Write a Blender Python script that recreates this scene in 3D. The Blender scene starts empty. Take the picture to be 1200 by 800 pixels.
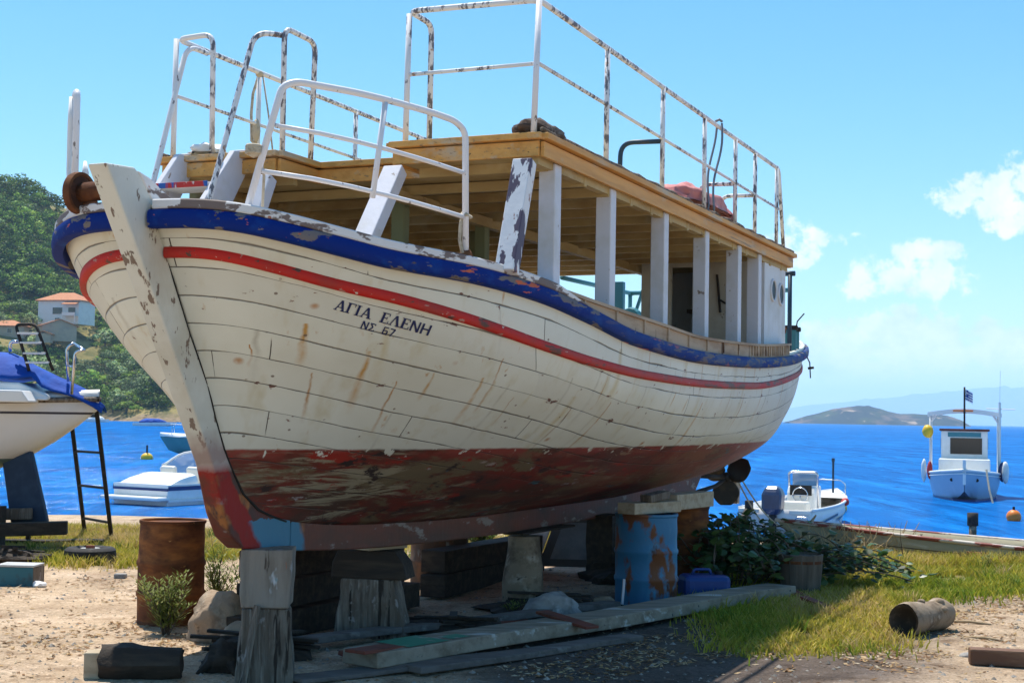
import bpy, bmesh, math, random
import numpy as np
from mathutils import Vector, Matrix, Euler, noise
from mathutils.bvhtree import BVHTree
random.seed(7)
scene = bpy.context.scene
COL = scene.collection
R = math.radians

# ------------------------------------------------------------------ camera
CAM_H = 1.72; FPX = 1700.0
PITCH = math.atan(88/FPX); ROLL = R(1.03)
_f = Vector((0, math.cos(PITCH), math.sin(PITCH)))
_r0 = Vector((1, 0, 0)); _u0 = Vector((0, -math.sin(PITCH), math.cos(PITCH)))
_r = _r0*math.cos(ROLL) + _u0*math.sin(ROLL)
_u = _u0*math.cos(ROLL) - _r0*math.sin(ROLL)
CPOS = Vector((0, 0, CAM_H))
cam = bpy.data.cameras.new('camera'); camo = bpy.data.objects.new('camera', cam); COL.objects.link(camo)
m = Matrix((_r, _u, -_f)).transposed().to_4x4(); m.translation = CPOS
camo.matrix_world = m
cam.sensor_width = 36; cam.lens = FPX/1200*36; cam.clip_start = .1; cam.clip_end = 60000
scene.camera = camo

def ray(u, v): return _f + _r*((u-600)/FPX) + _u*((400-v)/FPX)
def G(u, v, z=0.0):
    d = ray(u, v); return CPOS + d*((z-CAM_H)/d.z)
def at(u, v, Y):
    d = ray(u, v); return CPOS + d*(Y/d.y)
def project(P):
    d = Vector(P)-CPOS; z = d.dot(_f)
    return 600+FPX*d.dot(_r)/z, 400-FPX*d.dot(_u)/z

# ------------------------------------------------------------------ materials
def nd(nt, t, **kw):
    n = nt.nodes.new(t)
    for k, v in kw.items():
        if k.startswith('i_'): n.inputs[k[2:].replace('_', ' ')].default_value = v
        else: setattr(n, k, v)
    return n
def c4(c): return (c[0], c[1], c[2], 1)
def coords(nt, scale, kind='Object'):
    tc = nd(nt, 'ShaderNodeTexCoord'); mp = nd(nt, 'ShaderNodeMapping')
    mp.inputs['Scale'].default_value = scale
    nt.links.new(tc.outputs[kind], mp.inputs['Vector']); return mp.outputs['Vector']
def noise_mask(nt, scale, lo, hi, detail=4, kind='Object', rough=.6, dist=0.0):
    if not hasattr(scale, '__len__'): scale = (scale,)*3
    n = nd(nt, 'ShaderNodeTexNoise'); n.inputs['Scale'].default_value = 1; n.inputs['Detail'].default_value = detail
    n.inputs['Roughness'].default_value = rough; n.inputs['Distortion'].default_value = dist
    nt.links.new(coords(nt, scale, kind), n.inputs['Vector'])
    mr = nd(nt, 'ShaderNodeMapRange'); mr.inputs['From Min'].default_value = lo; mr.inputs['From Max'].default_value = hi
    nt.links.new(n.outputs['Fac'], mr.inputs['Value']); return mr.outputs['Result']
def mixc(nt, fac, a, b):
    mx = nd(nt, 'ShaderNodeMix', data_type='RGBA')
    if isinstance(fac, (int, float)): mx.inputs[0].default_value = fac
    else: nt.links.new(fac, mx.inputs[0])
    for i, s in ((6, a), (7, b)):
        if hasattr(s, 'is_linked'): nt.links.new(s, mx.inputs[i])
        else: mx.inputs[i].default_value = c4(s)
    return mx.outputs[2]
def mth(nt, op, a, b=None, clamp=False):
    n = nd(nt, 'ShaderNodeMath', operation=op, use_clamp=clamp)
    for i, s in enumerate((a, b)):
        if s is None: continue
        if isinstance(s, (int, float)): n.inputs[i].default_value = s
        else: nt.links.new(s, n.inputs[i])
    return n.outputs[0]
def new_mat(name):
    mt = bpy.data.materials.new(name); mt.use_nodes = True
    nt = mt.node_tree; return mt, nt, nt.nodes['Principled BSDF']
def mat(name, base, rough=.75, layers=(), bump=None, metal=0., spec=.35, trans=0., alpha=1.):
    mt, nt, bs = new_mat(name)
    col = None
    for L in layers:
        col2, sc, lo, hi = L[:4]; kw = L[4] if len(L) > 4 else {}
        fac = noise_mask(nt, sc, lo, hi, **kw)
        col = mixc(nt, fac, base if col is None else col, col2)
    if col is None: bs.inputs['Base Color'].default_value = c4(base)
    else: nt.links.new(col, bs.inputs['Base Color'])
    bs.inputs['Roughness'].default_value = rough; bs.inputs['Metallic'].default_value = metal
    bs.inputs['Specular IOR Level'].default_value = spec
    bs.inputs['Transmission Weight'].default_value = trans; bs.inputs['Alpha'].default_value = alpha
    if bump:
        sc, st = bump[:2]
        fac = noise_mask(nt, sc, 0, 1, detail=5)
        b = nd(nt, 'ShaderNodeBump'); b.inputs['Strength'].default_value = st; b.inputs['Distance'].default_value = bump[2] if len(bump) > 2 else .01
        nt.links.new(fac, b.inputs['Height']); nt.links.new(b.outputs[0], bs.inputs['Normal'])
    return mt
def attr_mat(name, rough=.6, trans=.35, spec=.3, attr='tint'):
    """leaf material: the leaf's own colour comes from a colour attribute, thin leaves let some light through"""
    mt, nt, bs = new_mat(name)
    at_ = nd(nt, 'ShaderNodeAttribute', attribute_name=attr)
    nt.links.new(at_.outputs['Color'], bs.inputs['Base Color'])
    bs.inputs['Roughness'].default_value = rough; bs.inputs['Specular IOR Level'].default_value = spec
    tr = nd(nt, 'ShaderNodeBsdfTranslucent'); nt.links.new(at_.outputs['Color'], tr.inputs['Color'])
    mx = nd(nt, 'ShaderNodeMixShader'); mx.inputs[0].default_value = trans
    nt.links.new(bs.outputs[0], mx.inputs[1]); nt.links.new(tr.outputs[0], mx.inputs[2])
    nt.links.new(mx.outputs[0], nt.nodes['Material Output'].inputs['Surface'])
    return mt

# ------------------------------------------------------------------ mesh builder
class MB:
    def __init__(s): s.v = []; s.f = []; s.mi = []; s.col = []
    def add(s, vs, fs, mi=0, col=None):
        o = len(s.v); s.v += [tuple(p) for p in vs]
        for f in fs:
            s.f.append(tuple(i+o for i in f)); s.mi.append(mi); s.col.append(col)
        return s
    def box(s, c, size, rot=None, mi=0):
        x, y, z = (q/2 for q in size)
        vs = [Vector((sx*x, sy*y, sz*z)) for sx in (-1, 1) for sy in (-1, 1) for sz in (-1, 1)]
        if rot is not None:
            M = rot if isinstance(rot, Matrix) else Euler(rot).to_matrix()
            vs = [M @ q for q in vs]
        c = Vector(c)
        return s.add([q+c for q in vs], [(0, 1, 3, 2), (4, 6, 7, 5), (0, 4, 5, 1), (2, 3, 7, 6), (0, 2, 6, 4), (1, 5, 7, 3)], mi)
    def bar(s, p0, p1, w, h, up=(0, 0, 1), mi=0, w2=None, h2=None):
        p0, p1 = Vector(p0), Vector(p1); d = (p1-p0).normalized(); up = Vector(up)
        x = d.cross(up)
        if x.length < 1e-4: x = d.cross(Vector((1, 0, 0)))
        x.normalize(); y = x.cross(d)
        w2 = w if w2 is None else w2; h2 = h if h2 is None else h2
        vs = [p0+x*a*w/2+y*b*h/2 for a, b in ((-1, -1), (1, -1), (1, 1), (-1, 1))] + [p1+x*a*w2/2+y*b*h2/2 for a, b in ((-1, -1), (1, -1), (1, 1), (-1, 1))]
        return s.add(vs, [(3, 2, 1, 0), (4, 5, 6, 7), (0, 1, 5, 4), (1, 2, 6, 5), (2, 3, 7, 6), (3, 0, 4, 7)], mi)
    def tube(s, pts, r, n=8, mi=0, cap=True):
        pts = [Vector(p) for p in pts]; N = len(pts); vs = []
        rr = r if hasattr(r, '__len__') else [r]*N
        d0 = (pts[1]-pts[0]).normalized()
        x = d0.orthogonal().normalized()
        for i, p in enumerate(pts):
            d = (pts[min(i+1, N-1)]-pts[max(i-1, 0)]).normalized()
            x = (x-d*x.dot(d)).normalized(); y = d.cross(x)
            vs += [p+(x*math.cos(2*math.pi*k/n)+y*math.sin(2*math.pi*k/n))*rr[i] for k in range(n)]
        fs = [(i*n+k, i*n+(k+1) % n, (i+1)*n+(k+1) % n, (i+1)*n+k) for i in range(N-1) for k in range(n)]
        if cap: fs += [tuple(range(n-1, -1, -1)), tuple((N-1)*n+k for k in range(n))]
        return s.add(vs, fs, mi)
    def loft(s, rings, closed=True, cap=True, mi=0):
        n = len(rings[0]); vs = [p for r_ in rings for p in r_]; N = len(rings)
        fs = [(i*n+k, i*n+(k+1) % n, (i+1)*n+(k+1) % n, (i+1)*n+k) for i in range(N-1) for k in range(n if closed else n-1)]
        if cap and closed: fs += [tuple(range(n-1, -1, -1)), tuple((N-1)*n+k for k in range(n))]
        return s.add(vs, fs, mi)
    def prism(s, poly, off, mi=0):
        off = Vector(off); poly = [Vector(p) for p in poly]; n = len(poly)
        return s.add([p-off/2 for p in poly]+[p+off/2 for p in poly],
                     [tuple(range(n-1, -1, -1)), tuple(range(n, 2*n))]+[(k, (k+1) % n, n+(k+1) % n, n+k) for k in range(n)], mi)
    def lathe(s, prof, c=(0, 0, 0), n=24, mi=0, M=None):
        c = Vector(c); rings = []
        for r_, z in prof:
            ring = [Vector((r_*math.cos(2*math.pi*k/n), r_*math.sin(2*math.pi*k/n), z)) for k in range(n)]
            if M is not None: ring = [M @ q for q in ring]
            rings.append([q+c for q in ring])
        return s.loft(rings, mi=mi)
    def blob(s, c, rad, seed=0, amp=.25, sub=3, freq=1.3, mi=0, flat=None):
        bm = bmesh.new(); bmesh.ops.create_icosphere(bm, subdivisions=sub, radius=1)
        off = Vector((seed*3.7, seed*1.3, seed*.7)); vs = []
        for q in bm.verts:
            d = 1+amp*noise.fractal(q.co*freq+off, 1, 2, 4)
            p = Vector((q.co.x*rad[0], q.co.y*rad[1], q.co.z*rad[2]))*d
            if flat is not None: p.z = max(p.z, flat)
            vs.append(p+Vector(c))
        fs = [tuple(w.index for w in f.verts) for f in bm.faces]; bm.free()
        return s.add(vs, fs, mi)
    def build(s, name, mats, parent=None, smooth=False, bevel=0., loc=None, rotz=0., sub=0, solid=0.):
        me = bpy.data.meshes.new(name); me.from_pydata([tuple(p) for p in s.v], [], s.f)
        mats = mats if isinstance(mats, (list, tuple)) else [mats]
        for q in mats: me.materials.append(q)
        me.polygons.foreach_set('material_index', s.mi)
        if smooth: me.polygons.foreach_set('use_smooth', [True]*len(s.f))
        if any(c is not None for c in s.col):
            ca = me.color_attributes.new('tint', 'FLOAT_COLOR', 'CORNER')
            arr = []
            for f, c in zip(s.f, s.col):
                c = c or (.1, .1, .1)
                for _ in f: arr += [c[0], c[1], c[2], 1]
            ca.data.foreach_set('color', arr)
        me.validate(); me.update()
        o = bpy.data.objects.new(name, me); COL.objects.link(o)
        if parent: o.parent = parent
        if loc is not None: o.location = loc
        o.rotation_euler.z = rotz
        if bevel:
            b = o.modifiers.new('bevel', 'BEVEL'); b.width = bevel; b.segments = 2; b.limit_method = 'ANGLE'; b.angle_limit = R(40)
        if solid:
            q = o.modifiers.new('shell', 'SOLIDIFY'); q.thickness = solid; q.offset = -1
        if smooth:
            pass
        return o
def autosmooth(o, ang=35):
    me = o.data; bm = bmesh.new(); bm.from_mesh(me)
    for e in bm.edges:
        if len(e.link_faces) == 2: e.smooth = e.calc_face_angle(0) < R(ang)
    for f in bm.faces: f.smooth = True
    bm.to_mesh(me); bm.free(); return o
def tag(o, label, cat, group=None, kind=None):
    o['label'] = label; o['category'] = cat
    if group: o['group'] = group
    if kind: o['kind'] = kind
    return o
def thing(name, label, cat, loc=(0, 0, 0), rotz=0., group=None):
    o = bpy.data.objects.new(name, None); COL.objects.link(o); o.empty_display_size = .2
    o.location = loc; o.rotation_euler.z = rotz
    return tag(o, label, cat, group)
def arc_pts(pts, rad, n=6):
    """round the corners of a polyline"""
    pts = [Vector(p) for p in pts]; out = [pts[0]]
    for i in range(1, len(pts)-1):
        a, b, c = pts[i-1], pts[i], pts[i+1]
        r1 = min(rad, (a-b).length*.49, (c-b).length*.49)
        p, q = b+(a-b).normalized()*r1, b+(c-b).normalized()*r1
        for k in range(n+1):
            t = k/n; out.append(p*(1-t)**2+b*2*t*(1-t)+q*t*t)
    return out+[pts[-1]]
def table(T):
    xs = np.array([p[0] for p in T]); ys = np.array([p[1] for p in T])
    # smooth monotone-ish (pchip) interpolation
    h = np.diff(xs); dl = np.diff(ys)/h; mm = np.zeros(len(xs))
    mm[0] = dl[0]; mm[-1] = dl[-1]
    for i in range(1, len(xs)-1):
        if dl[i-1]*dl[i] > 0:
            w1, w2 = 2*h[i]+h[i-1], h[i]+2*h[i-1]; mm[i] = (w1+w2)/(w1/dl[i-1]+w2/dl[i])
    def f(x):
        x = min(max(x, xs[0]), xs[-1]); i = min(max(int(np.searchsorted(xs, x))-1, 0), len(xs)-2)
        t = (x-xs[i])/h[i]
        return float((2*t**3-3*t*t+1)*ys[i]+(t**3-2*t*t+t)*h[i]*mm[i]+(-2*t**3+3*t*t)*ys[i+1]+(t**3-t*t)*h[i]*mm[i+1])
    return f
def smooth(a, b, x):
    t = min(max((x-a)/(b-a), 0), 1); return t*t*(3-2*t)

# ================================================================== materials of the place
CHIP = (.12, .085, .07)
m_white = mat('white_paint', (.62, .63, .70), .55, [((.5, .49, .46), (3, 3, 3), .5, .8), ((.22, .17, .14), (9, 9, 9), .66, .70), ((.3, .16, .08), (5, 5, 1.5), .70, .8)], bump=(14, .25))
m_white_chip = mat('chipped_white_paint', (.68, .68, .69), .6, [((.17, .13, .12), (3.2, 5, 9), .50, .53), ((.35, .12, .07), (9, 9, 9), .68, .72)], bump=(10, .4))
m_white_bare = mat('badly_flaked_white_paint', (.74, .75, .78), .6, [((.10, .08, .12), (11, 11, 2.2), .53, .555), ((.3, .11, .07), (11, 11, 4), .60, .64)], bump=(10, .4))
m_tube = mat('flaked_white_tube', (.72, .73, .78), .45, [((.2, .19, .2), (19, 19, 11), .63, .66), ((.30, .16, .09), (9, 9, 9), .70, .75)], bump=(20, .2))
m_tube_dark = mat('flaked_dark_tube', (.70, .71, .74), .5, [((.13, .13, .16), (30, 30, 11), .50, .55), ((.72, .73, .76), (1.7, 1.7, 1.1), .50, .54), ((.34, .18, .10), (13, 13, 10), .64, .70), ((.16, .15, .17), (34, 34, 16), .64, .68)], bump=(20, .2))
m_blue = mat('chipped_blue_paint', (.002, .022, .19), .65, [((.004, .055, .28), (3, 6, 6), .55, .75), ((.17, .15, .15), (1.8, 7, 11), .575, .60), ((.55, .13, .06), (2.0, 8, 14), .645, .66), ((.10, .08, .08), (9, 12, 20), .66, .70)], bump=(12, .5))
m_blue_fresh = mat('blue_paint', (.010, .035, .28), .4, [((.02, .06, .34), (4, 4, 4), .45, .8), ((.15, .13, .14), (6, 9, 9), .68, .71)], bump=(12, .35))
m_blue.node_tree.nodes['Principled BSDF'].inputs['Specular IOR Level'].default_value = .12
def weather_aft(m_, faded, chip):
    nt = m_.node_tree; bs = nt.nodes['Principled BSDF']; src = bs.inputs['Base Color'].links[0].from_socket
    tc = nd(nt, 'ShaderNodeTexCoord'); sp = nd(nt, 'ShaderNodeSeparateXYZ'); nt.links.new(tc.outputs['Object'], sp.inputs[0])
    a = nd(nt, 'ShaderNodeMapRange'); nt.links.new(sp.outputs['X'], a.inputs['Value']); a.inputs['From Min'].default_value = 1.0; a.inputs['From Max'].default_value = 5.5
    col = mixc(nt, mth(nt, 'MULTIPLY', a.outputs[0], noise_mask(nt, (1.6, 5, 9), .38, .58, detail=7)), src, faded)
    col = mixc(nt, mth(nt, 'MULTIPLY', a.outputs[0], noise_mask(nt, (2.6, 9, 16), .56, .59, detail=7)), col, chip)
    nt.links.new(col, bs.inputs['Base Color'])
weather_aft(m_blue, (.035, .075, .21), (.17, .14, .13))
m_web = mat('dark_rust', (.06, .025, .015), .9, [((.16, .06, .03), 14, .5, .7)])
m_red = mat('red_paint', (.50, .014, .008), .6, [((.36, .03, .02), (3, 4, 4), .46, .66), ((.45, .22, .18), (7, 14, 22), .64, .67), ((.10, .05, .04), (3, 12, 18), .61, .64), ((.60, .55, .48), (4, 20, 26), .67, .69)], bump=(14, .4))
m_pine = mat('raw_pine_board', (.68, .36, .10), .6, [((.52, .25, .06), (1.2, 9, 16), .42, .7), ((.52, .40, .27), (1.4, 5, 7), .54, .68), ((.30, .18, .09), (.8, 14, 30), .60, .68), ((.10, .06, .03), (2, 14, 22), .66, .72)], bump=(14, .3))
m_ceil = mat('aged_cream_board', (.46, .345, .16), .7, [((.28, .18, .07), (1.3, 1.6, 4), .45, .75), ((.52, .46, .30), (2, 2, 2), .55, .75), ((.16, .10, .05), (7, 3, 7), .66, .74)], bump=(12, .3))
m_tan = mat('weathered_tan_board', (.42, .33, .24), .75, [((.25, .17, .11), (1.5, 6, 8), .45, .7), ((.12, .075, .05), (9, 9, 2), .62, .68)], bump=(15, .4))
m_cabin = mat('white_cabin_board', (.66, .68, .72), .6, [((.45, .42, .36), (2, 2, 1.2), .5, .8), ((.25, .19, .13), (6, 6, 3), .69, .74)], bump=(9, .25))
m_cabin_in = mat('stained_cabin_wall', (.50, .48, .42), .7, [((.30, .24, .17), (2.2, 2.2, 1.4), .48, .75), ((.14, .09, .05), (5, 5, 3), .66, .7)], bump=(9, .25))
m_dark = mat('dark_gap', (.02, .018, .016), .9)
m_olive = mat('olive_post_tone', (.20, .22, .12), .7, [((.13, .12, .07), (3, 3, 2), .5, .75)], bump=(9, .2))  # olive tone for the inner and forward starboard posts
m_rust = mat('rusted_iron', (.10, .038, .02), .85, [((.22, .09, .035), (5, 5, 5), .45, .7), ((.06, .025, .015), (9, 9, 5), .55, .7)], bump=(24, .6), spec=.2)
m_teal = mat('teal_paint', (.05, .20, .24), .5, [((.10, .09, .08), (8, 8, 8), .64, .7)], bump=(12, .3))
m_navy = mat('dark_blue_steel', (.02, .05, .09), .5, [((.10, .06, .04), (9, 9, 6), .62, .7)])
m_bronze = mat('old_bronze', (.035, .03, .028), .55, [((.07, .05, .035), (7, 7, 7), .5, .7)], metal=.3)
m_port = mat('dusty_dark_glass', (.03, .035, .03), .5)
m_tub = mat('dark_stave', (.13, .11, .09), .85, [((.07, .06, .05), (9, 9, 1.4), .45, .68)], bump=((26, 26, 2.5), .8, .012))
m_glass = mat('dark_glass', (.02, .025, .03), .08, spec=.6)
m_brass = mat('tarnished_brass', (.42, .30, .16), .45, metal=.7)
m_rope = mat('natural_rope', (.50, .44, .34), .9, [((.3, .25, .18), 30, .5, .7)])
m_letter = mat('navy_lettering', (.012, .02, .09), .5, [((.05, .07, .16), (30, 30, 30), .55, .7)])
m_iron = mat('black_iron', (.018, .016, .015), .7, [((.06, .03, .02), 12, .55, .7)])
m_pink = mat('pink_tarp', (.50, .18, .17), .65, [((.62, .33, .30), 5, .5, .7), ((.35, .10, .10), 8, .6, .75)], bump=(9, .4, .03))
m_cloth = mat('dark_brown_cloth', (.09, .065, .055), .9, [((.25, .22, .2), 9, .55, .7)], bump=(20, .6, .02))
m_green_net = mat('green_net', (.05, .40, .16), .8)
m_grey_cable = mat('grey_cable', (.16, .18, .22), .6)

# ---- planked hull of the old boat: seams follow the mesh's own plank coordinates
def hull_material():
    mt, nt, bs = new_mat('planked_hull')
    L = nt.links
    uvn = nd(nt, 'ShaderNodeUVMap', uv_map='planks'); sx = nd(nt, 'ShaderNodeSeparateXYZ'); L.new(uvn.outputs[0], sx.inputs[0])
    tc = nd(nt, 'ShaderNodeTexCoord'); sp = nd(nt, 'ShaderNodeSeparateXYZ'); L.new(tc.outputs['Object'], sp.inputs[0])
    z = sp.outputs['Z']
    NP = 12.
    wob = noise_mask(nt, (1.2, 1.2, 1.2), 0, 1, detail=2)
    v = mth(nt, 'ADD', mth(nt, 'MULTIPLY', sx.outputs['Y'], NP), mth(nt, 'ADD', mth(nt, 'MULTIPLY', wob, .16), mth(nt, 'MULTIPLY', noise_mask(nt, (7, 7, 7), 0, 1, detail=3), .035)))
    fr = mth(nt, 'FRACT', v)
    d = mth(nt, 'SUBTRACT', .5, mth(nt, 'ABSOLUTE', mth(nt, 'SUBTRACT', fr, .5)))       # 0 on a seam
    wid = noise_mask(nt, (1.6, 1.6, 5), .40, .70, detail=4)                           # some seams open, some closed
    wid = mth(nt, 'ADD', mth(nt, 'MULTIPLY', wid, .055), .009)
    seam = nd(nt, 'ShaderNodeMapRange'); L.new(d, seam.inputs['Value']); L.new(wid, seam.inputs['From Max']); seam.inputs['From Min'].default_value = .004
    seam.inputs['To Min'].default_value = 1; seam.inputs['To Max'].default_value = 0
    # butt joints between plank lengths: each strake is cut at its own places
    row = mth(nt, 'FLOOR', v)
    ub = mth(nt, 'FRACT', mth(nt, 'ADD', mth(nt, 'MULTIPLY', sx.outputs['X'], 1/2.9), mth(nt, 'FRACT', mth(nt, 'MULTIPLY', mth(nt, 'SINE', mth(nt, 'MULTIPLY', row, 12.9898)), 437.58))))
    bd = mth(nt, 'ABSOLUTE', mth(nt, 'SUBTRACT', ub, .5))
    butt = mth(nt, 'MULTIPLY', mth(nt, 'LESS_THAN', bd, .0013), noise_mask(nt, (2, 2, 2), .42, .5))
    # white paint
    col = mixc(nt, noise_mask(nt, (1.1, 1.1, 1.6), .42, .72), (.73, .74, .66), (.65, .64, .54))
    col = mixc(nt, noise_mask(nt, (.55, .55, .8), .5, .75), col, (.62, .64, .57))
    col = mixc(nt, mth(nt, 'MULTIPLY', noise_mask(nt, (5, 5, .45), .56, .74, detail=3), .5), col, (.52, .44, .24))     # yellow dribbles
    st = mth(nt, 'MULTIPLY', noise_mask(nt, (13, 13, .7), .64, .74, detail=3), noise_mask(nt, (.9, .9, 1.6), .52, .60))
    col = mixc(nt, mth(nt, 'MULTIPLY', st, .85), col, (.48, .24, .05))
    st2 = 0 and mth(nt, 'MULTIPLY', noise_mask(nt, (3.4, 3.4, .35), .61, .69, detail=3), noise_mask(nt, (.7, .7, 1.3), .49, .56))
                  # rust dribbles
    # long rust runs: each starts at a fastening and fades downwards
    def runs(col, cell, seed, p_on, wid, lmax, tint, amt):
        lean = mth(nt, 'MULTIPLY', mth(nt, 'SUBTRACT', 1, mth(nt, 'DIVIDE', sp.outputs['X'], 4.0), clamp=True), .62)
        sw = mth(nt, 'ADD', mth(nt, 'ADD', sp.outputs['X'], mth(nt, 'MULTIPLY', lean, mth(nt, 'SUBTRACT', z, 2.2))), mth(nt, 'ADD', seed, mth(nt, 'MULTIPLY', noise_mask(nt, (2, 2, 9), 0, 1, detail=3), .05)))
        q = mth(nt, 'DIVIDE', sw, cell); ci = mth(nt, 'FLOOR', q)
        wn = nd(nt, 'ShaderNodeTexWhiteNoise', noise_dimensions='2D'); cb = nd(nt, 'ShaderNodeCombineXYZ'); L.new(ci, cb.inputs[0]); L.new(mth(nt, 'GREATER_THAN', sp.outputs['Y'], 0), cb.inputs[1]); L.new(cb.outputs[0], wn.inputs['Vector'])
        s3 = nd(nt, 'ShaderNodeSeparateColor'); L.new(wn.outputs['Color'], s3.inputs[0]); r1, r2, r3 = s3.outputs[0], s3.outputs[1], s3.outputs[2]; r4 = wn.outputs['Value']
        dx = mth(nt, 'MULTIPLY', mth(nt, 'ABSOLUTE', mth(nt, 'SUBTRACT', mth(nt, 'FRACT', q), mth(nt, 'ADD', mth(nt, 'MULTIPLY', r1, .5), .25))), cell)
        z0 = mth(nt, 'ADD', mth(nt, 'MULTIPLY', r3, .75), 1.72); ln = mth(nt, 'ADD', mth(nt, 'MULTIPLY', r2, lmax), .10)
        f = mth(nt, 'DIVIDE', mth(nt, 'SUBTRACT', z0, z), ln)
        inside = mth(nt, 'MULTIPLY', mth(nt, 'GREATER_THAN', f, 0), mth(nt, 'LESS_THAN', f, 1))
        wdt = mth(nt, 'MULTIPLY', mth(nt, 'ADD', mth(nt, 'MULTIPLY', r2, wid), wid*.35), mth(nt, 'ADD', mth(nt, 'MULTIPLY', f, .8), .45))
        prof = mth(nt, 'SUBTRACT', 1, mth(nt, 'DIVIDE', dx, wdt), clamp=True)
        k = mth(nt, 'MULTIPLY', mth(nt, 'MULTIPLY', mth(nt, 'MULTIPLY', prof, inside), mth(nt, 'LESS_THAN', r4, p_on)), mth(nt, 'POWER', mth(nt, 'SUBTRACT', 1, f, clamp=True), .7))
        k = mth(nt, 'MULTIPLY', mth(nt, 'MULTIPLY', k, noise_mask(nt, (9, 9, 2.5), .25, .6, detail=4)), amt, clamp=True)
        return mixc(nt, k, col, tint)
    col = runs(col, .43, 3.1, .42, .045, .55, (.52, .27, .05), 1.5)
    col = runs(col, .27, 11.7, .38, .016, .35, (.44, .20, .04), 1.7)
    col = runs(col, .51, 7.3, .6, .08, .8, (.55, .45, .22), .9)
    col = runs(col, .22, 19.3, .6, .03, .6, (.42, .40, .33), .8)
    # every plank length has been painted and has aged a little differently
    wp = nd(nt, 'ShaderNodeTexWhiteNoise', noise_dimensions='2D'); cp = nd(nt, 'ShaderNodeCombineXYZ'); L.new(row, cp.inputs[0])
    L.new(mth(nt, 'FLOOR', mth(nt, 'ADD', .5, mth(nt, 'ADD', mth(nt, 'MULTIPLY', sx.outputs['X'], 1/2.9), mth(nt, 'FRACT', mth(nt, 'MULTIPLY', mth(nt, 'SINE', mth(nt, 'MULTIPLY', row, 12.9898)), 437.58))))), cp.inputs[1]); L.new(cp.outputs[0], wp.inputs['Vector'])
    col = mixc(nt, mth(nt, 'MULTIPLY', wp.outputs['Value'], .38), col, (.56, .555, .50))
    vo = nd(nt, 'ShaderNodeTexVoronoi'); vo.inputs['Scale'].default_value = 1; L.new(coords(nt, (2.4, 2.4, 3.2)), vo.inputs['Vector'])
    spot = nd(nt, 'ShaderNodeMapRange'); L.new(vo.outputs['Distance'], spot.inputs['Value']); spot.inputs['From Min'].default_value = .03; spot.inputs['From Max'].default_value = .10
    spot.inputs['To Min'].default_value = 1; spot.inputs['To Max'].default_value = 0
    spot = mth(nt, 'MULTIPLY', spot.outputs[0], noise_mask(nt, (3, 3, 3), .48, .56))
    col = mixc(nt, spot, col, (.42, .17, .03))
    vo2 = nd(nt, 'ShaderNodeTexVoronoi'); vo2.inputs['Scale'].default_value = 1; L.new(coords(nt, (6, 6, 8)), vo2.inputs['Vector'])
    pit = mth(nt, 'MULTIPLY', mth(nt, 'LESS_THAN', vo2.outputs['Distance'], .075), noise_mask(nt, (4, 4, 4), .47, .5))
    col = mixc(nt, mth(nt, 'MULTIPLY', pit, .8), col, (.16, .11, .08))
    near = nd(nt, 'ShaderNodeMapRange'); L.new(d, near.inputs['Value']); near.inputs['From Max'].default_value = .16; near.inputs['To Min'].default_value = .055; near.inputs['To Max'].default_value = 0
    fl_n = mth(nt, 'ADD', noise_mask(nt, (4.5, 4.5, 13), 0, 1, detail=6, rough=.68), near.outputs[0])
    fl_m = nd(nt, 'ShaderNodeMapRange'); L.new(fl_n, fl_m.inputs['Value']); fl_m.inputs['From Min'].default_value = .668; fl_m.inputs['From Max'].default_value = .683
    flake = fl_m.outputs[0]
    col = mixc(nt, flake, col, (.20, .10, .075))
    # red antifouling below the waterline
    rd = mixc(nt, noise_mask(nt, (1.4, 1.4, 5), .42, .58, detail=9, rough=.7), (.19, .030, .018), (.085, .042, .028))
    rd = mixc(nt, noise_mask(nt, (.9, 1.2, 4.5), .49, .545, detail=10, rough=.74, dist=.5), rd, (.17, .125, .07))
    rd = mixc(nt, mth(nt, 'MULTIPLY', noise_mask(nt, (1.5, 1.8, 14), .52, .57, detail=9, rough=.72, dist=.8), noise_mask(nt, (.9, 1, 2), .46, .54)), rd, (.31, .265, .18))
    rd = mixc(nt, noise_mask(nt, (1.1, 1.5, 4), .575, .605, detail=9, rough=.7), rd, (.32, .028, .016))
    rd = mixc(nt, noise_mask(nt, (2.2, 2.6, 7), .585, .62, detail=9, rough=.7), rd, (.040, .025, .022))
    rd = mixc(nt, noise_mask(nt, (5, 5, 16), .66, .69, detail=6), rd, (.34, .30, .30))
    aft_ = nd(nt, 'ShaderNodeMapRange'); L.new(sp.outputs['X'], aft_.inputs['Value']); aft_.inputs['From Min'].default_value = 2.5; aft_.inputs['From Max'].default_value = 8.5
    fade = mixc(nt, noise_mask(nt, (1.6, 1.6, 4), .44, .60, detail=7), (.34, .075, .045), (.24, .05, .032))
    fade = mixc(nt, noise_mask(nt, (3, 3, 8), .60, .66, detail=6), fade, (.40, .20, .15))
    rd = mixc(nt, mth(nt, 'MULTIPLY', aft_.outputs[0], noise_mask(nt, (.9, .9, 2.5), .36, .52, detail=6)), rd, fade)
    top_ = nd(nt, 'ShaderNodeMapRange'); L.new(z, top_.inputs['Value']); top_.inputs['From Min'].default_value = 1.40; top_.inputs['From Max'].default_value = 1.46
    rd = mixc(nt, mth(nt, 'MULTIPLY', top_.outputs[0], noise_mask(nt, (1.1, 1.1, 3), .45, .52, detail=5)), rd, (.30, .06, .045))
    rd = mixc(nt, noise_mask(nt, (2.2, 2.2, 10), .655, .67, detail=7, rough=.7), rd, (.36, .28, .25))
    rd = mixc(nt, noise_mask(nt, (1.7, 1.7, 6), .67, .69, detail=5), rd, (.05, .13, .16))
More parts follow.
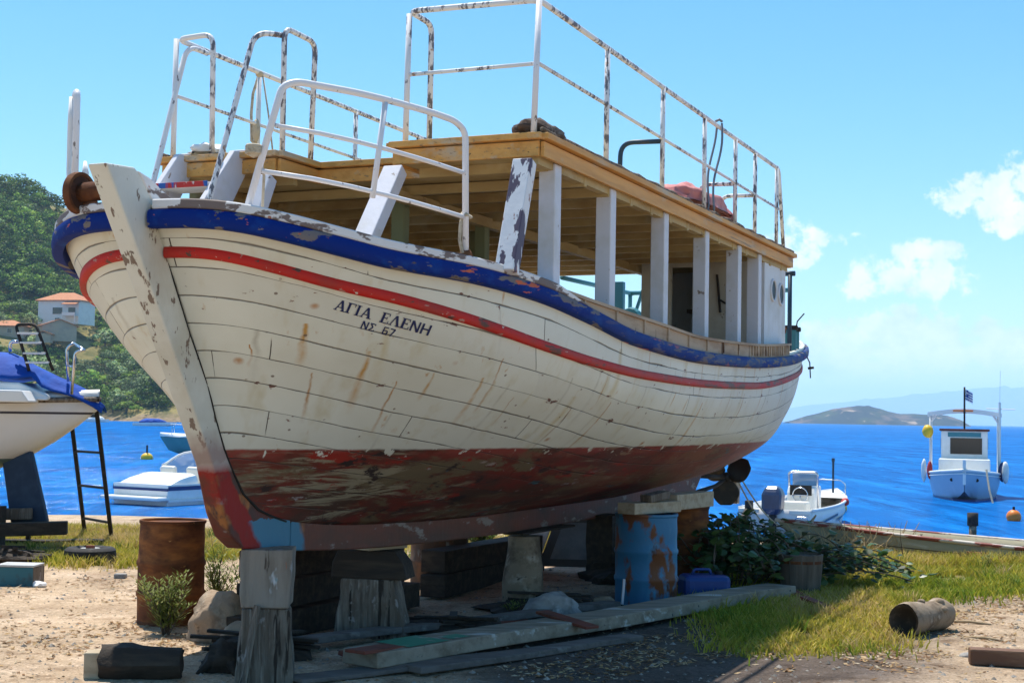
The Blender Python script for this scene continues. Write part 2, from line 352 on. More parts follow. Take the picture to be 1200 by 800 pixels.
    wl = mth(nt, 'ADD', z, mth(nt, 'ADD', mth(nt, 'MULTIPLY', noise_mask(nt, (5, 5, 5), 0, 1), .02), mth(nt, 'MULTIPLY', noise_mask(nt, (9, 9, 3), .60, .64, detail=6), .05)))
    below = nd(nt, 'ShaderNodeMapRange'); L.new(wl, below.inputs['Value']); below.inputs['From Min'].default_value = 1.488; below.inputs['From Max'].default_value = 1.502
    below.inputs['To Min'].default_value = 1; below.inputs['To Max'].default_value = 0
    col = mixc(nt, below.outputs[0], col, rd)
    lines = mth(nt, 'MAXIMUM', mth(nt, 'MULTIPLY', seam.outputs[0], .9), butt)
    col = mixc(nt, lines, col, (.055, .04, .03))
    L.new(col, bs.inputs['Base Color']); bs.inputs['Roughness'].default_value = .5; bs.inputs['Specular IOR Level'].default_value = .35
    hgt = mth(nt, 'SUBTRACT', mth(nt, 'MULTIPLY', noise_mask(nt, (1.5, 1.5, 3.5), 0, 1, detail=5), .6), mth(nt, 'ADD', lines, mth(nt, 'MULTIPLY', flake, .2)))
    b = nd(nt, 'ShaderNodeBump'); b.inputs['Strength'].default_value = .55; b.inputs['Distance'].default_value = .012
    L.new(hgt, b.inputs['Height']); L.new(b.outputs[0], bs.inputs['Normal'])
    return mt
m_hull = hull_material()
def stem_material():
    """stem, keel and deadwood: white above, worn bare wood, orange-red and blue paint patches low down"""
    mt, nt, bs = new_mat('stem_paint'); L = nt.links
    tc = nd(nt, 'ShaderNodeTexCoord'); sp = nd(nt, 'ShaderNodeSeparateXYZ'); L.new(tc.outputs['Object'], sp.inputs[0])
    x, y, z = sp.outputs['X'], sp.outputs['Y'], sp.outputs['Z']
    wob = mth(nt, 'MULTIPLY', mth(nt, 'SUBTRACT', noise_mask(nt, (3, 3, 3), 0, 1), .5), .3)
    col = mixc(nt, noise_mask(nt, (2, 2, 2), .45, .75), (.66, .66, .60), (.52, .49, .40))
    col = mixc(nt, noise_mask(nt, (13, 16, 6), .60, .63), col, (.20, .15, .12))
    col = mixc(nt, noise_mask(nt, (16, 16, 12), .68, .72), col, (.15, .12, .10))
    red = mixc(nt, noise_mask(nt, (3, 3, 3), .42, .6), (.15, .035, .022), (.08, .05, .038))
    red = mixc(nt, noise_mask(nt, (4, 6, 3), .54, .62), red, (.38, .14, .04))
    red = mixc(nt, noise_mask(nt, (1.4, 3, 1.4), .55, .6), red, (.40, .02, .015))
    red = mixc(nt, noise_mask(nt, (2.2, 3, 5), .60, .66), red, (.30, .27, .25))
    def band(val, lo, hi, soft=.03):
        a = nd(nt, 'ShaderNodeMapRange'); L.new(val, a.inputs['Value']); a.inputs['From Min'].default_value = lo-soft; a.inputs['From Max'].default_value = lo+soft
        b = nd(nt, 'ShaderNodeMapRange'); L.new(val, b.inputs['Value']); b.inputs['From Min'].default_value = hi-soft; b.inputs['From Max'].default_value = hi+soft
        b.inputs['To Min'].default_value = 1; b.inputs['To Max'].default_value = 0
        return mth(nt, 'MULTIPLY', a.outputs[0], b.outputs[0])
    xw = mth(nt, 'ADD', x, wob); zw = mth(nt, 'ADD', z, wob)
    dd = mth(nt, 'ADD', mth(nt, 'ADD', x, wob), mth(nt, 'MULTIPLY', mth(nt, 'SUBTRACT', z, .85), .9))
    red = mixc(nt, mth(nt, 'MULTIPLY', band(dd, .02, .26, .015), noise_mask(nt, (3, 3, 3), .38, .48)), red, (.30, .016, .010))
    red = mixc(nt, mth(nt, 'MULTIPLY', band(dd, .22, .78), mth(nt, 'LESS_THAN', zw, 1.03)), red, (.07, .21, .31))
    keel = mixc(nt, noise_mask(nt, (2, 4, 5), .42, .65), (.17, .055, .03), (.10, .05, .032))
    keel = mixc(nt, noise_mask(nt, (3, 6, 9), .60, .66), keel, (.26, .22, .19))
    red = mixc(nt, band(xw, .75, 99), red, keel)
    low = nd(nt, 'ShaderNodeMapRange'); L.new(mth(nt, 'ADD', z, mth(nt, 'MULTIPLY', wob, .5)), low.inputs['Value']); low.inputs['From Min'].default_value = 1.34; low.inputs['From Max'].default_value = 1.40
    low.inputs['To Min'].default_value = 1; low.inputs['To Max'].default_value = 0
    aft = mth(nt, 'LESS_THAN', x, 5); bare = mth(nt, 'MULTIPLY', band(zw, 1.36, 1.55, .06), aft)
    col = mixc(nt, bare, col, (.36, .27, .24))
    col = mixc(nt, low.outputs[0], col, red)
    L.new(col, bs.inputs['Base Color']); bs.inputs['Roughness'].default_value = .6; bs.inputs['Specular IOR Level'].default_value = .3
    b = nd(nt, 'ShaderNodeBump'); b.inputs['Strength'].default_value = .5; b.inputs['Distance'].default_value = .012
    L.new(noise_mask(nt, (14, 14, 5), 0, 1, detail=6), b.inputs['Height']); L.new(b.outputs[0], bs.inputs['Normal'])
    return mt
m_stem = stem_material()

weather_aft(m_red, (.36, .07, .05), (.16, .08, .06))
m_drum_rust = mat('rusted_drum', (.13, .048, .022), .85, [((.28, .11, .035), (3, 3, 9), .46, .66), ((.05, .022, .014), (4, 4, 7), .52, .7), ((.38, .20, .08), (14, 14, 20), .68, .76)], bump=(20, .5), spec=.2)
m_drum_blue = mat('rusting_blue_drum', (.03, .17, .33), .55, [((.10, .28, .42), (3, 3, 1.5), .5, .7), ((.16, .055, .02), (4, 4, 2.2), .52, .58), ((.05, .02, .012), (6, 6, 3), .62, .7)], bump=(18, .4))
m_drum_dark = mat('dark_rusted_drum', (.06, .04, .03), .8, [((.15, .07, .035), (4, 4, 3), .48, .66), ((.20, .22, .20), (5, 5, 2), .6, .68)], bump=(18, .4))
m_timber = mat('grey_weathered_timber', (.21, .175, .14), .85, [((.11, .085, .065), (26, 26, 1.6), .42, .60, dict(detail=8)), ((.34, .295, .245), (34, 34, 1.8), .55, .68, dict(detail=8)), ((.13, .10, .075), (5, 5, 2), .52, .62, dict(detail=8)), ((.035, .026, .02), (16, 16, .55), .60, .635, dict(detail=5)), ((.30, .27, .25), (9, 9, 5), .64, .68)], bump=((34, 34, 2.0), 1.0, .03))
m_timber_paint = mat('paint_stained_timber', (.28, .24, .20), .8, [((.18, .15, .12), (9, 9, 1.4), .45, .68), ((.55, .56, .58), (6, 9, 2.2), .60, .66), ((.08, .25, .28), (5, 9, 2.0), .63, .67), ((.42, .12, .05), (8, 8, 2), .68, .72), ((.06, .045, .035), (20, 20, 1.3), .66, .71)], bump=((26, 26, 2.5), .8, .015))
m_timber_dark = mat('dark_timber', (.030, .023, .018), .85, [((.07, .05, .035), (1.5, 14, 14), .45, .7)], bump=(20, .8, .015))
m_timber_pale = mat('pale_sawn_timber', (.42, .35, .25), .8, [((.28, .21, .13), (3, 12, 12), .45, .7)], bump=(18, .6))
m_plank = mat('salvaged_plank', (.30, .25, .19), .8, [((.17, .13, .09), (.9, 8, 8), .42, .68), ((.50, .48, .44), (1.6, 6, 6), .58, .66), ((.26, .07, .035), (2.6, 7, 7), .66, .69), ((.06, .05, .045), (2, 20, 20), .66, .71)], bump=((3, 26, 26), .7, .012))
m_plank_grey = mat('grey_plank', (.15, .13, .12), .85, [((.085, .07, .06), (1.2, 9, 9), .42, .68), ((.22, .205, .195), (2, 9, 9), .58, .7)], bump=((3, 26, 26), .7, .012))
m_green_paint = mat('green_paint', (.03, .22, .13), .6, [((.30, .28, .24), (6, 9, 9), .55, .62)], bump=(16, .4))
m_rust_plate = mat('red_rust_plate', (.20, .055, .035), .8, [((.11, .035, .022), 6, .45, .7), ((.30, .11, .05), 11, .6, .75)], bump=(22, .5))
m_rock = mat('brown_boulder', (.30, .22, .15), .9, [((.16, .11, .075), 4, .45, .65), ((.42, .36, .28), 6, .56, .72), ((.10, .07, .05), 12, .62, .72)], bump=(9, .9, .03))
m_rock_grey = mat('grey_boulder', (.32, .31, .30), .9, [((.18, .165, .155), 5, .45, .65), ((.46, .45, .44), 8, .58, .72)], bump=(9, .9, .03))
m_log = mat('stripped_log', (.25, .19, .13), .85, [((.12, .085, .055), (4, 4, 4), .47, .58, dict(detail=8)), ((.38, .32, .25), (7, 7, 7), .56, .66, dict(detail=8)), ((.08, .06, .045), (8, 14, 14), .66, .72)], bump=((4, 22, 22), .7, .015))
m_log_end = mat('shade_toned_end', (.05, .036, .026), .9, [((.10, .07, .05), 14, .5, .7)])  # shade on the log's end face put into a dark brown
m_bluecan = mat('blue_plastic', (.012, .05, .22), .4, [((.03, .09, .30), 5, .5, .75)])
m_boxteal = mat('teal_box_side', (.03, .13, .17), .7, [((.05, .04, .035), 6, .55, .7)])
m_boxtop = mat('grey_box_lid', (.45, .46, .46), .8, [((.25, .24, .22), 7, .5, .7)])
m_tyre = mat('black_tyre', (.022, .022, .024), .8, [((.12, .11, .1), 6, .55, .75)])
m_paper = mat('white_paper', (.8, .8, .8), .9)
m_gel = mat('white_gelcoat', (.80, .80, .78), .3, [((.68, .67, .63), 2, .5, .8)], spec=.5)
m_gel_old = mat('weathered_gelcoat', (.74, .74, .72), .45, [((.60, .58, .52), (1, 3, 3), .5, .8), ((.5, .42, .3), (2, 9, 9), .68, .78)], spec=.4)
m_antifoul_grey = mat('grey_green_antifouling', (.10, .15, .15), .7, [((.16, .20, .19), 4, .5, .7)])
m_antifoul_blue = mat('dark_blue_antifouling', (.014, .035, .075), .75, [((.03, .06, .11), 4, .5, .75)])
m_tarp = mat('blue_tarp', (.001, .055, .34), .8, [((.001, .085, .45), 3, .45, .7)], bump=(7, .5, .03))
m_chrome = mat('stainless_tube', (.62, .63, .66), .2, metal=.9)
m_alu = mat('aluminium_step', (.55, .56, .58), .4, metal=.6)
m_navy_gel = mat('navy_gelcoat', (.015, .03, .13), .3, spec=.5)
m_teal_gel = mat('teal_gelcoat', (.05, .22, .24), .35, [((.08, .27, .28), 2, .5, .8)])
m_blue_hull = mat('pale_blue_hull', (.27, .42, .56), .4, [((.33, .47, .60), 2, .5, .8)])
m_seat = mat('cream_vinyl', (.72, .70, .64), .5)
m_outboard = mat('blue_grey_cowl', (.018, .03, .075), .3, [((.03, .05, .11), 4, .5, .8)], spec=.6)
m_yellow = mat('yellow_float', (.75, .48, .03), .45, [((.55, .33, .02), 5, .55, .75)])
m_orange = mat('orange_float', (.72, .20, .03), .45, [((.55, .14, .03), 5, .55, .75)])
m_redcloth = mat('red_fender', (.45, .03, .03), .6)
m_wind = mat('windscreen', (.35, .45, .5), .05, spec=.6, trans=.6)
m_flagb = mat('flag_blue', (.015, .06, .30), .8)
m_flagw = mat('flag_white', (.8, .8, .8), .8)
m_cab_dark = mat('dark_red_trim', (.10, .025, .02), .6)
m_canopy = mat('white_canopy', (.82, .81, .78), .6)
m_row = mat('peeling_rowboat_paint', (.40, .37, .26), .75, [((.30, .30, .22), (1, 4, 4), .45, .7), ((.52, .50, .42), (2, 6, 9), .58, .7), ((.16, .12, .09), (4, 9, 16), .66, .71)], bump=(12, .4))
m_rowrim = mat('worn_rowboat_rim', (.58, .54, .49), .6, [((.24, .06, .045), (2.5, 9, 9), .47, .52)], bump=(12, .4))
m_van = mat('dull_white_body', (.82, .81, .82), .5, [((.45, .43, .40), 3, .5, .75)])
m_van_dark = mat('grey_window_frame', (.10, .10, .105), .6)
m_wall = mat('whitewashed_wall', (.74, .72, .68), .85, [((.62, .60, .57), .5, .5, .8)])
m_wall_tan = mat('tan_rendered_wall', (.46, .36, .26), .85, [((.30, .26, .22), .5, .5, .8)])
m_rooftile = mat('orange_roof_tile', (.50, .20, .09), .8, [((.40, .14, .06), (2, 2, 2), .45, .7), ((.58, .30, .16), (5, 5, 5), .6, .75)], bump=((3, 12, 12), .5, .05))
m_leaf = attr_mat('leaf', .6, .28, .15)
m_leaf_broad = attr_mat('broad_leaf', .4, .3, .4)
m_grass = attr_mat('grass_blade', .6, .4, .2)
m_litter = attr_mat('dry_leaf_litter', .8, .15, .15)
m_bark = mat('grey_bark', (.11, .085, .065), .9, [((.18, .15, .12), 6, .5, .7)])
m_twig = mat('dry_twig', (.34, .25, .15), .9, [((.22, .15, .09), 9, .5, .7)])
# ================================================================== sky, sun
SUN = Vector((-.164, .375, 1)).normalized()
sun_el = math.asin(SUN.z); sun_az = math.atan2(SUN.x, SUN.y)
w = bpy.data.worlds.new('World'); scene.world = w; w.use_nodes = True
nt = w.node_tree; nt.nodes.clear()
out = nd(nt, 'ShaderNodeOutputWorld'); bg = nd(nt, 'ShaderNodeBackground')
sky = nd(nt, 'ShaderNodeTexSky', sky_type='NISHITA'); sky.sun_disc = False
sky.sun_elevation = sun_el; sky.sun_rotation = sun_az
sky.air_density = 1.0; sky.dust_density = .25; sky.ozone_density = 3.0; sky.altitude = 0
hs = nd(nt, 'ShaderNodeHueSaturation'); hs.inputs['Saturation'].default_value = 1.32; hs.inputs['Hue'].default_value = .489; hs.inputs['Value'].default_value = 1.0
nt.links.new(sky.outputs[0], hs.inputs['Color'])
# clouds: fractal puffs at a few compass directions low over the horizon
tc = nd(nt, 'ShaderNodeTexCoord'); sp = nd(nt, 'ShaderNodeSeparateXYZ'); nt.links.new(tc.outputs['Generated'], sp.inputs[0])
az = mth(nt, 'ARCTAN2', sp.outputs['X'], sp.outputs['Y']); el = mth(nt, 'ARCSINE', sp.outputs['Z'])
cv = nd(nt, 'ShaderNodeCombineXYZ'); nt.links.new(az, cv.inputs[0]); nt.links.new(el, cv.inputs[1])
def cnoise(scale, det, off=0):
    n = nd(nt, 'ShaderNodeTexNoise'); n.inputs['Scale'].default_value = scale; n.inputs['Detail'].default_value = det; n.inputs['Roughness'].default_value = .62
    mp = nd(nt, 'ShaderNodeMapping'); mp.inputs['Location'].default_value = (off, off*.37, 0); nt.links.new(cv.outputs[0], mp.inputs[0]); nt.links.new(mp.outputs[0], n.inputs['Vector']); return n.outputs['Fac']
big = cnoise(50, 12)
CL = [(1062, 318, 66, 34, .9), (1030, 330, 40, 22, .8), (1098, 296, 34, 20, .8), (1170, 232, 62, 36, 1.), (1215, 215, 60, 34, .9), (925, 288, 52, 26, .6), (1062, 396, 64, 40, 1.35), (985, 410, 66, 34, 1.25), (1168, 406, 50, 30, 1.3), (1115, 412, 40, 22, 1.1), (1010, 425, 110, 16, .5), (1215, 412, 40, 20, .6),
      (1400, 300, 120, 50, .9), (-300, 260, 160, 40, .9), (1650, 250, 160, 60, .8)]
tot = None
for (u, v, wu, wv, s_) in CL:
    d = ray(u, v).normalized(); a0 = math.atan2(d.x, d.y); e0 = math.asin(d.z)
    qx = mth(nt, 'DIVIDE', mth(nt, 'SUBTRACT', az, a0), wu/FPX); qy = mth(nt, 'DIVIDE', mth(nt, 'SUBTRACT', el, e0), wv/FPX)
    r2 = mth(nt, 'ADD', mth(nt, 'MULTIPLY', qx, qx), mth(nt, 'MULTIPLY', qy, qy))
    k = mth(nt, 'MULTIPLY', mth(nt, 'SUBTRACT', 1.15, r2), s_)
    tot = k if tot is None else mth(nt, 'MAXIMUM', tot, k)
tot = mth(nt, 'MAXIMUM', tot, -1.2)
dens = mth(nt, 'ADD', mth(nt, 'MULTIPLY', tot, .42), mth(nt, 'MULTIPLY', mth(nt, 'SUBTRACT', big, .5), 2.4))
mr = nd(nt, 'ShaderNodeMapRange', interpolation_type='SMOOTHSTEP'); nt.links.new(dens, mr.inputs['Value']); mr.inputs['From Min'].default_value = 0; mr.inputs['From Max'].default_value = .36
shade = nd(nt, 'ShaderNodeMapRange'); nt.links.new(cnoise(34, 5, .012), shade.inputs['Value']); shade.inputs['From Min'].default_value = .3; shade.inputs['From Max'].default_value = .6
cc = mixc(nt, shade.outputs[0], (4.9, 5.7, 6.4), (7.4, 7.5, 7.6))
CLOUD_GAIN = 1.0
fin = mixc(nt, mth(nt, 'MULTIPLY', mr.outputs[0], .93), hs.outputs[0], cc)
nt.links.new(fin, bg.inputs['Color']); bg.inputs['Strength'].default_value = .10
nt.links.new(bg.outputs[0], out.inputs['Surface'])
sl = bpy.data.lights.new('sun', 'SUN'); sl.energy = 4.0; sl.angle = R(.53); sl.color = (1, .93, .82)
so = bpy.data.objects.new('sun', sl); COL.objects.link(so); so.rotation_euler = SUN.to_track_quat('Z', 'Y').to_euler(); so.location = (0, 0, 50)
scene.view_settings.view_transform = 'Standard'; scene.view_settings.look = 'None'; scene.view_settings.gamma = 1
scene.view_settings.exposure = .8
scene.cycles.max_bounces = 8; scene.cycles.diffuse_bounces = 4; scene.cycles.transparent_max_bounces = 8
scene.cycles.sample_clamp_indirect = 6; scene.cycles.volume_bounces = 2
# ================================================================== the beached tour boat
# local axes of the boat: x aft, y to starboard, z up; the foot of the stem stands at x = 0
PSI = R(23.8)
F0 = G(275, 642, .85)
boat = thing('tour_boat', 'large old wooden tour boat with peeling white hull, propped on blocks on the shore', 'boat', (F0.x, F0.y, 0), R(90)-PSI)
BM = Matrix.Translation((F0.x, F0.y, 0)) @ Matrix.Rotation(R(90)-PSI, 4, 'Z'); BMI = BM.inverted()
def onboat(u, v, t=None, z=None, s=None):
    o = BMI @ CPOS; d = BMI.to_3x3() @ ray(u, v)
    k = (t-o.y)/d.y if t is not None else ((z-o.z)/d.z if z is not None else (s-o.x)/d.x)
    return o+d*k
z_sheer = table([(-1.17, 2.90), (-1, 2.862), (-.79, 2.805), (-.5, 2.745), (-.17, 2.70), (.56, 2.668), (1.3, 2.605), (1.94, 2.515), (2.87, 2.385), (4.5, 2.319), (6.27, 2.348), (7.87, 2.426), (9.97, 2.60), (12, 2.82), (13.2, 2.98)])
z_red = table([(-1.03, 2.709), (-.9, 2.648), (-.695, 2.566), (-.4, 2.489), (.06, 2.422), (.66, 2.334), (1.45, 2.214), (2.2, 2.128), (3.2, 2.066), (4.55, 2.043), (6.41, 2.07), (9.18, 2.263), (11, 2.45), (13, 2.66)])
z_bil = table([(0, 1.22), (1.5, 1.17), (4, 1.13), (7, 1.13), (9.5, 1.2), (11, 1.28), (12.2, 1.4)])
z_rab = table([(.1, 1.08), (.25, 1.04), (.54, .985), (1.5, .91), (3.66, .86), (6.6, .87), (9, .95), (10.5, 1.03), (12.2, 1.25)])
ZWL = 1.48
stem_rab = table([(.98, .54), (1.06, .18), (1.2, -.04), (1.48, -.24), (1.88, -.44), (2.48, -.80), (2.93, -1.06)])
stern_rab = table([(1.2, 12.0), (1.48, 12.25), (2.0, 12.6), (3.0, 13.15)])
HT = .06
CUR = [  # z(s), half breadth, mid, p,q bow, P,Q stern
    (lambda s: z_rab(s), .07, 5, 1.5, 1, 2, 1),
    (lambda s: z_bil(s), .92, 5.2, 1.55, 1.05, 2.2, 1.2),
    (lambda s: ZWL, 1.42, 5.1, 1.72, 1.32, 2.4, 1.4),
    (lambda s: ZWL+.36*(z_red(s)-ZWL), 1.58, 5.0, 2.02, 1.72, 2.55, 1.58),
    (lambda s: ZWL+.68*(z_red(s)-ZWL), 1.675, 4.9, 2.25, 2.2, 2.6, 1.66),
    (lambda s: z_red(s), 1.72, 4.7, 2.3, 2.55, 2.62, 1.7),
    (lambda s: z_sheer(s)+.03, 1.75, 4.6, 2.3, 2.8, 2.62, 1.72)]
def half(k, s, s0, s1):
    _, B, sm, p, q, P, Q = CUR[k]
    if s <= s0 or s >= s1: return HT
    if s < sm: return HT+(B-HT)*(1-((sm-s)/(sm-s0))**p)**(1/q)
    return HT+(B-HT)*(1-((s-sm)/(s1-sm))**P)**(1/Q)
ENDS = []
for k, c in enumerate(CUR):
    s0 = 0; s1 = 12
    for _ in range(12): s0 = stem_rab(c[0](s0)); s1 = stern_rab(c[0](s1))
    if k == 0: s0, s1 = .18, 12.0
    ENDS.append((s0, s1))
def b_sheer(s): return half(6, s, *ENDS[6])
def b_red(s): return half(5, s, *ENDS[5])
NU, NV = 170, 48
def ends_dense(t, k=2.4): return .5*(2*t)**k if t < .5 else 1-.5*(2-2*t)**k
def section(u):
    """the side of the hull at a lengthwise fraction u: points from keel to rail"""
    w_ = ends_dense(u)
    P = []
    for k, c in enumerate(CUR):
        s0, s1 = ENDS[k]; s = s0+(s1-s0)*w_
        P.append(Vector((s, half(k, s, s0, s1), c[0](s))))
    out_ = []
    for j in range(NV+1):
        q = j/NV*(len(P)-1); i = min(int(q), len(P)-2); t = q-i
        p0 = P[i-1] if i > 0 else P[0]*2-P[1]; p3 = P[i+2] if i+2 < len(P) else P[-1]*2-P[-2]
        p1, p2 = P[i], P[i+1]
        h = .5*((2*p1)+(p2-p0)*t+(2*p0-5*p1+4*p2-p3)*t*t+(3*p1-p0-3*p2+p3)*t**3)
        h.y = max(h.y, HT); out_.append(h)
    return out_
SECS = [section(i/NU) for i in range(NU+1)]
def build_hull():
    vs = []; fs = []; uvs = []
    girth = []
    for sec in SECS:
        g = [0]
        for j in range(NV): g.append(g[-1]+(sec[j+1]-sec[j]).length)
        girth.append(g)
    ulen = [0]
    for i in range(NU): ulen.append(ulen[-1]+(SECS[i+1][36]-SECS[i][36]).length)
    for sd in (-1, 1):
        o = len(vs)
        for i, sec in enumerate(SECS):
            for j, p in enumerate(sec):
                vs.append((p.x, sd*p.y, p.z))
                uvs.append((ulen[i]+(40 if sd > 0 else 0), girth[i][j]/girth[i][-1]))
        for i in range(NU):
            for j in range(NV):
                a, b, c, d = (o+i*(NV+1)+j, o+(i+1)*(NV+1)+j, o+(i+1)*(NV+1)+j+1, o+i*(NV+1)+j+1)
                fs.append((a, b, c, d) if sd < 0 else (d, c, b, a))
    me = bpy.data.meshes.new('hull'); me.from_pydata(vs, [], fs); me.materials.append(m_hull)
    ul = me.uv_layers.new(name='planks')
    for p in me.polygons:
        p.use_smooth = True
        for li in p.loop_indices: ul.data[li].uv = uvs[me.loops[li].vertex_index]
    ob = bpy.data.objects.new('hull', me); COL.objects.link(ob); ob.parent = boat
    sm_ = ob.modifiers.new('shell', 'SOLIDIFY'); sm_.thickness = .045; sm_.offset = -1; sm_.use_rim = True
    return ob, BVHTree.FromPolygons([Vector(v) for v in vs], fs)
hull, HULL_BVH = build_hull()
def hull_hit(u, v):
    o = BMI @ CPOS; d = (BMI.to_3x3() @ ray(u, v)).normalized()
    return HULL_BVH.ray_cast(o, d)[:2]
def hull_at(s, z, side=-1):
    """half breadth of the hull at a station and height"""
    h = HULL_BVH.ray_cast(Vector((s, side*6, z)), Vector((0, -side, 0)))[0]
    return abs(h.y) if h is not None else None

# --- stem, apron, keel, deadwood, stern post
mb = MB()
front = [(-1.44, 3.085), (-.90, 2.26), (-.35, 1.385), (-.235, 1.09), (-.13, .93), (.0, .85)]
rear = [(.55, .80), (.55, 1.02), (.2, 1.10), (-.02, 1.24), (-.20, 1.50), (-.40, 1.90), (-.77, 2.50), (-1.02, 2.93), (-1.13, 3.06), (-1.19, 3.10)]
mb.prism([(x, 0, z) for x, z in front+rear], (0, .135, 0))
stem = mb.build('stem', m_stem, boat, bevel=.012)
mb = MB(); mb.prism([(-1.165, 0, 3.085), (-1.02, 0, 2.92), (-.75, 0, 2.86), (-.80, 0, 2.95), (-.93, 0, 3.0), (-1.06, 0, 3.06)], (0, .15, 0))
mb.build('stem_head_block', m_white_chip, boat, bevel=.01)
keel_z = table([(.3, .822), (.55, .795), (2, .715), (4.4, .675), (6.6, .675), (8.4, .735), (10.0, .79)])
mb = MB()
kx = [.56+(10.0-.56)*i/24 for i in range(25)]
mb.prism([(x, 0, keel_z(x)) for x in kx]+[(10.35, 0, 1.03)]+[(x, 0, z_rab(x)+.03) for x in reversed(kx)], (0, .13, 0))
mb.build('keel', m_stem, boat, bevel=.01)
mb = MB(); mb.prism([(10.3, 0, 1.0), (11.3, 0, 1.06), (11.6, 0, 1.12), (12.3, 0, 1.32), (12.0, 0, 1.4), (10.3, 0, 1.06)], (0, .12, 0))
mb.build('deadwood', m_stem, boat, bevel=.01)
mb = MB(); mb.prism([(11.98, 0, 1.2), (12.12, 0, .56), (12.24, 0, .56), (12.42, 0, 1.45), (12.75, 0, 2.1), (13.3, 0, 3.02), (13.1, 0, 3.05), (12.5, 0, 2.0), (12.2, 0, 1.5)], (0, .11, 0))
mb.build('stern_post', m_tan, boat, bevel=.01)
# --- propeller with shaft
HUB = Vector((11.72, 0, .94))
mb = MB(); mb.lathe([(.0, -.13), (.05, -.11), (.075, 0), (.06, .1), (.035, .16), (0, .17)], HUB, 14, M=Matrix.Rotation(R(90), 3, 'Y'))
prop = mb.build('propeller', m_bronze, boat, smooth=True)
for k in range(3):
    ang = R(-60+120*k)
    mb = MB(); rings = []
    for i in range(15):
        t = i/14; r_ = .05+.33*t; wd = .045+.155*math.sin(math.pi*min(1, .12+.80*t)**1.0)*(1 if t < .97 else .75); tw = R(58-34*t)
        ring = []
        for q in range(16):
            a = 2*math.pi*q/16; cx = math.cos(a)*wd; cy = math.sin(a)*.012*(1.6-t)
            ring.append(Vector((cx*math.sin(math.pi/2-tw)*.55+cy, cx*.85, r_)))
        rings.append(ring)
    mb.loft(rings); Mx = Matrix.Rotation(ang, 3, 'X')
    mb.v = [tuple(Mx @ Vector(p)+HUB) for p in mb.v]
    mb.build('blade', m_bronze, prop, smooth=True)
mb = MB(); mb.tube([HUB-Vector((.05, 0, 0)), (10.4, 0, 1.0)], .03, 10); mb.tube([HUB+Vector((-.1, 0, -.03)), (11.2, 0, .84), (10.2, 0, .79)], .028, 8)
mb.build('propeller_shaft', m_iron, boat, smooth=True)

# --- mouldings swept along the sides
def sweep(name, m, fs_, fb, fz, s0, s1, prof, n=90, sides=(-1, 1), parent=None, taper=0, dense=True):
    """prof: closed outline of (outward, up) offsets"""
    mb = MB()
    for sd in sides:
        rings = []
        for i in range(n+1):
            t = i/n; w_ = ends_dense(t, 2.8)
            s = s0+(s1-s0)*w_; e = 1e-3
            e = min(1e-3, (s-s0)*.5+1e-6); sl_ = max(-9, min(9, (fb(min(s+e, s1))-fb(max(s-e, s0)))/(min(s+e, s1)-max(s-e, s0))))
            nrm = Vector((-sl_, 1, 0)).normalized()
            tp = 1
            if taper: tp = min(1, (s1-s)/taper+.05)
            base = Vector((s, fb(s), fz(s)))
            rings.append([Vector((base.x+nrm.x*o_, sd*(base.y+nrm.y*o_), base.z+u_*tp)) for o_, u_ in (prof if sd < 0 else prof[::-1])])
        mb.loft(rings)
    return mb.build(name, m, parent or boat)
SE0, SE1 = ENDS[6]
blue = sweep('blue_rubbing_rail', m_blue, None, b_sheer, z_sheer, SE0+1e-5, SE1-1e-5,
             [(-.02, -.106), (.034, -.104), (.047, -.094), (.052, -.05), (.047, -.012), (.034, 0), (-.05, .004)], n=150); autosmooth(blue, 50)
red = sweep('red_stripe_rail', m_red, None, b_red, z_red, ENDS[5][0]+1e-5, ENDS[5][1]-1e-5,
            [(-.02, -.034), (.012, -.034), (.021, -.025), (.024, 0), (.021, .025), (.012, .034), (-.02, .034)], n=150); autosmooth(red, 60)
cap = sweep('cap_rail', m_white_chip, None, b_sheer, z_sheer, SE0+1e-4, 1.95,
            [(-.13, .004), (.03, .004), (.035, .012), (.035, .052), (.028, .060), (-.13, .060)], n=60, taper=.5)
z_bul = table([(1.3, 2.63), (1.6, 2.61), (2.12, 2.567), (3.3, 2.497), (4.49, 2.449), (6.27, 2.483), (7.8, 2.56), (8.45, 2.60)])
mb = MB()
bulw = None
for nm, m_, f0, f1, oo in (('bulwark', m_tan, lambda s: z_sheer(s), lambda s: z_bul(s)-.02, (.0, -.035)), ('bulwark_cap', m_tan, lambda s: z_bul(s)-.02, lambda s: z_bul(s)+.004, (.022, -.06))):
    mb = MB()
    for sd in (-1, 1):
        rings = []
        for i in range(61):
            s = 1.42+(8.42-1.42)*i/60; b0 = b_sheer(s); lo = f0(s)+.001; hi = max(f1(s), lo+.004)
            ring = [(s, sd*(b0+oo[0]), lo), (s, sd*(b0+oo[0]), hi), (s, sd*(b0+oo[1]), hi), (s, sd*(b0+oo[1]), lo)]
            rings.append(ring if sd < 0 else ring[::-1])
        mb.loft(rings)
    p_ = mb.build(nm, m_, boat if bulw is None else bulw)
    if bulw is None: bulw = p_
mb = MB()   # uneven upright cleats on the outside of the bulwark, closer together aft
for sd in (-1, 1):
    s = 1.9
    while s < 8.4:
        b0 = b_sheer(s)
        mb.box((s, sd*(b0+.004), (z_sheer(s)+z_bul(s))/2), (.03, .02, max(.02, z_bul(s)-z_sheer(s)-.035)))
        s += .55 if s < 6.2 else random.uniform(.09, .2)
mb.build('bulwark_cleats', m_tan, bulw)
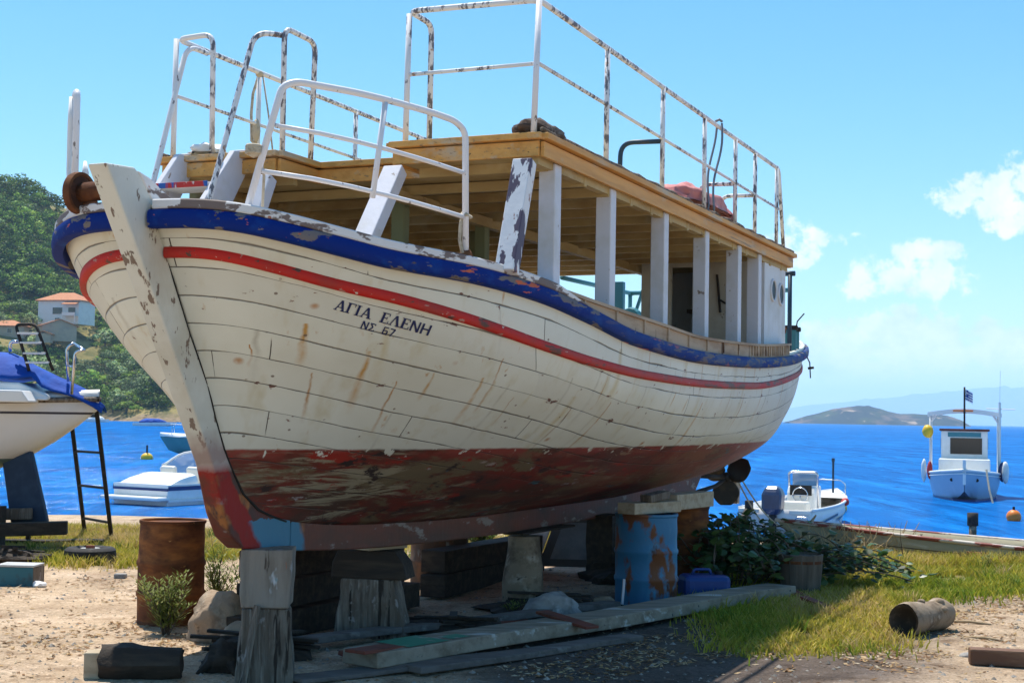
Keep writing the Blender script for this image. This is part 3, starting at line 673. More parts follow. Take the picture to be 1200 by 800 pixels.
# --- decks
def deck(name, s0, s1, dz, m, zfix=None, inset=.05):
    mb = MB(); n = 40; pts = []
    for i in range(n+1):
        s = s0+(s1-s0)*i/n; z = zfix if zfix is not None else z_sheer(s)+dz
        b_ = max(HT, (b_sheer(s) if zfix is None else (hull_at(s, z) or .3))-inset)
        pts.append(((s, -b_, z), (s, b_, z)))
    vs = [p for ab in pts for p in ab]
    mb.add(vs, [(2*i, 2*i+2, 2*i+3, 2*i+1) for i in range(n)])
    return mb.build(name, m, boat)
deck('fore_deck', SE0+.08, 1.25, -.06, m_tan); deck('passenger_deck', 1.25, 8.8, 0, m_tan, zfix=1.86); deck('after_deck', 8.7, SE1-.1, -.05, m_cabin)
mb = MB(); mb.box((1.25, 0, 2.22), (.05, 1.7, .74)); mb.build('deck_step', m_tan, boat)
mb = MB(); mb.box((8.78, 0, 2.15), (.05, 1.7, .56)); mb.build('deck_step', m_tan, boat)

# --- lettering, cut as flat strokes and laid on the planks
GL = {  # strokes as quads on a 1-high letter grid, (x0,y0),(x1,y1),width
 'A': (.80, [((.08, 0), (.40, 1), .09), ((.40, 1), (.72, 0), .19), ((.22, .32), (.60, .32), .08), ((-.05, .03), (.22, .03), .07), ((.52, .03), (.90, .03), .07)]),
 'G': (.66, [((.18, 0), (.18, 1), .19), ((.02, .96), (.68, .96), .08), ((.66, 1), (.66, .70), .07), ((.02, .03), (.38, .03), .07)]),
 'I': (.42, [((.2, 0), (.2, 1), .19), ((0, .96), (.4, .96), .07), ((0, .03), (.4, .03), .07)]),
 'E': (.70, [((.18, 0), (.18, 1), .19), ((0, .96), (.66, .96), .08), ((0, .04), (.70, .04), .08), ((.2, .52), (.5, .52), .08), ((.64, 1), (.64, .74), .06), ((.68, 0), (.68, .28), .06), ((.5, .4), (.5, .64), .05)]),
 'L': (.80, [((.08, 0), (.40, 1), .09), ((.40, 1), (.72, 0), .19), ((-.05, .03), (.22, .03), .07), ((.52, .03), (.90, .03), .07)]),
 'N': (.78, [((.10, 0), (.10, 1), .15), ((.68, 0), (.68, 1), .15), ((.12, 1), (.66, 0), .16)]),
 'H': (.78, [((.10, 0), (.10, 1), .17), ((.68, 0), (.68, 1), .17), ((.1, .5), (.68, .5), .14)]),
 'S': (.66, [((.02, .94), (.62, .94), .12), ((.02, .06), (.62, .06), .12), ((.06, .94), (.40, .5), .14), ((.40, .5), (.06, .06), .14), ((.6, .94), (.6, .76), .08), ((.6, .06), (.6, .24), .08)]),
 '6': (.62, [((.08, .06), (.08, .94), .14), ((.06, .94), (.56, .94), .12), ((.06, .52), (.54, .52), .12), ((.54, .52), (.54, .06), .14), ((.06, .06), (.56, .06), .12)]),
 '7': (.60, [((.02, .93), (.58, .93), .14), ((.56, .93), (.22, 0), .15)]),
 ' ': (.62, [])}
def write(text, p0, dx, up, gap, name):
    mb = MB(); x = 0; lay = []
    for ch in text: lay.append((x, GL[ch][1])); x += GL[ch][0]+gap
    tot_ = x-gap
    kx_ = Vector(dx)/tot_; upv = Vector(up)
    for x0, strokes in lay:
        for a, b, w_ in strokes:
            a, b = Vector(a), Vector(b); d = (b-a).normalized(); nn = Vector((-d.y, d.x))*w_/2
            quad = []
            for q in (a+nn, a-nn, b-nn, b+nn):
                px = Vector(p0)+kx_*(x0+q.x)+upv*q.y
                h, n_ = hull_hit(px.x, px.y)
                if n_.y > 0: n_ = -n_
                quad.append(h+n_*.004)
            mb.add(quad, [(0, 1, 2, 3)])
    return mb.build(name, m_letter, boat)
write('AGIA ELENH', (391, 362), (110.5, 31), (5.2, -11.6), .10, 'name_lettering')
write('NS 67', (421.5, 384), (38.5, 10.5), (4.0, -8.6), .14, 'number_lettering')

# --- roof over the passenger deck
RS0, RS1, RT, RZ = 1.21, 8.72, 1.56, 3.645
NOTCH = (1.78, -.45, .55)     # recess in the front edge: depth, port and starboard side
outline = [(RS0, -RT), (RS0, NOTCH[1]), (NOTCH[0], NOTCH[1]), (NOTCH[0], NOTCH[2]), (RS0, NOTCH[2]), (RS0, RT), (RS1, RT), (RS1, -RT)]
mb = MB(); mb.prism([(x, y, RZ-.0225-.10) for x, y in outline], (0, 0, .022)); mb.prism([(x, y, RZ-.025) for x, y in outline], (0, 0, .05))
roof = mb.build('roof', [m_ceil], boat)
# fascia: a lip board over a deeper board, on every edge
def edge_boards(a, b, nrm):
    a = Vector((a[0], a[1], 0)); b = Vector((b[0], b[1], 0)); nrm = Vector((nrm[0], nrm[1], 0)); d = (b-a).normalized()
    o1, o2 = nrm*.036, nrm*.016
    L1 = MB(); L1.bar(a-d*.03+o1+Vector((0, 0, RZ-.018)), b+d*.03+o1+Vector((0, 0, RZ-.018)), .07, .045); L1.build('roof_lip', m_pine, roof, bevel=.006)
    L2 = MB(); L2.bar(a+o2+Vector((0, 0, RZ-.102)), b+o2+Vector((0, 0, RZ-.102)), .03, .105); L2.build('fascia_board', m_pine, roof, bevel=.004)
E8 = outline
for i, nrm in enumerate([(-1, 0), (0, 1), (-1, 0), (0, -1), (-1, 0), (0, 1), (1, 0), (0, -1)]):
    edge_boards(E8[i], E8[(i+1) % 8], nrm)
mb = MB(); n = 40; pts = []   # folded edge of roofing felt, a little wavy, lying on the port and starboard lips
for sd in (-1, 1):
    p = [(RS0-.02+(RS1-RS0)*i/60, sd*(RT+.02+.012*math.sin(i*1.7)), RZ+.018+.014*abs(math.sin(i*.9+sd))) for i in range(61)]
    mb.tube(p, .018, 6)
mb.build('roofing_felt_edge', m_timber, roof, smooth=True)
s = 1.62 if True else 0
while s < RS1-.1:
    x0 = -RT+.02; mb = MB(); mb.bar((s, x0, RZ-.18), (s, RT-.02, RZ-.18), .055, .075)
    if s > NOTCH[0]+.05: mb.build('roof_beam', m_ceil, roof, bevel=.004)
    s += .52
for y in (-1.50, -.05, 1.50):
    mb = MB(); mb.bar((NOTCH[0] if y == -.05 else RS0+.03, y, RZ-.24 if y == -.05 else RZ-.155), (RS1-.05, y, RZ-.24 if y == -.05 else RZ-.155), .07, .085 if y == -.05 else .09); mb.build('roof_carlin', m_ceil, roof)
for y_, l_ in ((-1.0, 1.0), (1.05, .96)): mb = MB(); mb.box((1.5, y_, RZ-.17), (.05, l_, .07)); mb.build('wing_beam', m_ceil, roof)
# --- posts that carry it
def post(a, b, w_, m_, d_=None):
    mb = MB(); mb.bar(a, b, w_, d_ or w_, up=(1, 0, 0)); return mb.build('roof_post', m_, boat, bevel=.008)
for s, w_ in ((1.57, .125), (2.72, .125), (4.07, .125), (5.33, .125), (6.5, .13), (7.33, .13)):
    post((s, -1.49, RZ-.15), (s, -1.49, z_sheer(s)-.15), w_, m_white)
    post((s, 1.49, RZ-.15), (s, 1.49, z_sheer(s)-.15), w_, m_olive if s < 5 else m_white)
post((1.09, -1.50, RZ-.205), (.82, -1.50, 2.66), .14, m_white_bare, .10)
post((1.13, -.49, RZ-.205), (.55, -.49, 2.66), .15, m_white, .10)
post((1.13, .59, RZ-.205), (.75, .59, 2.66), .14, m_white, .10)
post((1.10, 1.49, RZ-.205), (.95, 1.49, 2.66), .13, m_white, .10)
post((2.35, .12, RZ-.16), (2.35, .12, 1.86), .11, m_olive); post((4.6, .5, RZ-.16), (4.6, .5, 1.86), .11, m_olive); post((3.6, -.02, RZ-.2), (3.6, -.02, 1.86), .10, m_olive)
# --- starboard side screen of horizontal boards inside
mb = MB()
for i in range(7): mb.box((3.75, 1.42, 2.62+i*.128), (4.3, .025, .122))
mb.build('side_screen', m_ceil, boat)
# --- after cabin
CS = 7.64
mb = MB()
mb.box(((CS+8.62)/2, -1.505, 3.02), (8.62-CS, .04, 1.03))
cab = mb.build('cabin', m_cabin, boat)
mb = MB()
DY0, DY1 = -.76, -.47
mb.box((CS+.02, (-1.48+DY0)/2, 2.72), (.04, DY0+1.48, 1.62)); mb.box((CS+.02, (DY1-.12)/2, 2.72), (.04, -.12-DY1, 1.62)); mb.box((CS+.02, (DY0+DY1)/2, 3.47), (.04, DY1-DY0-.002, .12))
mb.build('cabin_front', m_cabin_in, cab)
mb = MB(); mb.box((8.2, -.14, 2.72), (1.08, .04, 1.62)); mb.box((8.62, -.82, 2.72), (.04, 1.33, 1.62)); mb.build('cabin_back', m_cabin, cab)
mb = MB(); mb.box((CS+.5, (DY0+DY1)/2-.1, 2.95), (.3, .34, .04)); mb.build('shelf', m_cloth, cab)
for s, z in ((8.015, 3.17), (8.38, 3.155)):
    mb = MB(); Mx = Matrix.Rotation(R(90), 3, 'X')
    mb.lathe([(.105, -.02), (.125, -.02), (.13, .0), (.122, .014), (.108, .016), (.105, -.02)], (s, -1.53, z), 28, M=Mx)
    ph = mb.build('porthole', m_white, cab, smooth=True)
    mb = MB(); mb.lathe([(0, -.004), (.107, -.004), (.107, .004), (0, .004)], (s, -1.53, z), 28, M=Mx); mb.build('pane', m_port, ph)
mb = MB(); mb.bar((CS-.02, -1.0, 3.32), (CS-.02, -1.04, 2.9), .03, .02); mb.bar((CS-.03, -1.02, 3.05), (CS-.03, -1.10, 3.0), .03, .02); mb.build('wall_bracket', m_iron, cab)
# --- fittings aft
mb = MB(); mb.tube([(8.87, -1.52, 2.5), (8.87, -1.52, 3.44)], .026, 10); mb.tube([(8.87, -1.58, 3.44), (8.87, -1.44, 3.44)], .03, 8); mb.build('stern_pole', m_navy, boat, smooth=True)
mb = MB(); mb.lathe([(0, 0), (.11, 0), (.11, .05), (.09, .06), (.09, .24), (.11, .26), (.11, .31), (0, .31)], (8.92, -1.36, 2.5), 16); mb.build('winch_drum', m_rust, boat, smooth=True)
for s, y in ((9.28, -1.44), (9.62, -1.40)):
    mb = MB(); mb.box((s, y, 2.66), (.13, .13, .30), rot=(0, 0, .2)); bl = mb.build('mooring_bitt', m_teal, boat, bevel=.012)
    mb = MB(); mb.box((s, y, 2.835), (.17, .17, .05), rot=(0, 0, .2)); mb.build('bitt_cap', m_iron, bl, bevel=.012)
mb = MB(); mb.tube([(9.3, -1.5, 2.83), (9.1, -1.56, 2.9), (9.0, -1.66, 2.98)], .008, 5); mb.build('bent_wire', m_iron, boat)
mb = MB(); mb.tube([(10.0, -1.44, 2.60), (10.02, -1.51, 2.45), (10.02, -1.52, 2.26)], .008, 5); mb.tube([(10.02, -1.49, 2.38), (10.02, -1.56, 2.39)], .016, 6); mb.build('hanging_hook', m_iron, boat)
# blue pipe frame and net hauler on the far side aft
mb = MB()
for a, b in (((8.9, 1.35, 3.46), (11.3, 1.25, 3.46)), ((11.2, 1.25, 3.46), (11.2, 1.25, 2.6)), ((8.9, .2, 3.46), (11.2, .2, 3.46)), ((11.2, 1.25, 3.46), (11.2, -1.0, 3.46))): mb.tube([a, b], .03, 8)
mb.build('pipe_frame', m_teal, boat, smooth=True)
mb = MB(); mb.box((9.6, .62, 2.78), (.4, .36, .3)); mb.bar((9.5, .80, 2.6), (9.5, .80, 3.45), .12, .10); mb.bar((9.5, .28, 2.6), (9.5, .28, 3.45), .10, .10); mb.bar((9.45, .62, 2.9), (9.45, .45, 3.4), .04, .04)
mb.lathe([(0, -.1), (.12, -.1), (.14, 0), (.12, .1), (0, .1)], (9.4, .6, 2.98), 14, M=Matrix.Rotation(R(90), 3, 'Y'))
mb.build('net_hauler', m_teal, boat, bevel=.01)

# --- guard rails of steel tube
TR = .0215
def tubes(name, lines, m_=None, parent=None, r_=TR):
    mb = MB()
    for L_ in lines: mb.tube(L_, r_, 9)
    return mb.build(name, m_ or m_tube, parent or boat, smooth=True)
ZT, ZM = 4.585, 4.145
yP = -1.52
rail = tubes('roof_railing', [arc_pts([(1.62, -.50, RZ), (1.62, -.50, ZT+.02), (1.25, -.51, ZT+.02), (1.24, yP, ZT), (8.27, yP, ZT-.02), (8.55, yP, RZ-.02)], .09)], m_tube_dark)
tubes('mid_rail', [[(1.25, -.51, ZM), (1.25, yP, ZM)], [(1.25, yP, ZM), (8.3, yP, ZM-.03)]], m_tube_dark, rail, .0145)
for s, m_ in ((1.245, m_tube), (2.62, m_tube_dark), (4.02, m_tube_dark), (5.3, m_tube_dark), (6.41, m_tube_dark), (7.21, m_tube_dark), (8.18, m_tube_dark)):
    tubes('rail_post', [[(s-.06 if s < 1.3 else s, yP, RZ-.01), (s, yP, ZT)]], m_, rail)
tubes('rail_post', [[(1.25, -.50, RZ), (1.25, -.51, ZT)]], m_tube_dark, rail)
for s in (4.02, 6.41, 7.21):
    tubes('seat_hoop', [arc_pts([(s, yP, 4.11), (s, -1.14, 4.12), (s, -1.13, RZ)], .12)], m_navy if s < 5 else m_tube_dark, rail)
# starboard railing, with stair hand rails
yS = 1.52
rail2 = tubes('roof_railing', [arc_pts([(1.25, 1.16, RZ), (1.25, 1.18, ZT+.01), (1.26, yS, ZT), (8.3, yS, ZT-.02), (8.5, yS, RZ)], .1)], m_tube_dark)
tubes('mid_rail', [[(1.27, yS, ZM), (8.3, yS, ZM-.03)]], m_tube_dark, rail2, .0145)
for s in (1.25, 2.39, 4.02, 5.3, 6.41, 7.4):
    tubes('rail_post', [[(s, yS, RZ-.01), (s, yS, ZT)]], m_tube_dark, rail2)
tubes('rail_loop', [arc_pts([(1.27, .545, RZ), (1.25, .54, ZT), (1.72, .56, ZT), (1.72, .58, RZ)], .1)], m_tube_dark, rail2)
tubes('stair_hand_rail', [arc_pts([(.93, 1.5, 2.75), (.95, 1.5, 3.3), (1.36, 1.5, 4.56), (1.62, 1.5, 4.56)], .14)], m_tube_dark)
tubes('stair_hand_rail', [arc_pts([(.60, .78, 2.75), (.68, .77, 3.2), (1.1, .70, 4.53), (1.28, .55, 4.53)], .14)], m_tube_dark)
# bow rail on the port gunwale, a short hoop on the starboard one
for sd in (-1,):
    q = lambda s, z: (s, sd*(b_sheer(s)-.08), z)
    bowr = tubes('bow_rail', [arc_pts([q(-.88, 2.86), q(-.755, 3.61), q(-.69, 3.645)]+[q(-.55+.2*i, 3.645-.008*i) for i in range(1, 5)]+[q(.42, 3.60), q(.525, 3.55), q(.55, 2.73)], .10, 4)], m_tube)
    tubes('mid_rail', [[q(-.78+1.285*i/6, 3.375-.095*i/6) for i in range(7)]], m_tube, bowr, .0145)
    tubes('mid_rail', [[q(-.83+1.35*i/6, 3.105-.11*i/6) for i in range(7)]], m_tube, bowr, .0145)
    tubes('rail_post', [[q(-.16, 3.61), q(-.235, 3.02)]], m_tube, bowr, .018)
    mb = MB()
    for s in (-.88, .55): mb.blob(q(s, 2.86 if s < 0 else 2.745), (.045, .045, .05), 3, .3, 2)
    mb.build('rusted_foot', m_rust, bowr, smooth=True)
q = lambda s, z: (s, b_sheer(s)-.08, z)
hoop = tubes('bow_hoop', [arc_pts([q(-.86, 2.86), q(-.84, 3.67), q(-.72, 3.67), q(-.66, 3.4), q(-.62, 2.8)], .06)], m_tube)
# dark open seam where the planks meet the stem
for sd in (-1, 1):
    mb = MB(); mb.tube([(x-.004+.008*math.sin(z*17), sd*.069, z) for x, z in [(.5, .995), (.3, 1.045), (.16, 1.09), (-.03, 1.2), (-.13, 1.34), (-.235, 1.48), (-.34, 1.68), (-.435, 1.88), (-.62, 2.18), (-.79, 2.48), (-.92, 2.7), (-1.03, 2.88)]], [.007, .009, .010, .009, .007, .006, .0045, .006, .004, .005, .0035, .005], 5); mb.build('stem_seam', m_dark, boat)
# --- stair from the fore deck up to the roof, starboard
stair = None
for y in (1.36, .86):
    mb = MB(); mb.prism([(.98, y, 3.26), (.80, y, 2.82), (1.02, y, 2.82), (1.50, y, 3.52), (1.58, y, 3.68), (1.50, y, 3.73), (1.36, y, 3.70)], (0, .05, 0))
    mb.v = [(x-.28, yy, z-.05) for x, yy, z in mb.v]
    o_ = mb.build('stair' if stair is None else 'stringer', m_white, boat if stair is None else stair, bevel=.01)
    if stair is None: stair = o_
m_tread_edge = mat('red_blue_tread_edge', (.45, .03, .025), .6, [((.02, .10, .38), (1, 6, 1), .50, .53), ((.6, .58, .55), (9, 30, 9), .62, .66)])
for x, z in ((.66, 3.02), (.95, 3.365)):
    mb = MB(); mb.box((x, 1.11, z), (.26, .45, .035)); tr_ = mb.build('tread', m_canopy, stair)
    mb = MB(); mb.box((x-.137, 1.11, z), (.014, .46, .04)); mb.build('tread_edge', m_tread_edge, tr_, bevel=.004)
# --- rusty anchor roller beside the stem
mb = MB(); Mx = Matrix.Rotation(R(90), 3, 'X')
mb.tube([(-1.02, .05, 3.02), (-1.02, .50, 3.0)], [.055, .06], 14)
ro = mb.build('anchor_roller', m_rust, boat, smooth=True)
mb = MB(); mb.lathe([(0, -.016), (.104, -.016), (.106, -.024), (.124, -.024), (.127, -.01), (.127, .01), (.124, .024), (.106, .024), (.104, .016), (0, .016)], (-1.02, .47, 3.0), 30, M=Mx); autosmooth(mb.build('roller_wheel', m_rust, ro), 35)
mb = MB(); mb.lathe([(0, -.0185), (.100, -.0185), (.100, .0185), (0, .0185)], (-1.02, .47, 3.0), 26, M=Mx); mb.build('wheel_web', m_web, ro)
mb = MB(); mb.bar((-.95, .47, 2.86), (-.98, .47, 3.08), .05, .10); mb.bar((-.8, .62, 2.86), (-.8, .62, 3.0), .12, .12); mb.build('roller_bracket', m_rust, ro, bevel=.01)

# --- things lying on or tied to the boat
def onworld(p): return BM @ Vector(p)
p = onworld((1.33, -1.46, RZ+.005)); t_ = MB()
t_.blob((0, 0, .055), (.15, .13, .07), 4, .35, 3, 2.2); t_.blob((.16, -.05, .045), (.13, .10, .06), 9, .4, 3, 2.4); t_.tube([(-.12, .1, .03), (.05, -.05, .09), (.2, -.12, .05), (.3, .0, .03)], .03, 7)
tag(t_.build('cloth_bundle', m_cloth, loc=p, rotz=R(66), smooth=True), 'dark brown cloth bundle on the front port corner of the boat roof', 'bundle')
p = onworld((5.75, -1.28, RZ+.005)); t_ = MB()
t_.blob((0, 0, .12), (.95, .25, .21), 12, .22, 4, 2.0, flat=-.0); t_.blob((.75, .0, .09), (.3, .22, .15), 15, .3, 3, 2.5, flat=0)
pk = tag(t_.build('tarp_roll', m_pink, loc=p, rotz=R(66), smooth=True), 'long faded pink rolled tarp lying on the boat roof behind the rail', 'tarp')
p = onworld((1.36, 1.27, RZ+.003)); t_ = MB(); t_.blob((0, 0, .04), (.13, .17, .085), 21, .45, 3, 2.8, flat=0)
tag(t_.build('rag', m_flagw, loc=p, smooth=True), 'crumpled white rag on the starboard end of the boat roof', 'rag')
a_, b_ = onworld((5.78, yP, ZT+.02)), onworld((5.42, yP-.02, RZ+.05)); mid = (a_+b_)/2
t_ = MB(); o_ = b_
for k, (off, sg) in enumerate(((.03, .05), (-.035, .14))):
    P_ = [a_.lerp(b_, i/14)+Vector((math.sin(i*.5+k)*.02+off, 0, 0))+Vector((0, 0, -sg*math.sin(math.pi*i/14)*.3)) for i in range(15)]
    t_.tube([q-o_ for q in P_], .011, 6)
t_.tube([a_-o_+Vector((-.03, 0, .02)), a_-o_+Vector((.0, -.04, .03)), a_-o_+Vector((.03, 0, .02))], .013, 6)
tag(t_.build('hanging_cable', m_grey_cable, loc=o_, smooth=True), 'pair of grey cables looped over the port roof railing', 'cable')
p = onworld((2.39, yS, 4.25)); t_ = MB(); t_.tube([(0, 0, .33), (-.05, .0, .15), (-.06, 0, -.02), (-.05, 0, -.25), (.0, 0, -.3)], .014, 6); t_.blob((-.01, -.02, -.17), (.035, .035, .10), 5, .25, 2); t_.blob((0, 0, .32), (.035, .035, .035), 2, .3, 2); t_.tube([(.03, 0, .3), (.1, -.02, -.1), (.16, -.02, -.55)], .008, 5)
tag(t_.build('tied_rope', m_rope, loc=p, smooth=True), 'knotted rope with a small bag tied to the starboard roof rail post', 'rope')
p = onworld((.55, -b_sheer(.55)+.08, 2.75)); t_ = MB(); t_.tube([(-.02, .01, .28), (-.035, -.02, .2), (-.04, -.01, .1), (-.02, -.03, .01)], .012, 6); t_.tube([(-.03, .02, .27), (0, -.035, .26), (.03, .02, .25), (-.02, .03, .24), (-.03, -.02, .23)], .012, 6)
tag(t_.build('rope_end', m_rope, loc=p, smooth=True), 'short rope end knotted round the after leg of the port bow rail', 'rope')
p = onworld((-.85, -b_sheer(-.85)+.10, 2.88)); t_ = MB(); t_.tube([(0.02, 0, .38), (.06, .02, .2), (.05, .05, 0)], .009, 6); t_.blob((.0, 0, .33), (.04, .04, .03), 8, .3, 2)
for k in range(4): t_.tube([(.04*math.cos(a), .04*math.sin(a), .33+.012*k) for a in [i*math.pi/5 for i in range(11)]], .012, 5)
tag(t_.build('rope_lashing', m_rope, loc=p, smooth=True), 'rope lashing round the forward leg of the port bow rail', 'rope')
p = onworld((-.62, .62, 2.86)); t_ = MB()
for k in range(3): t_.tube([(.16*math.cos(a)+.02*k, .12*math.sin(a), .03+.03*k) for a in [i*math.pi/7 for i in range(15)]], .022, 6)
tag(t_.build('net_heap', m_green_net, loc=p, smooth=True), 'small heap of bright green line on the fore deck', 'net')
q = lambda s, z: onworld((s, (b_sheer(s)-.10), z)); o_ = q(-.8, 2.9); t_ = MB()
P_ = [q(-.80, 3.66), q(-.82, 3.5), q(-.80, 3.2), q(-.86, 3.05), q(-.84, 2.92)]
t_.tube([x-o_+Vector((-.045, 0, -.02)) for x in P_], [.012, .02, .014, .02, .014], 7); t_.tube([x-o_+Vector((.055, 0, -.42+.09*i if i < 3 else 0)) for i, x in enumerate(P_)], [.01, .022, .026, .018, .016], 7)
tag(t_.build('canvas_strap', m_flagw, loc=o_, smooth=True), 'off-white canvas straps hung on the starboard bow rail', 'strap')
# ================================================================== the shore: ground, grass, litter
def inpoly(x, y, P):
    c = False; j = len(P)-1
    for i in range(len(P)):
        if (P[i][1] > y) != (P[j][1] > y) and x < (P[j][0]-P[i][0])*(y-P[i][1])/(P[j][1]-P[i][1])+P[i][0]: c = not c
        j = i
    return c
def gz(x, y):
    shore = 22.6+.5*math.sin(x*.35)+.35*math.sin(x*.9+1)-3.0*smooth(2.2, 4.4, x)-.5*min(8, max(0, x-4.4))
    n_ = noise.noise(Vector((x*.35, y*.35, 0)))*.05+noise.noise(Vector((x*1.3, y*1.3, 4)))*.018
    return n_*(1 if y < 24 else .4)-1.7*smooth(shore, shore+17, y)-6*smooth(44, 80, y)
xs = sorted(set([-400, -200, -100, -60, -40]+[-26+.5*i for i in range(105)]+[40, 60, 100, 200, 400]))
ys = [-60, -30, -12, -4, 2]+[4+.25*i for i in range(88)]+[26+.6*i for i in range(30)]+[46, 52, 60, 72, 90]
mb = MB(); nx = len(xs)
mb.add([(x, y, gz(x, y)) for y in ys for x in xs], [(j*nx+i, j*nx+i+1, (j+1)*nx+i+1, (j+1)*nx+i) for j in range(len(ys)-1) for i in range(nx-1)])
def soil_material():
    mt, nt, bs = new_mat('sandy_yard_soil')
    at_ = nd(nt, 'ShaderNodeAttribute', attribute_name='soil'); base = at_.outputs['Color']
    def mul(f, c):
        global col_
        m2 = nd(nt, 'ShaderNodeMix', data_type='RGBA', blend_type='MULTIPLY'); nt.links.new(f, m2.inputs[0]); nt.links.new(col_, m2.inputs[6]); m2.inputs[7].default_value = c4(c); col_ = m2.outputs[2]
    global col_
    col_ = base
    mul(noise_mask(nt, .35, .42, .62), (.76, .78, .82)); mul(noise_mask(nt, 1.3, .5, .72), (1.22, 1.26, 1.35)); mul(noise_mask(nt, 3.2, .52, .70, detail=8), (.58, .53, .5)); mul(noise_mask(nt, .9, .55, .68, detail=6), (.72, .68, .66)); mul(noise_mask(nt, 9., .5, .7, detail=8), (1.2, 1.2, 1.22))
    mul(noise_mask(nt, 30, .58, .66, detail=2), (1.35, 1.38, 1.45)); mul(noise_mask(nt, 44, .58, .66, detail=2), (.5, .5, .5))
    nt.links.new(col_, bs.inputs['Base Color']); bs.inputs['Roughness'].default_value = .95; bs.inputs['Specular IOR Level'].default_value = .12
    b = nd(nt, 'ShaderNodeBump'); b.inputs['Strength'].default_value = .9; b.inputs['Distance'].default_value = .025
    h = mth(nt, 'ADD', noise_mask(nt, 26, 0, 1, detail=5), mth(nt, 'MULTIPLY', noise_mask(nt, 5, 0, 1, detail=4), 2.5)); nt.links.new(h, b.inputs['Height']); nt.links.new(b.outputs[0], bs.inputs['Normal'])
    return mt
m_ground = soil_material()
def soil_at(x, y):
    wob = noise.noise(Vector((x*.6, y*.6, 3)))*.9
    dark = smooth(0, 1.2, min((x+1.0-(y-9.5)*.30+wob)*1.2, (3.1-(x-(y-9.5)*.42)+wob)*1.0)) if 6 < y < 20 else 0  # the boat's shade put into the soil colour under and beside it
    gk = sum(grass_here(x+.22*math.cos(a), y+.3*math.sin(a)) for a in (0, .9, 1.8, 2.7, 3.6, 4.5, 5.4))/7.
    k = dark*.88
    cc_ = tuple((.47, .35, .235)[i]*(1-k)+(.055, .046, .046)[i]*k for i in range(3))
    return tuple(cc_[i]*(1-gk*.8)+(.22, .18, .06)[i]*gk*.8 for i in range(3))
GROUND_PENDING = mb; 

g2 = lambda u, v: tuple(G(u, v)[:2])
GRASS_R = [g2(u, v) for u, v in [(835, 742), (870, 768), (930, 765), (990, 768), (1045, 752), (1050, 722), (1115, 700), (1200, 698), (1290, 700), (1400, 640), (950, 634), (880, 660), (800, 715)]]
GRASS_L = [g2(u, v) for u, v in [(-80, 655), (60, 655), (110, 668), (160, 664), (300, 650), (330, 640), (520, 632), (520, 622), (-200, 618)]]
def grass_here(x, y):
    wob = noise.noise(Vector((x*.9, y*.9, 2)))*.5
    return inpoly(x+wob*.5, y+wob*.8, GRASS_R) or inpoly(x+wob*.5, y+wob, GRASS_L) or (y+wob > 18.4 and y < 20.6+wob and x < 2.5)
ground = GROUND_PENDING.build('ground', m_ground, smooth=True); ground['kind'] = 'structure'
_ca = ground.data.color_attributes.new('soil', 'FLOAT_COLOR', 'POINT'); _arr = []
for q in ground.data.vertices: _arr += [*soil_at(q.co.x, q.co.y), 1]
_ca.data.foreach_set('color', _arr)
rg = random.Random(11)
mb = MB(); nb = 0
def blade(mb, x, y, h, col, lean=.5, wd=.006):
    a = rg.uniform(0, 6.283); z = gz(x, y)-.005
    dx, dy = math.cos(a), math.sin(a); b = rg.uniform(0, 6.283); lx, ly = math.cos(b)*lean*h, math.sin(b)*lean*h
    mb.add([(x-dx*wd, y-dy*wd, z), (x+dx*wd, y+dy*wd, z), (x+lx*.4+dx*wd*.7, y+ly*.4+dy*wd*.7, z+h*.6), (x+lx*.4-dx*wd*.7, y+ly*.4-dy*wd*.7, z+h*.6), (x+lx, y+ly, z+h)],
           [(0, 1, 2, 3), (3, 2, 4)], 0, col)
def gcol(x, y):
    d = noise.noise(Vector((x*.5, y*.5, 7)))+noise.noise(Vector((x*1.7, y*1.7, 3)))*.5+rg.gauss(0, .22)
    g_ = (.20, .29, .025); yl = (.50, .42, .06); st_ = (.60, .44, .19)
    t = min(max(.50+d*.8+(.20 if y > 16.2 else -.08), 0), 1)
    a, b, k = (g_, yl, t/.65) if t < .65 else (yl, st_, (t-.65)/.35)
    f = rg.uniform(.75, 1.15)
    return tuple((a[i]*(1-k)+b[i]*k)*f for i in range(3))
tries = 0
while nb < 115000 and tries < 900000:
    tries += 1
    x, y = rg.uniform(-9, 10), rg.uniform(10.2, 23.6)
    if y < 13 and x < 0: continue
    if abs(x) > y*.39+.6 or not grass_here(x+rg.gauss(0, .16), y+rg.gauss(0, .22)): continue
    if x > 3.2 and y > 19.30-.6*(x-4.1): continue
    if x > 2.5 and y > 13 and noise.noise(Vector((x*1.1, y*1.1, 21)))+noise.noise(Vector((x*4, y*4, 2)))*.4 > .42: continue
    if noise.noise(Vector((x*1.9, y*1.9, 9)))+noise.noise(Vector((x*6, y*6, 1)))*.5 < (-.5 if x > 0 else -.16): continue
    u, v = project((x, y, 0))
    if 300 < u < 900 and y > 13 and rg.random() < .55: continue
    h = rg.uniform(.035, .10)*(1.0 if y < 15 else 1.35)*(1+.8*max(0, noise.noise(Vector((x*.8, y*.8, 5)))))
    if y > 17.0: h *= 1.5 if x > 0 else .9
    blade(mb, x, y, h, gcol(x, y), rg.uniform(.2, 1.1), rg.uniform(.005, .010)); nb += 1
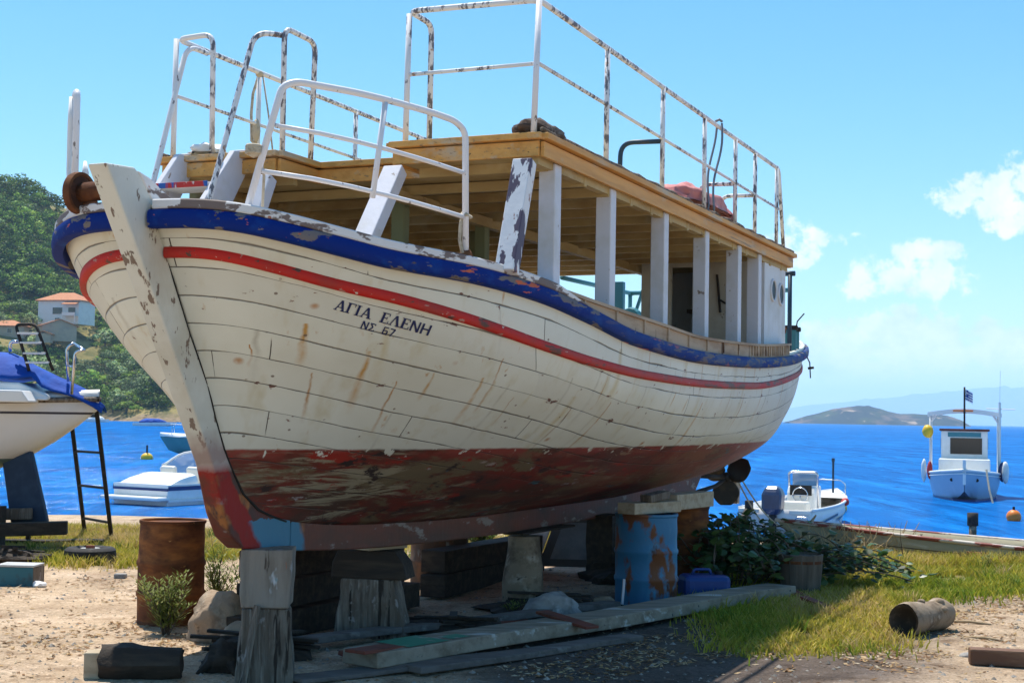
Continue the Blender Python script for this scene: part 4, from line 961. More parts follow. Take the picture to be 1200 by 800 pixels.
for k in range(330):   # longer tufts and straw clumps standing out of it
    x, y = rg.uniform(-7, 9), rg.uniform(11, 20)
    if abs(x) > y*.4 or not grass_here(x, y) or (x > 3.2 and y > 19.0-.6*(x-4.1)): continue
    c0 = rg.choice([(.50, .38, .15), (.16, .24, .03), (.36, .33, .06), (.58, .44, .2), (.10, .19, .025)]); hh = rg.uniform(.09, .22)*(1.25 if y > 16 else .9)
    for j in range(rg.randrange(14, 40)):
        f = rg.uniform(.7, 1.2); blade(mb, x+rg.gauss(0, .045), y+rg.gauss(0, .045), hh*rg.uniform(.5, 1.1), tuple(e*f for e in c0), rg.uniform(.2, .8), rg.uniform(.004, .008))
gr = mb.build('grass', m_grass); tag(gr, 'short green and straw-yellow grass along the shore edge', 'grass', kind='stuff')
# dead leaves and bark chips
mb = MB(); n = 0; tries = 0
LIT = [[g2(u, v) for u, v in [(850, 745), (1010, 750), (1130, 700), (1200, 690), (1210, 735), (1080, 790), (900, 790), (830, 775)]],
       [g2(u, v) for u, v in [(0, 690), (150, 670), (220, 700), (330, 735), (230, 765), (60, 800), (-40, 800)]],
       [g2(u, v) for u, v in [(560, 780), (760, 745), (900, 735), (880, 765), (700, 800), (560, 800)]]]
while n < 7000 and tries < 200000:
    tries += 1
    x, y = rg.uniform(-6, 8), rg.uniform(9.2, 17)
    w_ = noise.noise(Vector((x*.9, y*.9, 6)))*.6
    k = sum(inpoly(x+w_, y+w_*.6, P) for P in LIT)
    cl = noise.noise(Vector((x*1.6, y*1.6, 12)))+noise.noise(Vector((x*5, y*5, 3)))*.5
    if not (k and cl > -.1) and rg.random() > .04: continue
    if x < -1.5 and rg.random() < (.72 if math.hypot(x+2.5, y-11.0) > 1.0 else 0): continue
    a = rg.uniform(0, 6.283); l = rg.uniform(.012, .032); w2 = l*rg.uniform(.25, .5); z = gz(x, y)+.004; t1, t2 = rg.uniform(-.4, .7), rg.uniform(-.4, .5)
    if rg.random() < .12: l *= 2.2; w2 *= .35
    ca, sa = math.cos(a), math.sin(a)
    P = [(-l, 0, max(0, -t1*l)), (0, -w2, 0), (l, 0, max(0, t1*l)), (0, w2, abs(t2)*w2+.004)]
    base = rg.choice([(.44, .29, .14), (.52, .38, .22), (.30, .17, .08), (.22, .12, .06), (.50, .42, .30)]); f = rg.uniform(.7, 1.1)
    mb.add([(x+p[0]*ca-p[1]*sa, y+p[0]*sa+p[1]*ca, z+p[2]) for p in P], [(0, 1, 2, 3)], 0, tuple(c*f for c in base)); n += 1
tag(mb.build('leaf_litter', m_litter), 'dry tan leaf litter and bark chips scattered over the yard', 'leaf litter', kind='stuff')
mb = MB(); n = 0
while n < 2600:
    y = rg.uniform(8.8, 16.5); x = rg.uniform(-.42*y, .42*y); r_ = rg.choice([.006, .008, .011, .016, .024])*rg.uniform(.7, 1.2)
    vs = [(x+r_*a*rg.uniform(.7, 1.2), y+r_*b*rg.uniform(.7, 1.2), gz(x, y)+r_*c*.7) for a, b, c in ((1, 0, 0), (0, 1, 0), (-1, 0, 0), (0, -1, 0), (0, 0, 1.1))]
    f = rg.uniform(.16, .42); col = (f, f*.92, f*.82)
    mb.add(vs, [(0, 1, 4), (1, 2, 4), (2, 3, 4), (3, 0, 4)], 0, col); n += 1
tag(mb.build('gravel', m_litter), 'small grey pebbles strewn over the sandy yard', 'gravel', kind='stuff')

# ================================================================== what holds the boat up
def put(name, label, cat, x, y, group=None, rotz=0., z=None): return thing(name, label, cat, (x, y, gz(x, y)-.012 if z is None else z), rotz, group)
def rough_block(mb, w0, d0, z0, w1, d1, z1, seed, n=9, amp=.020, offx=0):
    """a hand-cut timber standing on end or lying: tapered, with slightly wandering faces"""
    rings = []
    for i in range(n+1):
        t = i/n; w_, d_ = w0+(w1-w0)*t, d0+(d1-d0)*t; ring = []
        for k, (a, b) in enumerate(((-1, -1), (-.3, -1.03), (.3, -1.02), (1, -1), (1.02, 0), (1, 1), (0, 1.02), (-1, 1), (-1.02, 0))):
            nn = noise.noise(Vector((k*.7+seed, t*2.5, seed*1.7)))*amp
            ring.append((a*(w_/2+nn)+offx*t, b*(d_/2+nn), z0+(z1-z0)*t+(noise.noise(Vector((k*2.1, seed, 3)))*.012 if i == n else 0)))
        rings.append(ring)
    mb.loft(rings)
AX = R(90)-PSI
# bow block: a wedge shaped post with a second block on it
p = put('keel_block', 'tapered weathered grey timber standing under the foot of the bow', 'timber block', -1.56, 9.50, 'keel blocks under the boat', R(8))
mb = MB(); rough_block(mb, .36, .34, -.02, .30, .30, .475, 1); mb.build('post', m_timber, p, bevel=.01)
mb = MB(); mb.bar((-.14, -.20, 0), (-.06, -.165, .5), .07, .025); mb.build('split_slab', m_timber, p)
p = thing('keel_block', 'paint-stained grey block between the bow foot and the tapered timber', 'timber block', (-1.56, 9.50, .47), R(4), 'keel blocks under the boat')
mb = MB(); rough_block(mb, .31, .33, 0, .33, .33, .372, 2, offx=.0); mb.build('block', m_timber_paint, p, bevel=.01)
# second support
p = put('keel_block', 'pale flared tree trunk offcut standing under the keel, second support from the bow', 'timber block', -1.02, 11.30, 'keel blocks under the boat', R(-6))
mb = MB(); rough_block(mb, .56, .34, -.02, .40, .30, .46, 4, amp=.03, offx=-.04); mb.build('trunk', m_timber, p, bevel=.012)
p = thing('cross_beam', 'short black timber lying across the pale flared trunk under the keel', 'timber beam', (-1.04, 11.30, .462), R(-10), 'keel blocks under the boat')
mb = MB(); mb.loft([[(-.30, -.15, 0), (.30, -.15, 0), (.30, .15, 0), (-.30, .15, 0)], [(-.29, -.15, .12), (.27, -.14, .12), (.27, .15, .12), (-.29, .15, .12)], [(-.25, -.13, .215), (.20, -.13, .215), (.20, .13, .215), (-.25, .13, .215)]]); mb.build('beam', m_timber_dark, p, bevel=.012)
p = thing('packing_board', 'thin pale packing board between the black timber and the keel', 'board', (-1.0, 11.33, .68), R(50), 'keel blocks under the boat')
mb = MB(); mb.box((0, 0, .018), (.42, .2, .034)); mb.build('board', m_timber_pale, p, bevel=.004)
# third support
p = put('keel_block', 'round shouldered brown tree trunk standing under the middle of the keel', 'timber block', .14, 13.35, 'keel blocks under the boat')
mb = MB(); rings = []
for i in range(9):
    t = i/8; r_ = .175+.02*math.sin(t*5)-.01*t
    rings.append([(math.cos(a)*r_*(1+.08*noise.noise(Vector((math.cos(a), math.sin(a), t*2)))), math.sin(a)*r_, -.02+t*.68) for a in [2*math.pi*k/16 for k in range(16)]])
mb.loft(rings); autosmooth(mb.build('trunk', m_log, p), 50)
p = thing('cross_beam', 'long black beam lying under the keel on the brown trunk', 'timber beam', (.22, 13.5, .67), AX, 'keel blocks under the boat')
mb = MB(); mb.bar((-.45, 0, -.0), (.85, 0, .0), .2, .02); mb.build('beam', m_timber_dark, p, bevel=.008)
for x, y, h in ((1.0, 15.3, .7), (1.55, 16.6, .74)):
    p = put('keel_block', 'black timber post under the %s part of the keel' % ('after' if y > 16 else 'middle after'), 'timber block', x, y, 'keel blocks under the boat', AX)
    mb = MB(); rough_block(mb, .34, .3, -.02, .3, .28, h, 9+y); mb.build('post', m_timber_dark, p, bevel=.01)
# steel drums
def drum(name, label, x, y, m_, h=.88, r_=.285, rotz=0., group='steel drums round the boat', rings=(.29, .59), top=None, tilt=0.):
    p = put(name, label, 'drum', x, y, group, rotz); p.rotation_euler.x = tilt
    prof = [(0, .015), (r_-.02, .015), (r_-.01, 0), (r_+.006, .004), (r_+.006, .02), (r_, .026)]
    for rz in rings: prof += [(r_, h*rz-.03), (r_+.011, h*rz-.012), (r_+.011, h*rz+.012), (r_, h*rz+.03)]
    for i in range(1, 7): prof += [(r_+.002*math.sin(i*5), h*(.68+.04*i))]
    prof += [(r_, h-.028), (r_+.008, h-.02), (r_+.008, h), (r_-.004, h+.002), (r_-.012, h-.006), (r_-.014, h-.02)]
    mb = MB(); mb.lathe(prof+[(r_-.02, h-.024), (r_-.021, h-.03)], n=40)
    for i, q in enumerate(mb.v):
        a = math.atan2(q[1], q[0]); nn = noise.noise(Vector((math.cos(a)*1.4+x, math.sin(a)*1.4, q[2]*2.2)))*.016; l = math.hypot(q[0], q[1]) or 1
        mb.v[i] = (q[0]*(1+nn/l), q[1]*(1+nn/l), q[2])
    autosmooth(mb.build('shell', m_, p), 40)
    mb = MB(); mb.lathe([(0, h-.026), (r_-.012, h-.026), (r_-.012, h-.018), (.05, h-.016), (.0, h-.016)], n=40); mb.build('lid', top or m_, p)
    return p
drum('steel_drum', 'tall rust-brown steel drum standing alone in the sun left of the bow', -2.735, 11.88, m_drum_rust, h=.83, r_=.262, tilt=R(-.5))
drum('steel_drum', 'flaking bright blue steel drum under the port bilge', 1.29, 13.62, m_drum_blue, h=.845, r_=.29)
drum('steel_drum', 'dark rusty steel drum just behind the blue drum', 1.80, 15.05, m_drum_rust, h=.81, r_=.26)
drum('steel_drum', 'blackened steel drum with a pale streak under the starboard bilge', -.70, 14.85, m_drum_dark, h=.88, r_=.29)
def beam(label, a, b, w_, h_, m_, name='cross_beam', cat='timber beam', group='timbers wedged under the hull', bev=.008):
    a, b = Vector(a), Vector(b); p = thing(name, label, cat, (a+b)/2 if True else a, 0, group); c = (a+b)/2
    mb = MB(); mb.bar(a-c, b-c, w_, h_); mb.build('timber', m_, p, bevel=bev); return p
beam('pale squared timber laid across the blue drum, its sawn end facing out', (1.07, 13.33, .90), (1.56, 13.88, .90), .20, .105, m_timber_pale)
beam('second pale timber behind, bridging the blue and the dark rusty drum', (1.52, 13.95, .93), (1.98, 14.75, .93), .2, .15, m_timber_pale)
beam('small split wedge on top of the pale timber of the blue drum', (1.26, 13.45, .985), (1.46, 13.68, 1.02), .13, .07, m_timber)
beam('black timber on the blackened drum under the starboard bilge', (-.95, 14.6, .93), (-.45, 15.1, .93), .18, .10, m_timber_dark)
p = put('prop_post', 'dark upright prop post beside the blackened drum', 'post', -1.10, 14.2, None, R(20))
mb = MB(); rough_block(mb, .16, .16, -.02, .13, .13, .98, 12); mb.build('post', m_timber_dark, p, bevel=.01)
p = put('prop_post', 'short white painted post in the sun behind the pale flared trunk', 'post', -1.86, 14.8, None, R(20))
mb = MB(); rough_block(mb, .16, .14, -.02, .16, .14, .42, 13); mb.build('post', m_timber_paint, p, bevel=.01)

# ================================================================== things lying in the yard
def long_plank(name, label, a, b, w_, h_, m_, group='salvaged planks beside the boat', n=10, seed=1, z=0., roll=0.):
    """a used plank: not quite straight, ends worn"""
    a, b = Vector((a[0], a[1], 0)), Vector((b[0], b[1], 0)); L = (b-a).length; d = (b-a)/L; x_ = Vector((d.y, -d.x, 0)); c = (a+b)/2
    p = thing(name, label, 'plank', (c.x, c.y, 0), 0, group); mb = MB(); rings = []
    for i in range(n+1):
        t = i/n; q = a+d*L*t-c+x_*noise.noise(Vector((t*2, seed, 0)))*.03
        zz = gz(q.x+c.x, q.y+c.y)*0+z+.01+.012*noise.noise(Vector((t*3, seed, 5)))
        ww = w_*(1+.1*noise.noise(Vector((t*4, seed, 9)))); r_ = roll
        rings.append([q-x_*ww/2+Vector((0, 0, zz-r_)), q+x_*ww/2+Vector((0, 0, zz+r_)), q+x_*ww*.48+Vector((0, 0, zz+h_+r_)), q-x_*ww*.48+Vector((0, 0, zz+h_-r_))])
    mb.loft(rings); mb.build('board', m_, p, bevel=.008); return p, c, d, x_, z+h_
lp, c_, d_, x_, top_ = long_plank('plank', 'long heavy salvaged plank with a green paint patch, lying along the port side', (-.98, 9.80), (2.66, 14.22), .34, .10, m_plank, seed=3, z=.03)
mb = MB(); q = Vector((-.98, 9.80, 0))-c_
for k, (t0, t1, w_) in enumerate(((.30, .72, .325), (.78, .98, .15))):
    a, b = q+d_*t0, q+d_*t1; o_ = Vector((0, 0, top_+.021)); sh = -x_*(.0 if k == 0 else -.06)
    mb.add([a-x_*w_/2+o_+sh, a+x_*w_/2+o_+sh, b+x_*w_/2+o_+sh, b-x_*w_/2+o_+sh], [(0, 1, 2, 3)])
mb.build('green_patch', m_green_paint, lp)
long_plank('plank', 'narrow grey plank on the ground on the near side of the green-patched plank', (-.62, 9.75), (1.0, 11.35), .17, .045, m_plank_grey, seed=5)
long_plank('plank', 'thin grey plank lying behind the green-patched plank', (-1.50, 10.50), (.95, 12.95), .15, .05, m_plank_grey, seed=8, z=.05)
long_plank('plank', 'broad grey plank half buried at the bottom of the pile near the bow block', (-1.35, 9.35), (.35, 10.75), .22, .03, m_plank_grey, seed=11)
for lab, a, b, w_, z_ in (('rust-red iron plate at the near end of the green-patched plank', (-1.00, 9.66), (-.70, 10.12), .17, .155), ('rust-red board lying across the middle of the green-patched plank', (.28, 11.72), (.66, 11.28), .14, .165)):
    a, b = Vector((*a, 0)), Vector((*b, 0)); c = (a+b)/2; p = thing('rusty_board', lab, 'board', (c.x, c.y, z_), 0, None)
    mb = MB(); mb.bar(a-c+Vector((0, 0, .0)), b-c+Vector((0, 0, -.02 if 'plate' in lab else -.055)), w_, .022); mb.build('plate', m_rust_plate, p, bevel=.004)
for lab, a, b, w_ in (('dark red board end at the far end of the long plank by the wooden tub', (2.62, 14.35), (2.92, 13.9), .16), ('splintered brown board leaning beside the wooden tub', (2.72, 13.45), (2.98, 13.1), .1)):
    a, b = Vector((*a, .06)), Vector((*b, .02)); c = (a+b)/2; p = thing('broken_board', lab, 'board', (c.x, c.y, 0), 0, None)
    mb = MB(); mb.bar(a-Vector((c.x, c.y, -.05)), b-Vector((c.x, c.y, 0)), w_, .03); mb.build('board', m_rust_plate, p)
# boulders
def rock(label, x, y, rad, seed, m_, group='boulders under the boat'):
    o_ = MB().blob((0, 0, rad[2]*.62), rad, seed, .32, 4, 1.1).build('boulder', m_, loc=(x, y, gz(x, y)), smooth=True); return tag(o_, label, 'boulder', group)
rock('large brown boulder between the rusty drum and the bow block', -2.16, 10.98, (.24, .22, .23), 3, m_rock)
rock('smaller brown stone tucked against the bow block', -1.86, 10.45, (.17, .17, .14), 8, m_rock)
rock('grey stone behind the long plank under the hull', .37, 12.45, (.24, .18, .16), 5, m_rock_grey)
rock('fist-sized brown stone at the foot of the blue drum', .87, 13.2, (.10, .08, .08), 15, m_rock)
rock('flat brown stone behind the pale flared trunk', -1.9, 13.4, (.16, .12, .12), 25, m_rock)
# log bottom left, its shaded front put into a black colour
p = put('log_chunk', 'shade-blackened log with a pale sawn block at its left end, nearest the camera', 'log', -2.33, 9.42, None, R(5))
mb = MB(); rings = []
for i in range(9):
    t = i/8; r_ = .10+.02*math.sin(t*3.1+.6)
    rings.append([(-.26+.50*t+.02*noise.noise(Vector((a*2, t*9, 4))), math.cos(a)*r_*1.15*(1+.3*noise.noise(Vector((math.cos(a)*1.5, math.sin(a)*1.5, t*3)))), .10+math.sin(a)*r_*(1+.35*noise.noise(Vector((math.cos(a)*1.7, math.sin(a)*1.7, t*3+9))))) for a in [2*math.pi*k/18 for k in range(18)]])
mb.loft(rings); autosmooth(mb.build('log', m_timber_dark, p), 30)
mb = MB(); mb.box((-.31, -.02, .09), (.10, .15, .17)); mb.build('sawn_end', m_timber_pale, p, bevel=.01)
p = put('root_stump', 'gnarled brown root stump beside the bow block', 'stump', -1.86, 9.72, None)
mb = MB(); mb.blob((0, 0, .08), (.13, .12, .14), 31, .45, 3, 1.8)
for k in range(5):
    a = k*1.3; mb.tube([(0, 0, .1), (math.cos(a)*.12, math.sin(a)*.12, .08), (math.cos(a)*.22, math.sin(a)*.2, .01)], [.05, .035, .015], 7)
mb.build('root', m_timber_dark, p, smooth=True)
# log on the right
a, b = Vector((3.22, 11.88, .125)), Vector((3.70, 12.42, .12)); c = (a+b)/2
p = thing('fallen_log', 'stripped grey log with knots and a hollow end toned dark for shade on the grass edge', 'log', (c.x, c.y, 0)); mb = MB(); rings = []; d = (b-a).normalized(); xx = Vector((d.y, -d.x, 0))
for i in range(9):
    t = i/8; r_ = .130-.012*t+.010*math.sin(t*9)+.006*math.sin(t*23); q = a.lerp(b, t)-Vector((c.x, c.y, 0))
    rings.append([q+xx*math.cos(w_)*r_+Vector((0, 0, math.sin(w_)*r_))*(1+.14*noise.noise(Vector((math.cos(w_)*1.3, math.sin(w_)*1.3, t*2)))+.04*noise.noise(Vector((math.cos(w_)*6, math.sin(w_)*6, t*3)))) for w_ in [2*math.pi*k/20 for k in range(20)]])
mb.loft(rings, cap=False); n0 = len(mb.v)
mb.f.append(tuple(8*20+k for k in range(20))); mb.mi.append(0); mb.col.append(None)
for t, an in ((.55, 1.9), (.8, 1.2), (.72, .5)):
    q = a.lerp(b, t)-Vector((c.x, c.y, 0)); o_ = q+xx*math.cos(an)*.118+Vector((0, 0, math.sin(an)*.118)); mb.blob(o_, (.035, .035, .03), an*9, .3, 2)
autosmooth(mb.build('trunk', m_log, p), 50)
mb = MB(); q = a-Vector((c.x, c.y, 0))
inner = [[q+d*dd+(xx*math.cos(w_)+Vector((0, 0, math.sin(w_))))*r_ for w_ in [2*math.pi*k/20 for k in range(20)]] for dd, r_ in ((0, .130), (.004, .112), (.12, .09), (.14, .001))]
mb.loft(inner, cap=False); mb.build('hollow_end', m_log_end, p, smooth=True)
# beam bottom right, stick, small stake
p = put('squared_beam', 'dark brown squared beam at the lower right on dry leaves', 'timber beam', 3.62, 10.55, None)
mb = MB(); mb.bar((-.28, .02, .075), (.5, -.12, .07), .13, .115); mb.build('beam', m_rust_plate if False else mat('reddish_brown_beam', (.13, .065, .04), .8, [((.22, .13, .08), (2, 14, 14), .45, .7)], bump=((3, 22, 22), .7, .012)), p, bevel=.012)
p = put('flat_stone', 'small flat grey stone just behind the dark brown beam', 'stone', 3.45, 10.95); mb = MB(); mb.blob((0, 0, .015), (.07, .05, .03), 4, .3, 2); mb.build('stone', m_rock_grey, p, smooth=True)
for k, (u, v, l, an) in enumerate(((985, 742, .5, .3), (1130, 728, .45, 2.8), (900, 757, .6, .1), (1150, 745, .35, 2.6))):
    q = G(u, v); p = put('twig', ['bent dry twig in front of the hollow log', 'dry stick on the leaves right of the hollow log', 'long dry twig on the shadow edge of the grass', 'short stick near the right edge above the beam'][k], 'twig', q.x, q.y, 'dry twigs', an)
    mb = MB(); mb.tube([(-l/2, 0, .012), (-l*.1, .03, .03), (l*.2, .0, .022), (l/2, .05, .012)], [.009, .012, .010, .005], 6); mb.build('stick', m_twig, p, smooth=True)
p = put('marker_stake', 'thin white stake standing by the blue drum', 'stake', 1.02, 13.05); mb = MB(); mb.bar((0, 0, 0), (.02, .0, .31), .05, .02); mb.build('stake', m_white, p)
mb = MB(); mb.bar((.004, 0, .075), (.005, 0, .09), .053, .023); mb.build('band', m_iron, p)
# blue plastic can, wooden tub
p = put('plastic_canister', 'dark blue plastic canister lying under the leaves by the blue drum', 'canister', 1.88, 13.98, None, R(8))
mb = MB(); mb.box((0, 0, .125), (.46, .30, .235)); mb.build('body', m_bluecan, p, bevel=.05)
mb = MB(); mb.lathe([(0, 0), (.04, 0), (.04, .03), (0, .03)], (.14, 0, .243), 14); mb.build('cap', m_iron, p); mb = MB(); mb.tube(arc_pts([(-.12, 0, .235), (-.10, 0, .29), (.05, 0, .29), (.07, 0, .235)], .02), .014, 7); mb.build('handle', m_bluecan, p, smooth=True)
p = put('wooden_tub', 'small grey staved wooden tub standing at the edge of the vine', 'tub', 2.93, 14.62)
mb = MB(); prof = [(0, 0), (.185, 0), (.20, .1), (.215, .25), (.225, .42), (.205, .425), (.20, .40), (0, .395)]
mb.lathe(prof, n=22)
for i, q in enumerate(mb.v):
    k = i % 22
    if k % 2: mb.v[i] = (q[0]*.985, q[1]*.985, q[2]-(.006 if q[2] > .4 else 0))
mb.build('staves', m_tub, p)
mb = MB()
mb.lathe([(.214, .0), (.219, .0), (.221, .03), (.216, .03)], (0, 0, .33), 30); mb.build('hoop', m_rust, p)
# ---- scrap stored under the hull
p = put('vehicle_door', 'discarded dull white vehicle panel with a grey framed window propped under the hull', 'vehicle part', .62, 16.0, None, R(-4)); p.rotation_euler.x = R(-8)
mb = MB(); mb.prism([(-.52, 0, .06), (-.50, 0, .60), (-.10, 0, .66), (-.30, 0, .08)], (0, .06, 0)); mb.build('panel', m_van, p, bevel=.01)
mb = MB(); mb.prism([(-.29, 0, .08), (-.09, 0, .66), (.62, 0, .66), (.62, 0, .08)], (0, .07, 0)); fr = mb.build('window_frame', m_van_dark, p, bevel=.01)
mb = MB(); mb.prism([(-.16, -.04, .16), (-.02, -.04, .56), (.55, -.04, .56), (.55, -.04, .16)], (0, .012, 0)); mb.build('window_glass', mat('dusty_glass', (.16, .18, .21), .35, [((.3, .31, .33), 3, .45, .7)]), fr)
mb = MB(); mb.box((-.40, -.036, .17), (.04, .012, .08)); mb.build('badge_plate', m_iron, p)
SL = 'black timber fillers added to darken the ground under the hull'  # stack added so the sunlit ground seen under the hull turns dark
for k, (s0, t0, s1, t1, z, lab) in enumerate(((1.2, .75, 3.9, .80, .11, 'added black filler lying on the ground along the starboard side of the keel'), (1.3, 1.05, 4.1, 1.10, .11, 'outer added black filler on the ground, starboard side'), (1.4, .80, 3.8, .95, .33, 'added black filler on top of the two under the bow'), (1.7, 1.0, 3.6, .86, .54, 'topmost black sleeper of the stack under the bow'), (4.5, .85, 7.2, .95, .11, 'black sleeper on the ground under the middle of the hull'), (4.6, .9, 6.9, .85, .33, 'upper black sleeper under the middle of the hull'), (7.6, .3, 9.8, .75, .12, 'black sleeper slanting under the after part of the hull'))):
    a, b = BM @ Vector((s0, t0, z)), BM @ Vector((s1, t1, z)); beam(lab, a, b, .26, .21, m_timber_dark, name='filler', cat='filler', group=SL)
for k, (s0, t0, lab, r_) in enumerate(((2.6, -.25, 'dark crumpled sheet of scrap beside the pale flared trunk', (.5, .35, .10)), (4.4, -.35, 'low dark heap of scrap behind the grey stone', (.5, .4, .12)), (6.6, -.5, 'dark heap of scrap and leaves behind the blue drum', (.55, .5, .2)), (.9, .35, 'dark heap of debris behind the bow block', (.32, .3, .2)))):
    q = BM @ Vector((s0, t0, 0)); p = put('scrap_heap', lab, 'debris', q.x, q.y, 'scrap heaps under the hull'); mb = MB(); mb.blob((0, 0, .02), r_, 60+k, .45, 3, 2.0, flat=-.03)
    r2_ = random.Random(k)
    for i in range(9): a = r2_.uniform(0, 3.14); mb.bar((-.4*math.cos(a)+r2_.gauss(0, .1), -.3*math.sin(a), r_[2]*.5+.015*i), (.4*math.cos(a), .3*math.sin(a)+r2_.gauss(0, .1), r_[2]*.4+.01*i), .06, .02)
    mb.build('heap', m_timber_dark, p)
for (s0, t0, lab, sc) in ((3.0, -.55, 'rust-brown scrap board on the ground behind the pale flared trunk', (.6, .12)), (1.2, -.35, 'faded red scrap board beside the bow block', (.5, .1))):
    q = BM @ Vector((s0, t0, .05)); p = thing('scrap_board', lab, 'board', q, R(40)); mb = MB(); mb.box((0, 0, 0), (*sc, .03), rot=(.1, .05, 0)); mb.build('board', m_rust_plate, p)

# ================================================================== left: cradle timbers, ladder, tyre, box
def lbeam(label, u0, v0, u1, v1, Y, w_, h_, m_, cat='timber beam'):
    a, b = at(u0, v0, Y), at(u1, v1, Y+.3); return beam(label, a, b, w_, h_, m_, group='timbers of the yacht cradle')
CY = 17.2
lbeam('grey squared beam of the cradle, uppermost under the yacht', -60, 604, 38, 601, CY, .2, .13, m_timber)
lbeam('long black beam of the cradle reaching out to the right', -60, 622, 79, 618, CY-.4, .2, .15, m_timber_dark)
for u, Y in ((-6, CY-.1), (34, CY+.9)):
    q = at(u, 600, Y); p = put('cradle_leg', 'black upright leg of the yacht cradle, %s' % ('under the left end of the beams' if u < 0 else 'thin and set farther back'), 'post', q.x, q.y, 'timbers of the yacht cradle')
    mb = MB(); mb.box((0, 0, .28), (.2 if u < 0 else .05, .2 if u < 0 else .05, .60)); mb.build('leg', m_timber_dark, p)
q = at(12, 645, 17.2); long_plank('plank', 'dark red-brown board lying on grass under the yacht', (q.x-.6, 17.9), (-5.05, 18.2), .25, .06, m_timber_dark, 'boards under the yacht', seed=2, z=.03)
long_plank('plank', 'black board lying in front of the red-brown board, under the yacht', (-6.9, 17.0), (-5.1, 17.25), .3, .07, m_timber_dark, 'boards under the yacht', seed=4)
for k, (x, y, r_) in enumerate(((-6.3, 16.6, (.5, .3, .16)), (-5.55, 16.35, (.45, .25, .13)), (-6.0, 15.6, (.35, .3, .2)))):
    p = put('debris_heap', ['low black heap of charred debris behind the tyre', 'flat black heap of debris beside the tyre', 'dark heap of debris behind the teal box'][k], 'debris', x, y, 'debris under the yacht'); mb = MB(); mb.blob((0, 0, .03), r_, 40+k, .4, 3, 1.6, flat=-.02)
    for i in range(6): a = rg.uniform(0, 3.14); mb.bar((-.3*math.cos(a), -.2*math.sin(a), .1+.02*i), (.35*math.cos(a), .22*math.sin(a), .06+.02*i), .05, .03)
    mb.build('heap', m_timber_dark, p)
p = put('tyre', 'worn black car tyre lying flat on the grass below the ladder', 'tyre', -4.68, 16.35)
mb = MB(); mb.lathe([(.155, .0), (.25, .0), (.28, .03), (.285, .09), (.28, .15), (.25, .178), (.20, .185), (.165, .165), (.155, .13), (.155, .0)], n=36); autosmooth(mb.build('tyre_carcass', m_tyre, p), 40)
mb = MB(); mb.lathe([(0, .13), (.15, .13), (.157, .15), (.10, .172), (0, .165)], n=24); mb.build('sand_fill', m_boxtop, p, smooth=True)
mb = MB(); mb.box((.0, 0, .185), (.09, .05, .03)); mb.build('rust_scrap', m_rust_plate, p)
p = put('fish_box', 'small teal-sided box with a pale grey lid at the left edge', 'box', -4.70, 14.08, None, R(-3))
mb = MB(); mb.box((0, 0, .10), (.36, .26, .20)); mb.build('box_body', m_boxteal, p, bevel=.006)
mb = MB(); mb.box((0, 0, .212), (.375, .275, .02)); mb.build('lid', m_boxtop, p, bevel=.004); mb = MB(); mb.box((.183, 0, .1), (.012, .262, .195)); mb.build('end_board', m_timber, p)
q = G(46, 690); p = put('paper_scrap', 'crumpled white paper scrap on the ground beside the teal box', 'paper', q.x, q.y); mb = MB(); mb.blob((0, 0, .03), (.07, .05, .04), 2, .5, 2, 2.5); mb.build('paper', m_paper, p)
q = G(141, 679); p = put('stone_slab', 'small dark flat stone beside the lone rusty drum', 'stone', q.x, q.y); mb = MB(); mb.box((0, 0, .03), (.12, .08, .06)); mb.build('stone', m_rock_grey, p, bevel=.012)
# ladder
p = put('ladder', 'black iron ladder leaning against the yacht', 'ladder', -5.48, 19.55)
L0, L1 = Vector((-.30, .38, 0)), Vector((.28, -.40, 0)); K0, K1 = at(80, 462, 18.3)-p.location, at(111, 462, 17.9)-p.location
for a, b in ((L0, K0), (L1, K1)): mb = MB(); mb.bar(a, b, .05, .03); mb.build('stile', m_iron, p)
for t in (.14, .38, .62, .86): mb = MB(); mb.bar(L0.lerp(K0, t), L1.lerp(K1, t), .035, .03); mb.build('rung', m_iron, p)

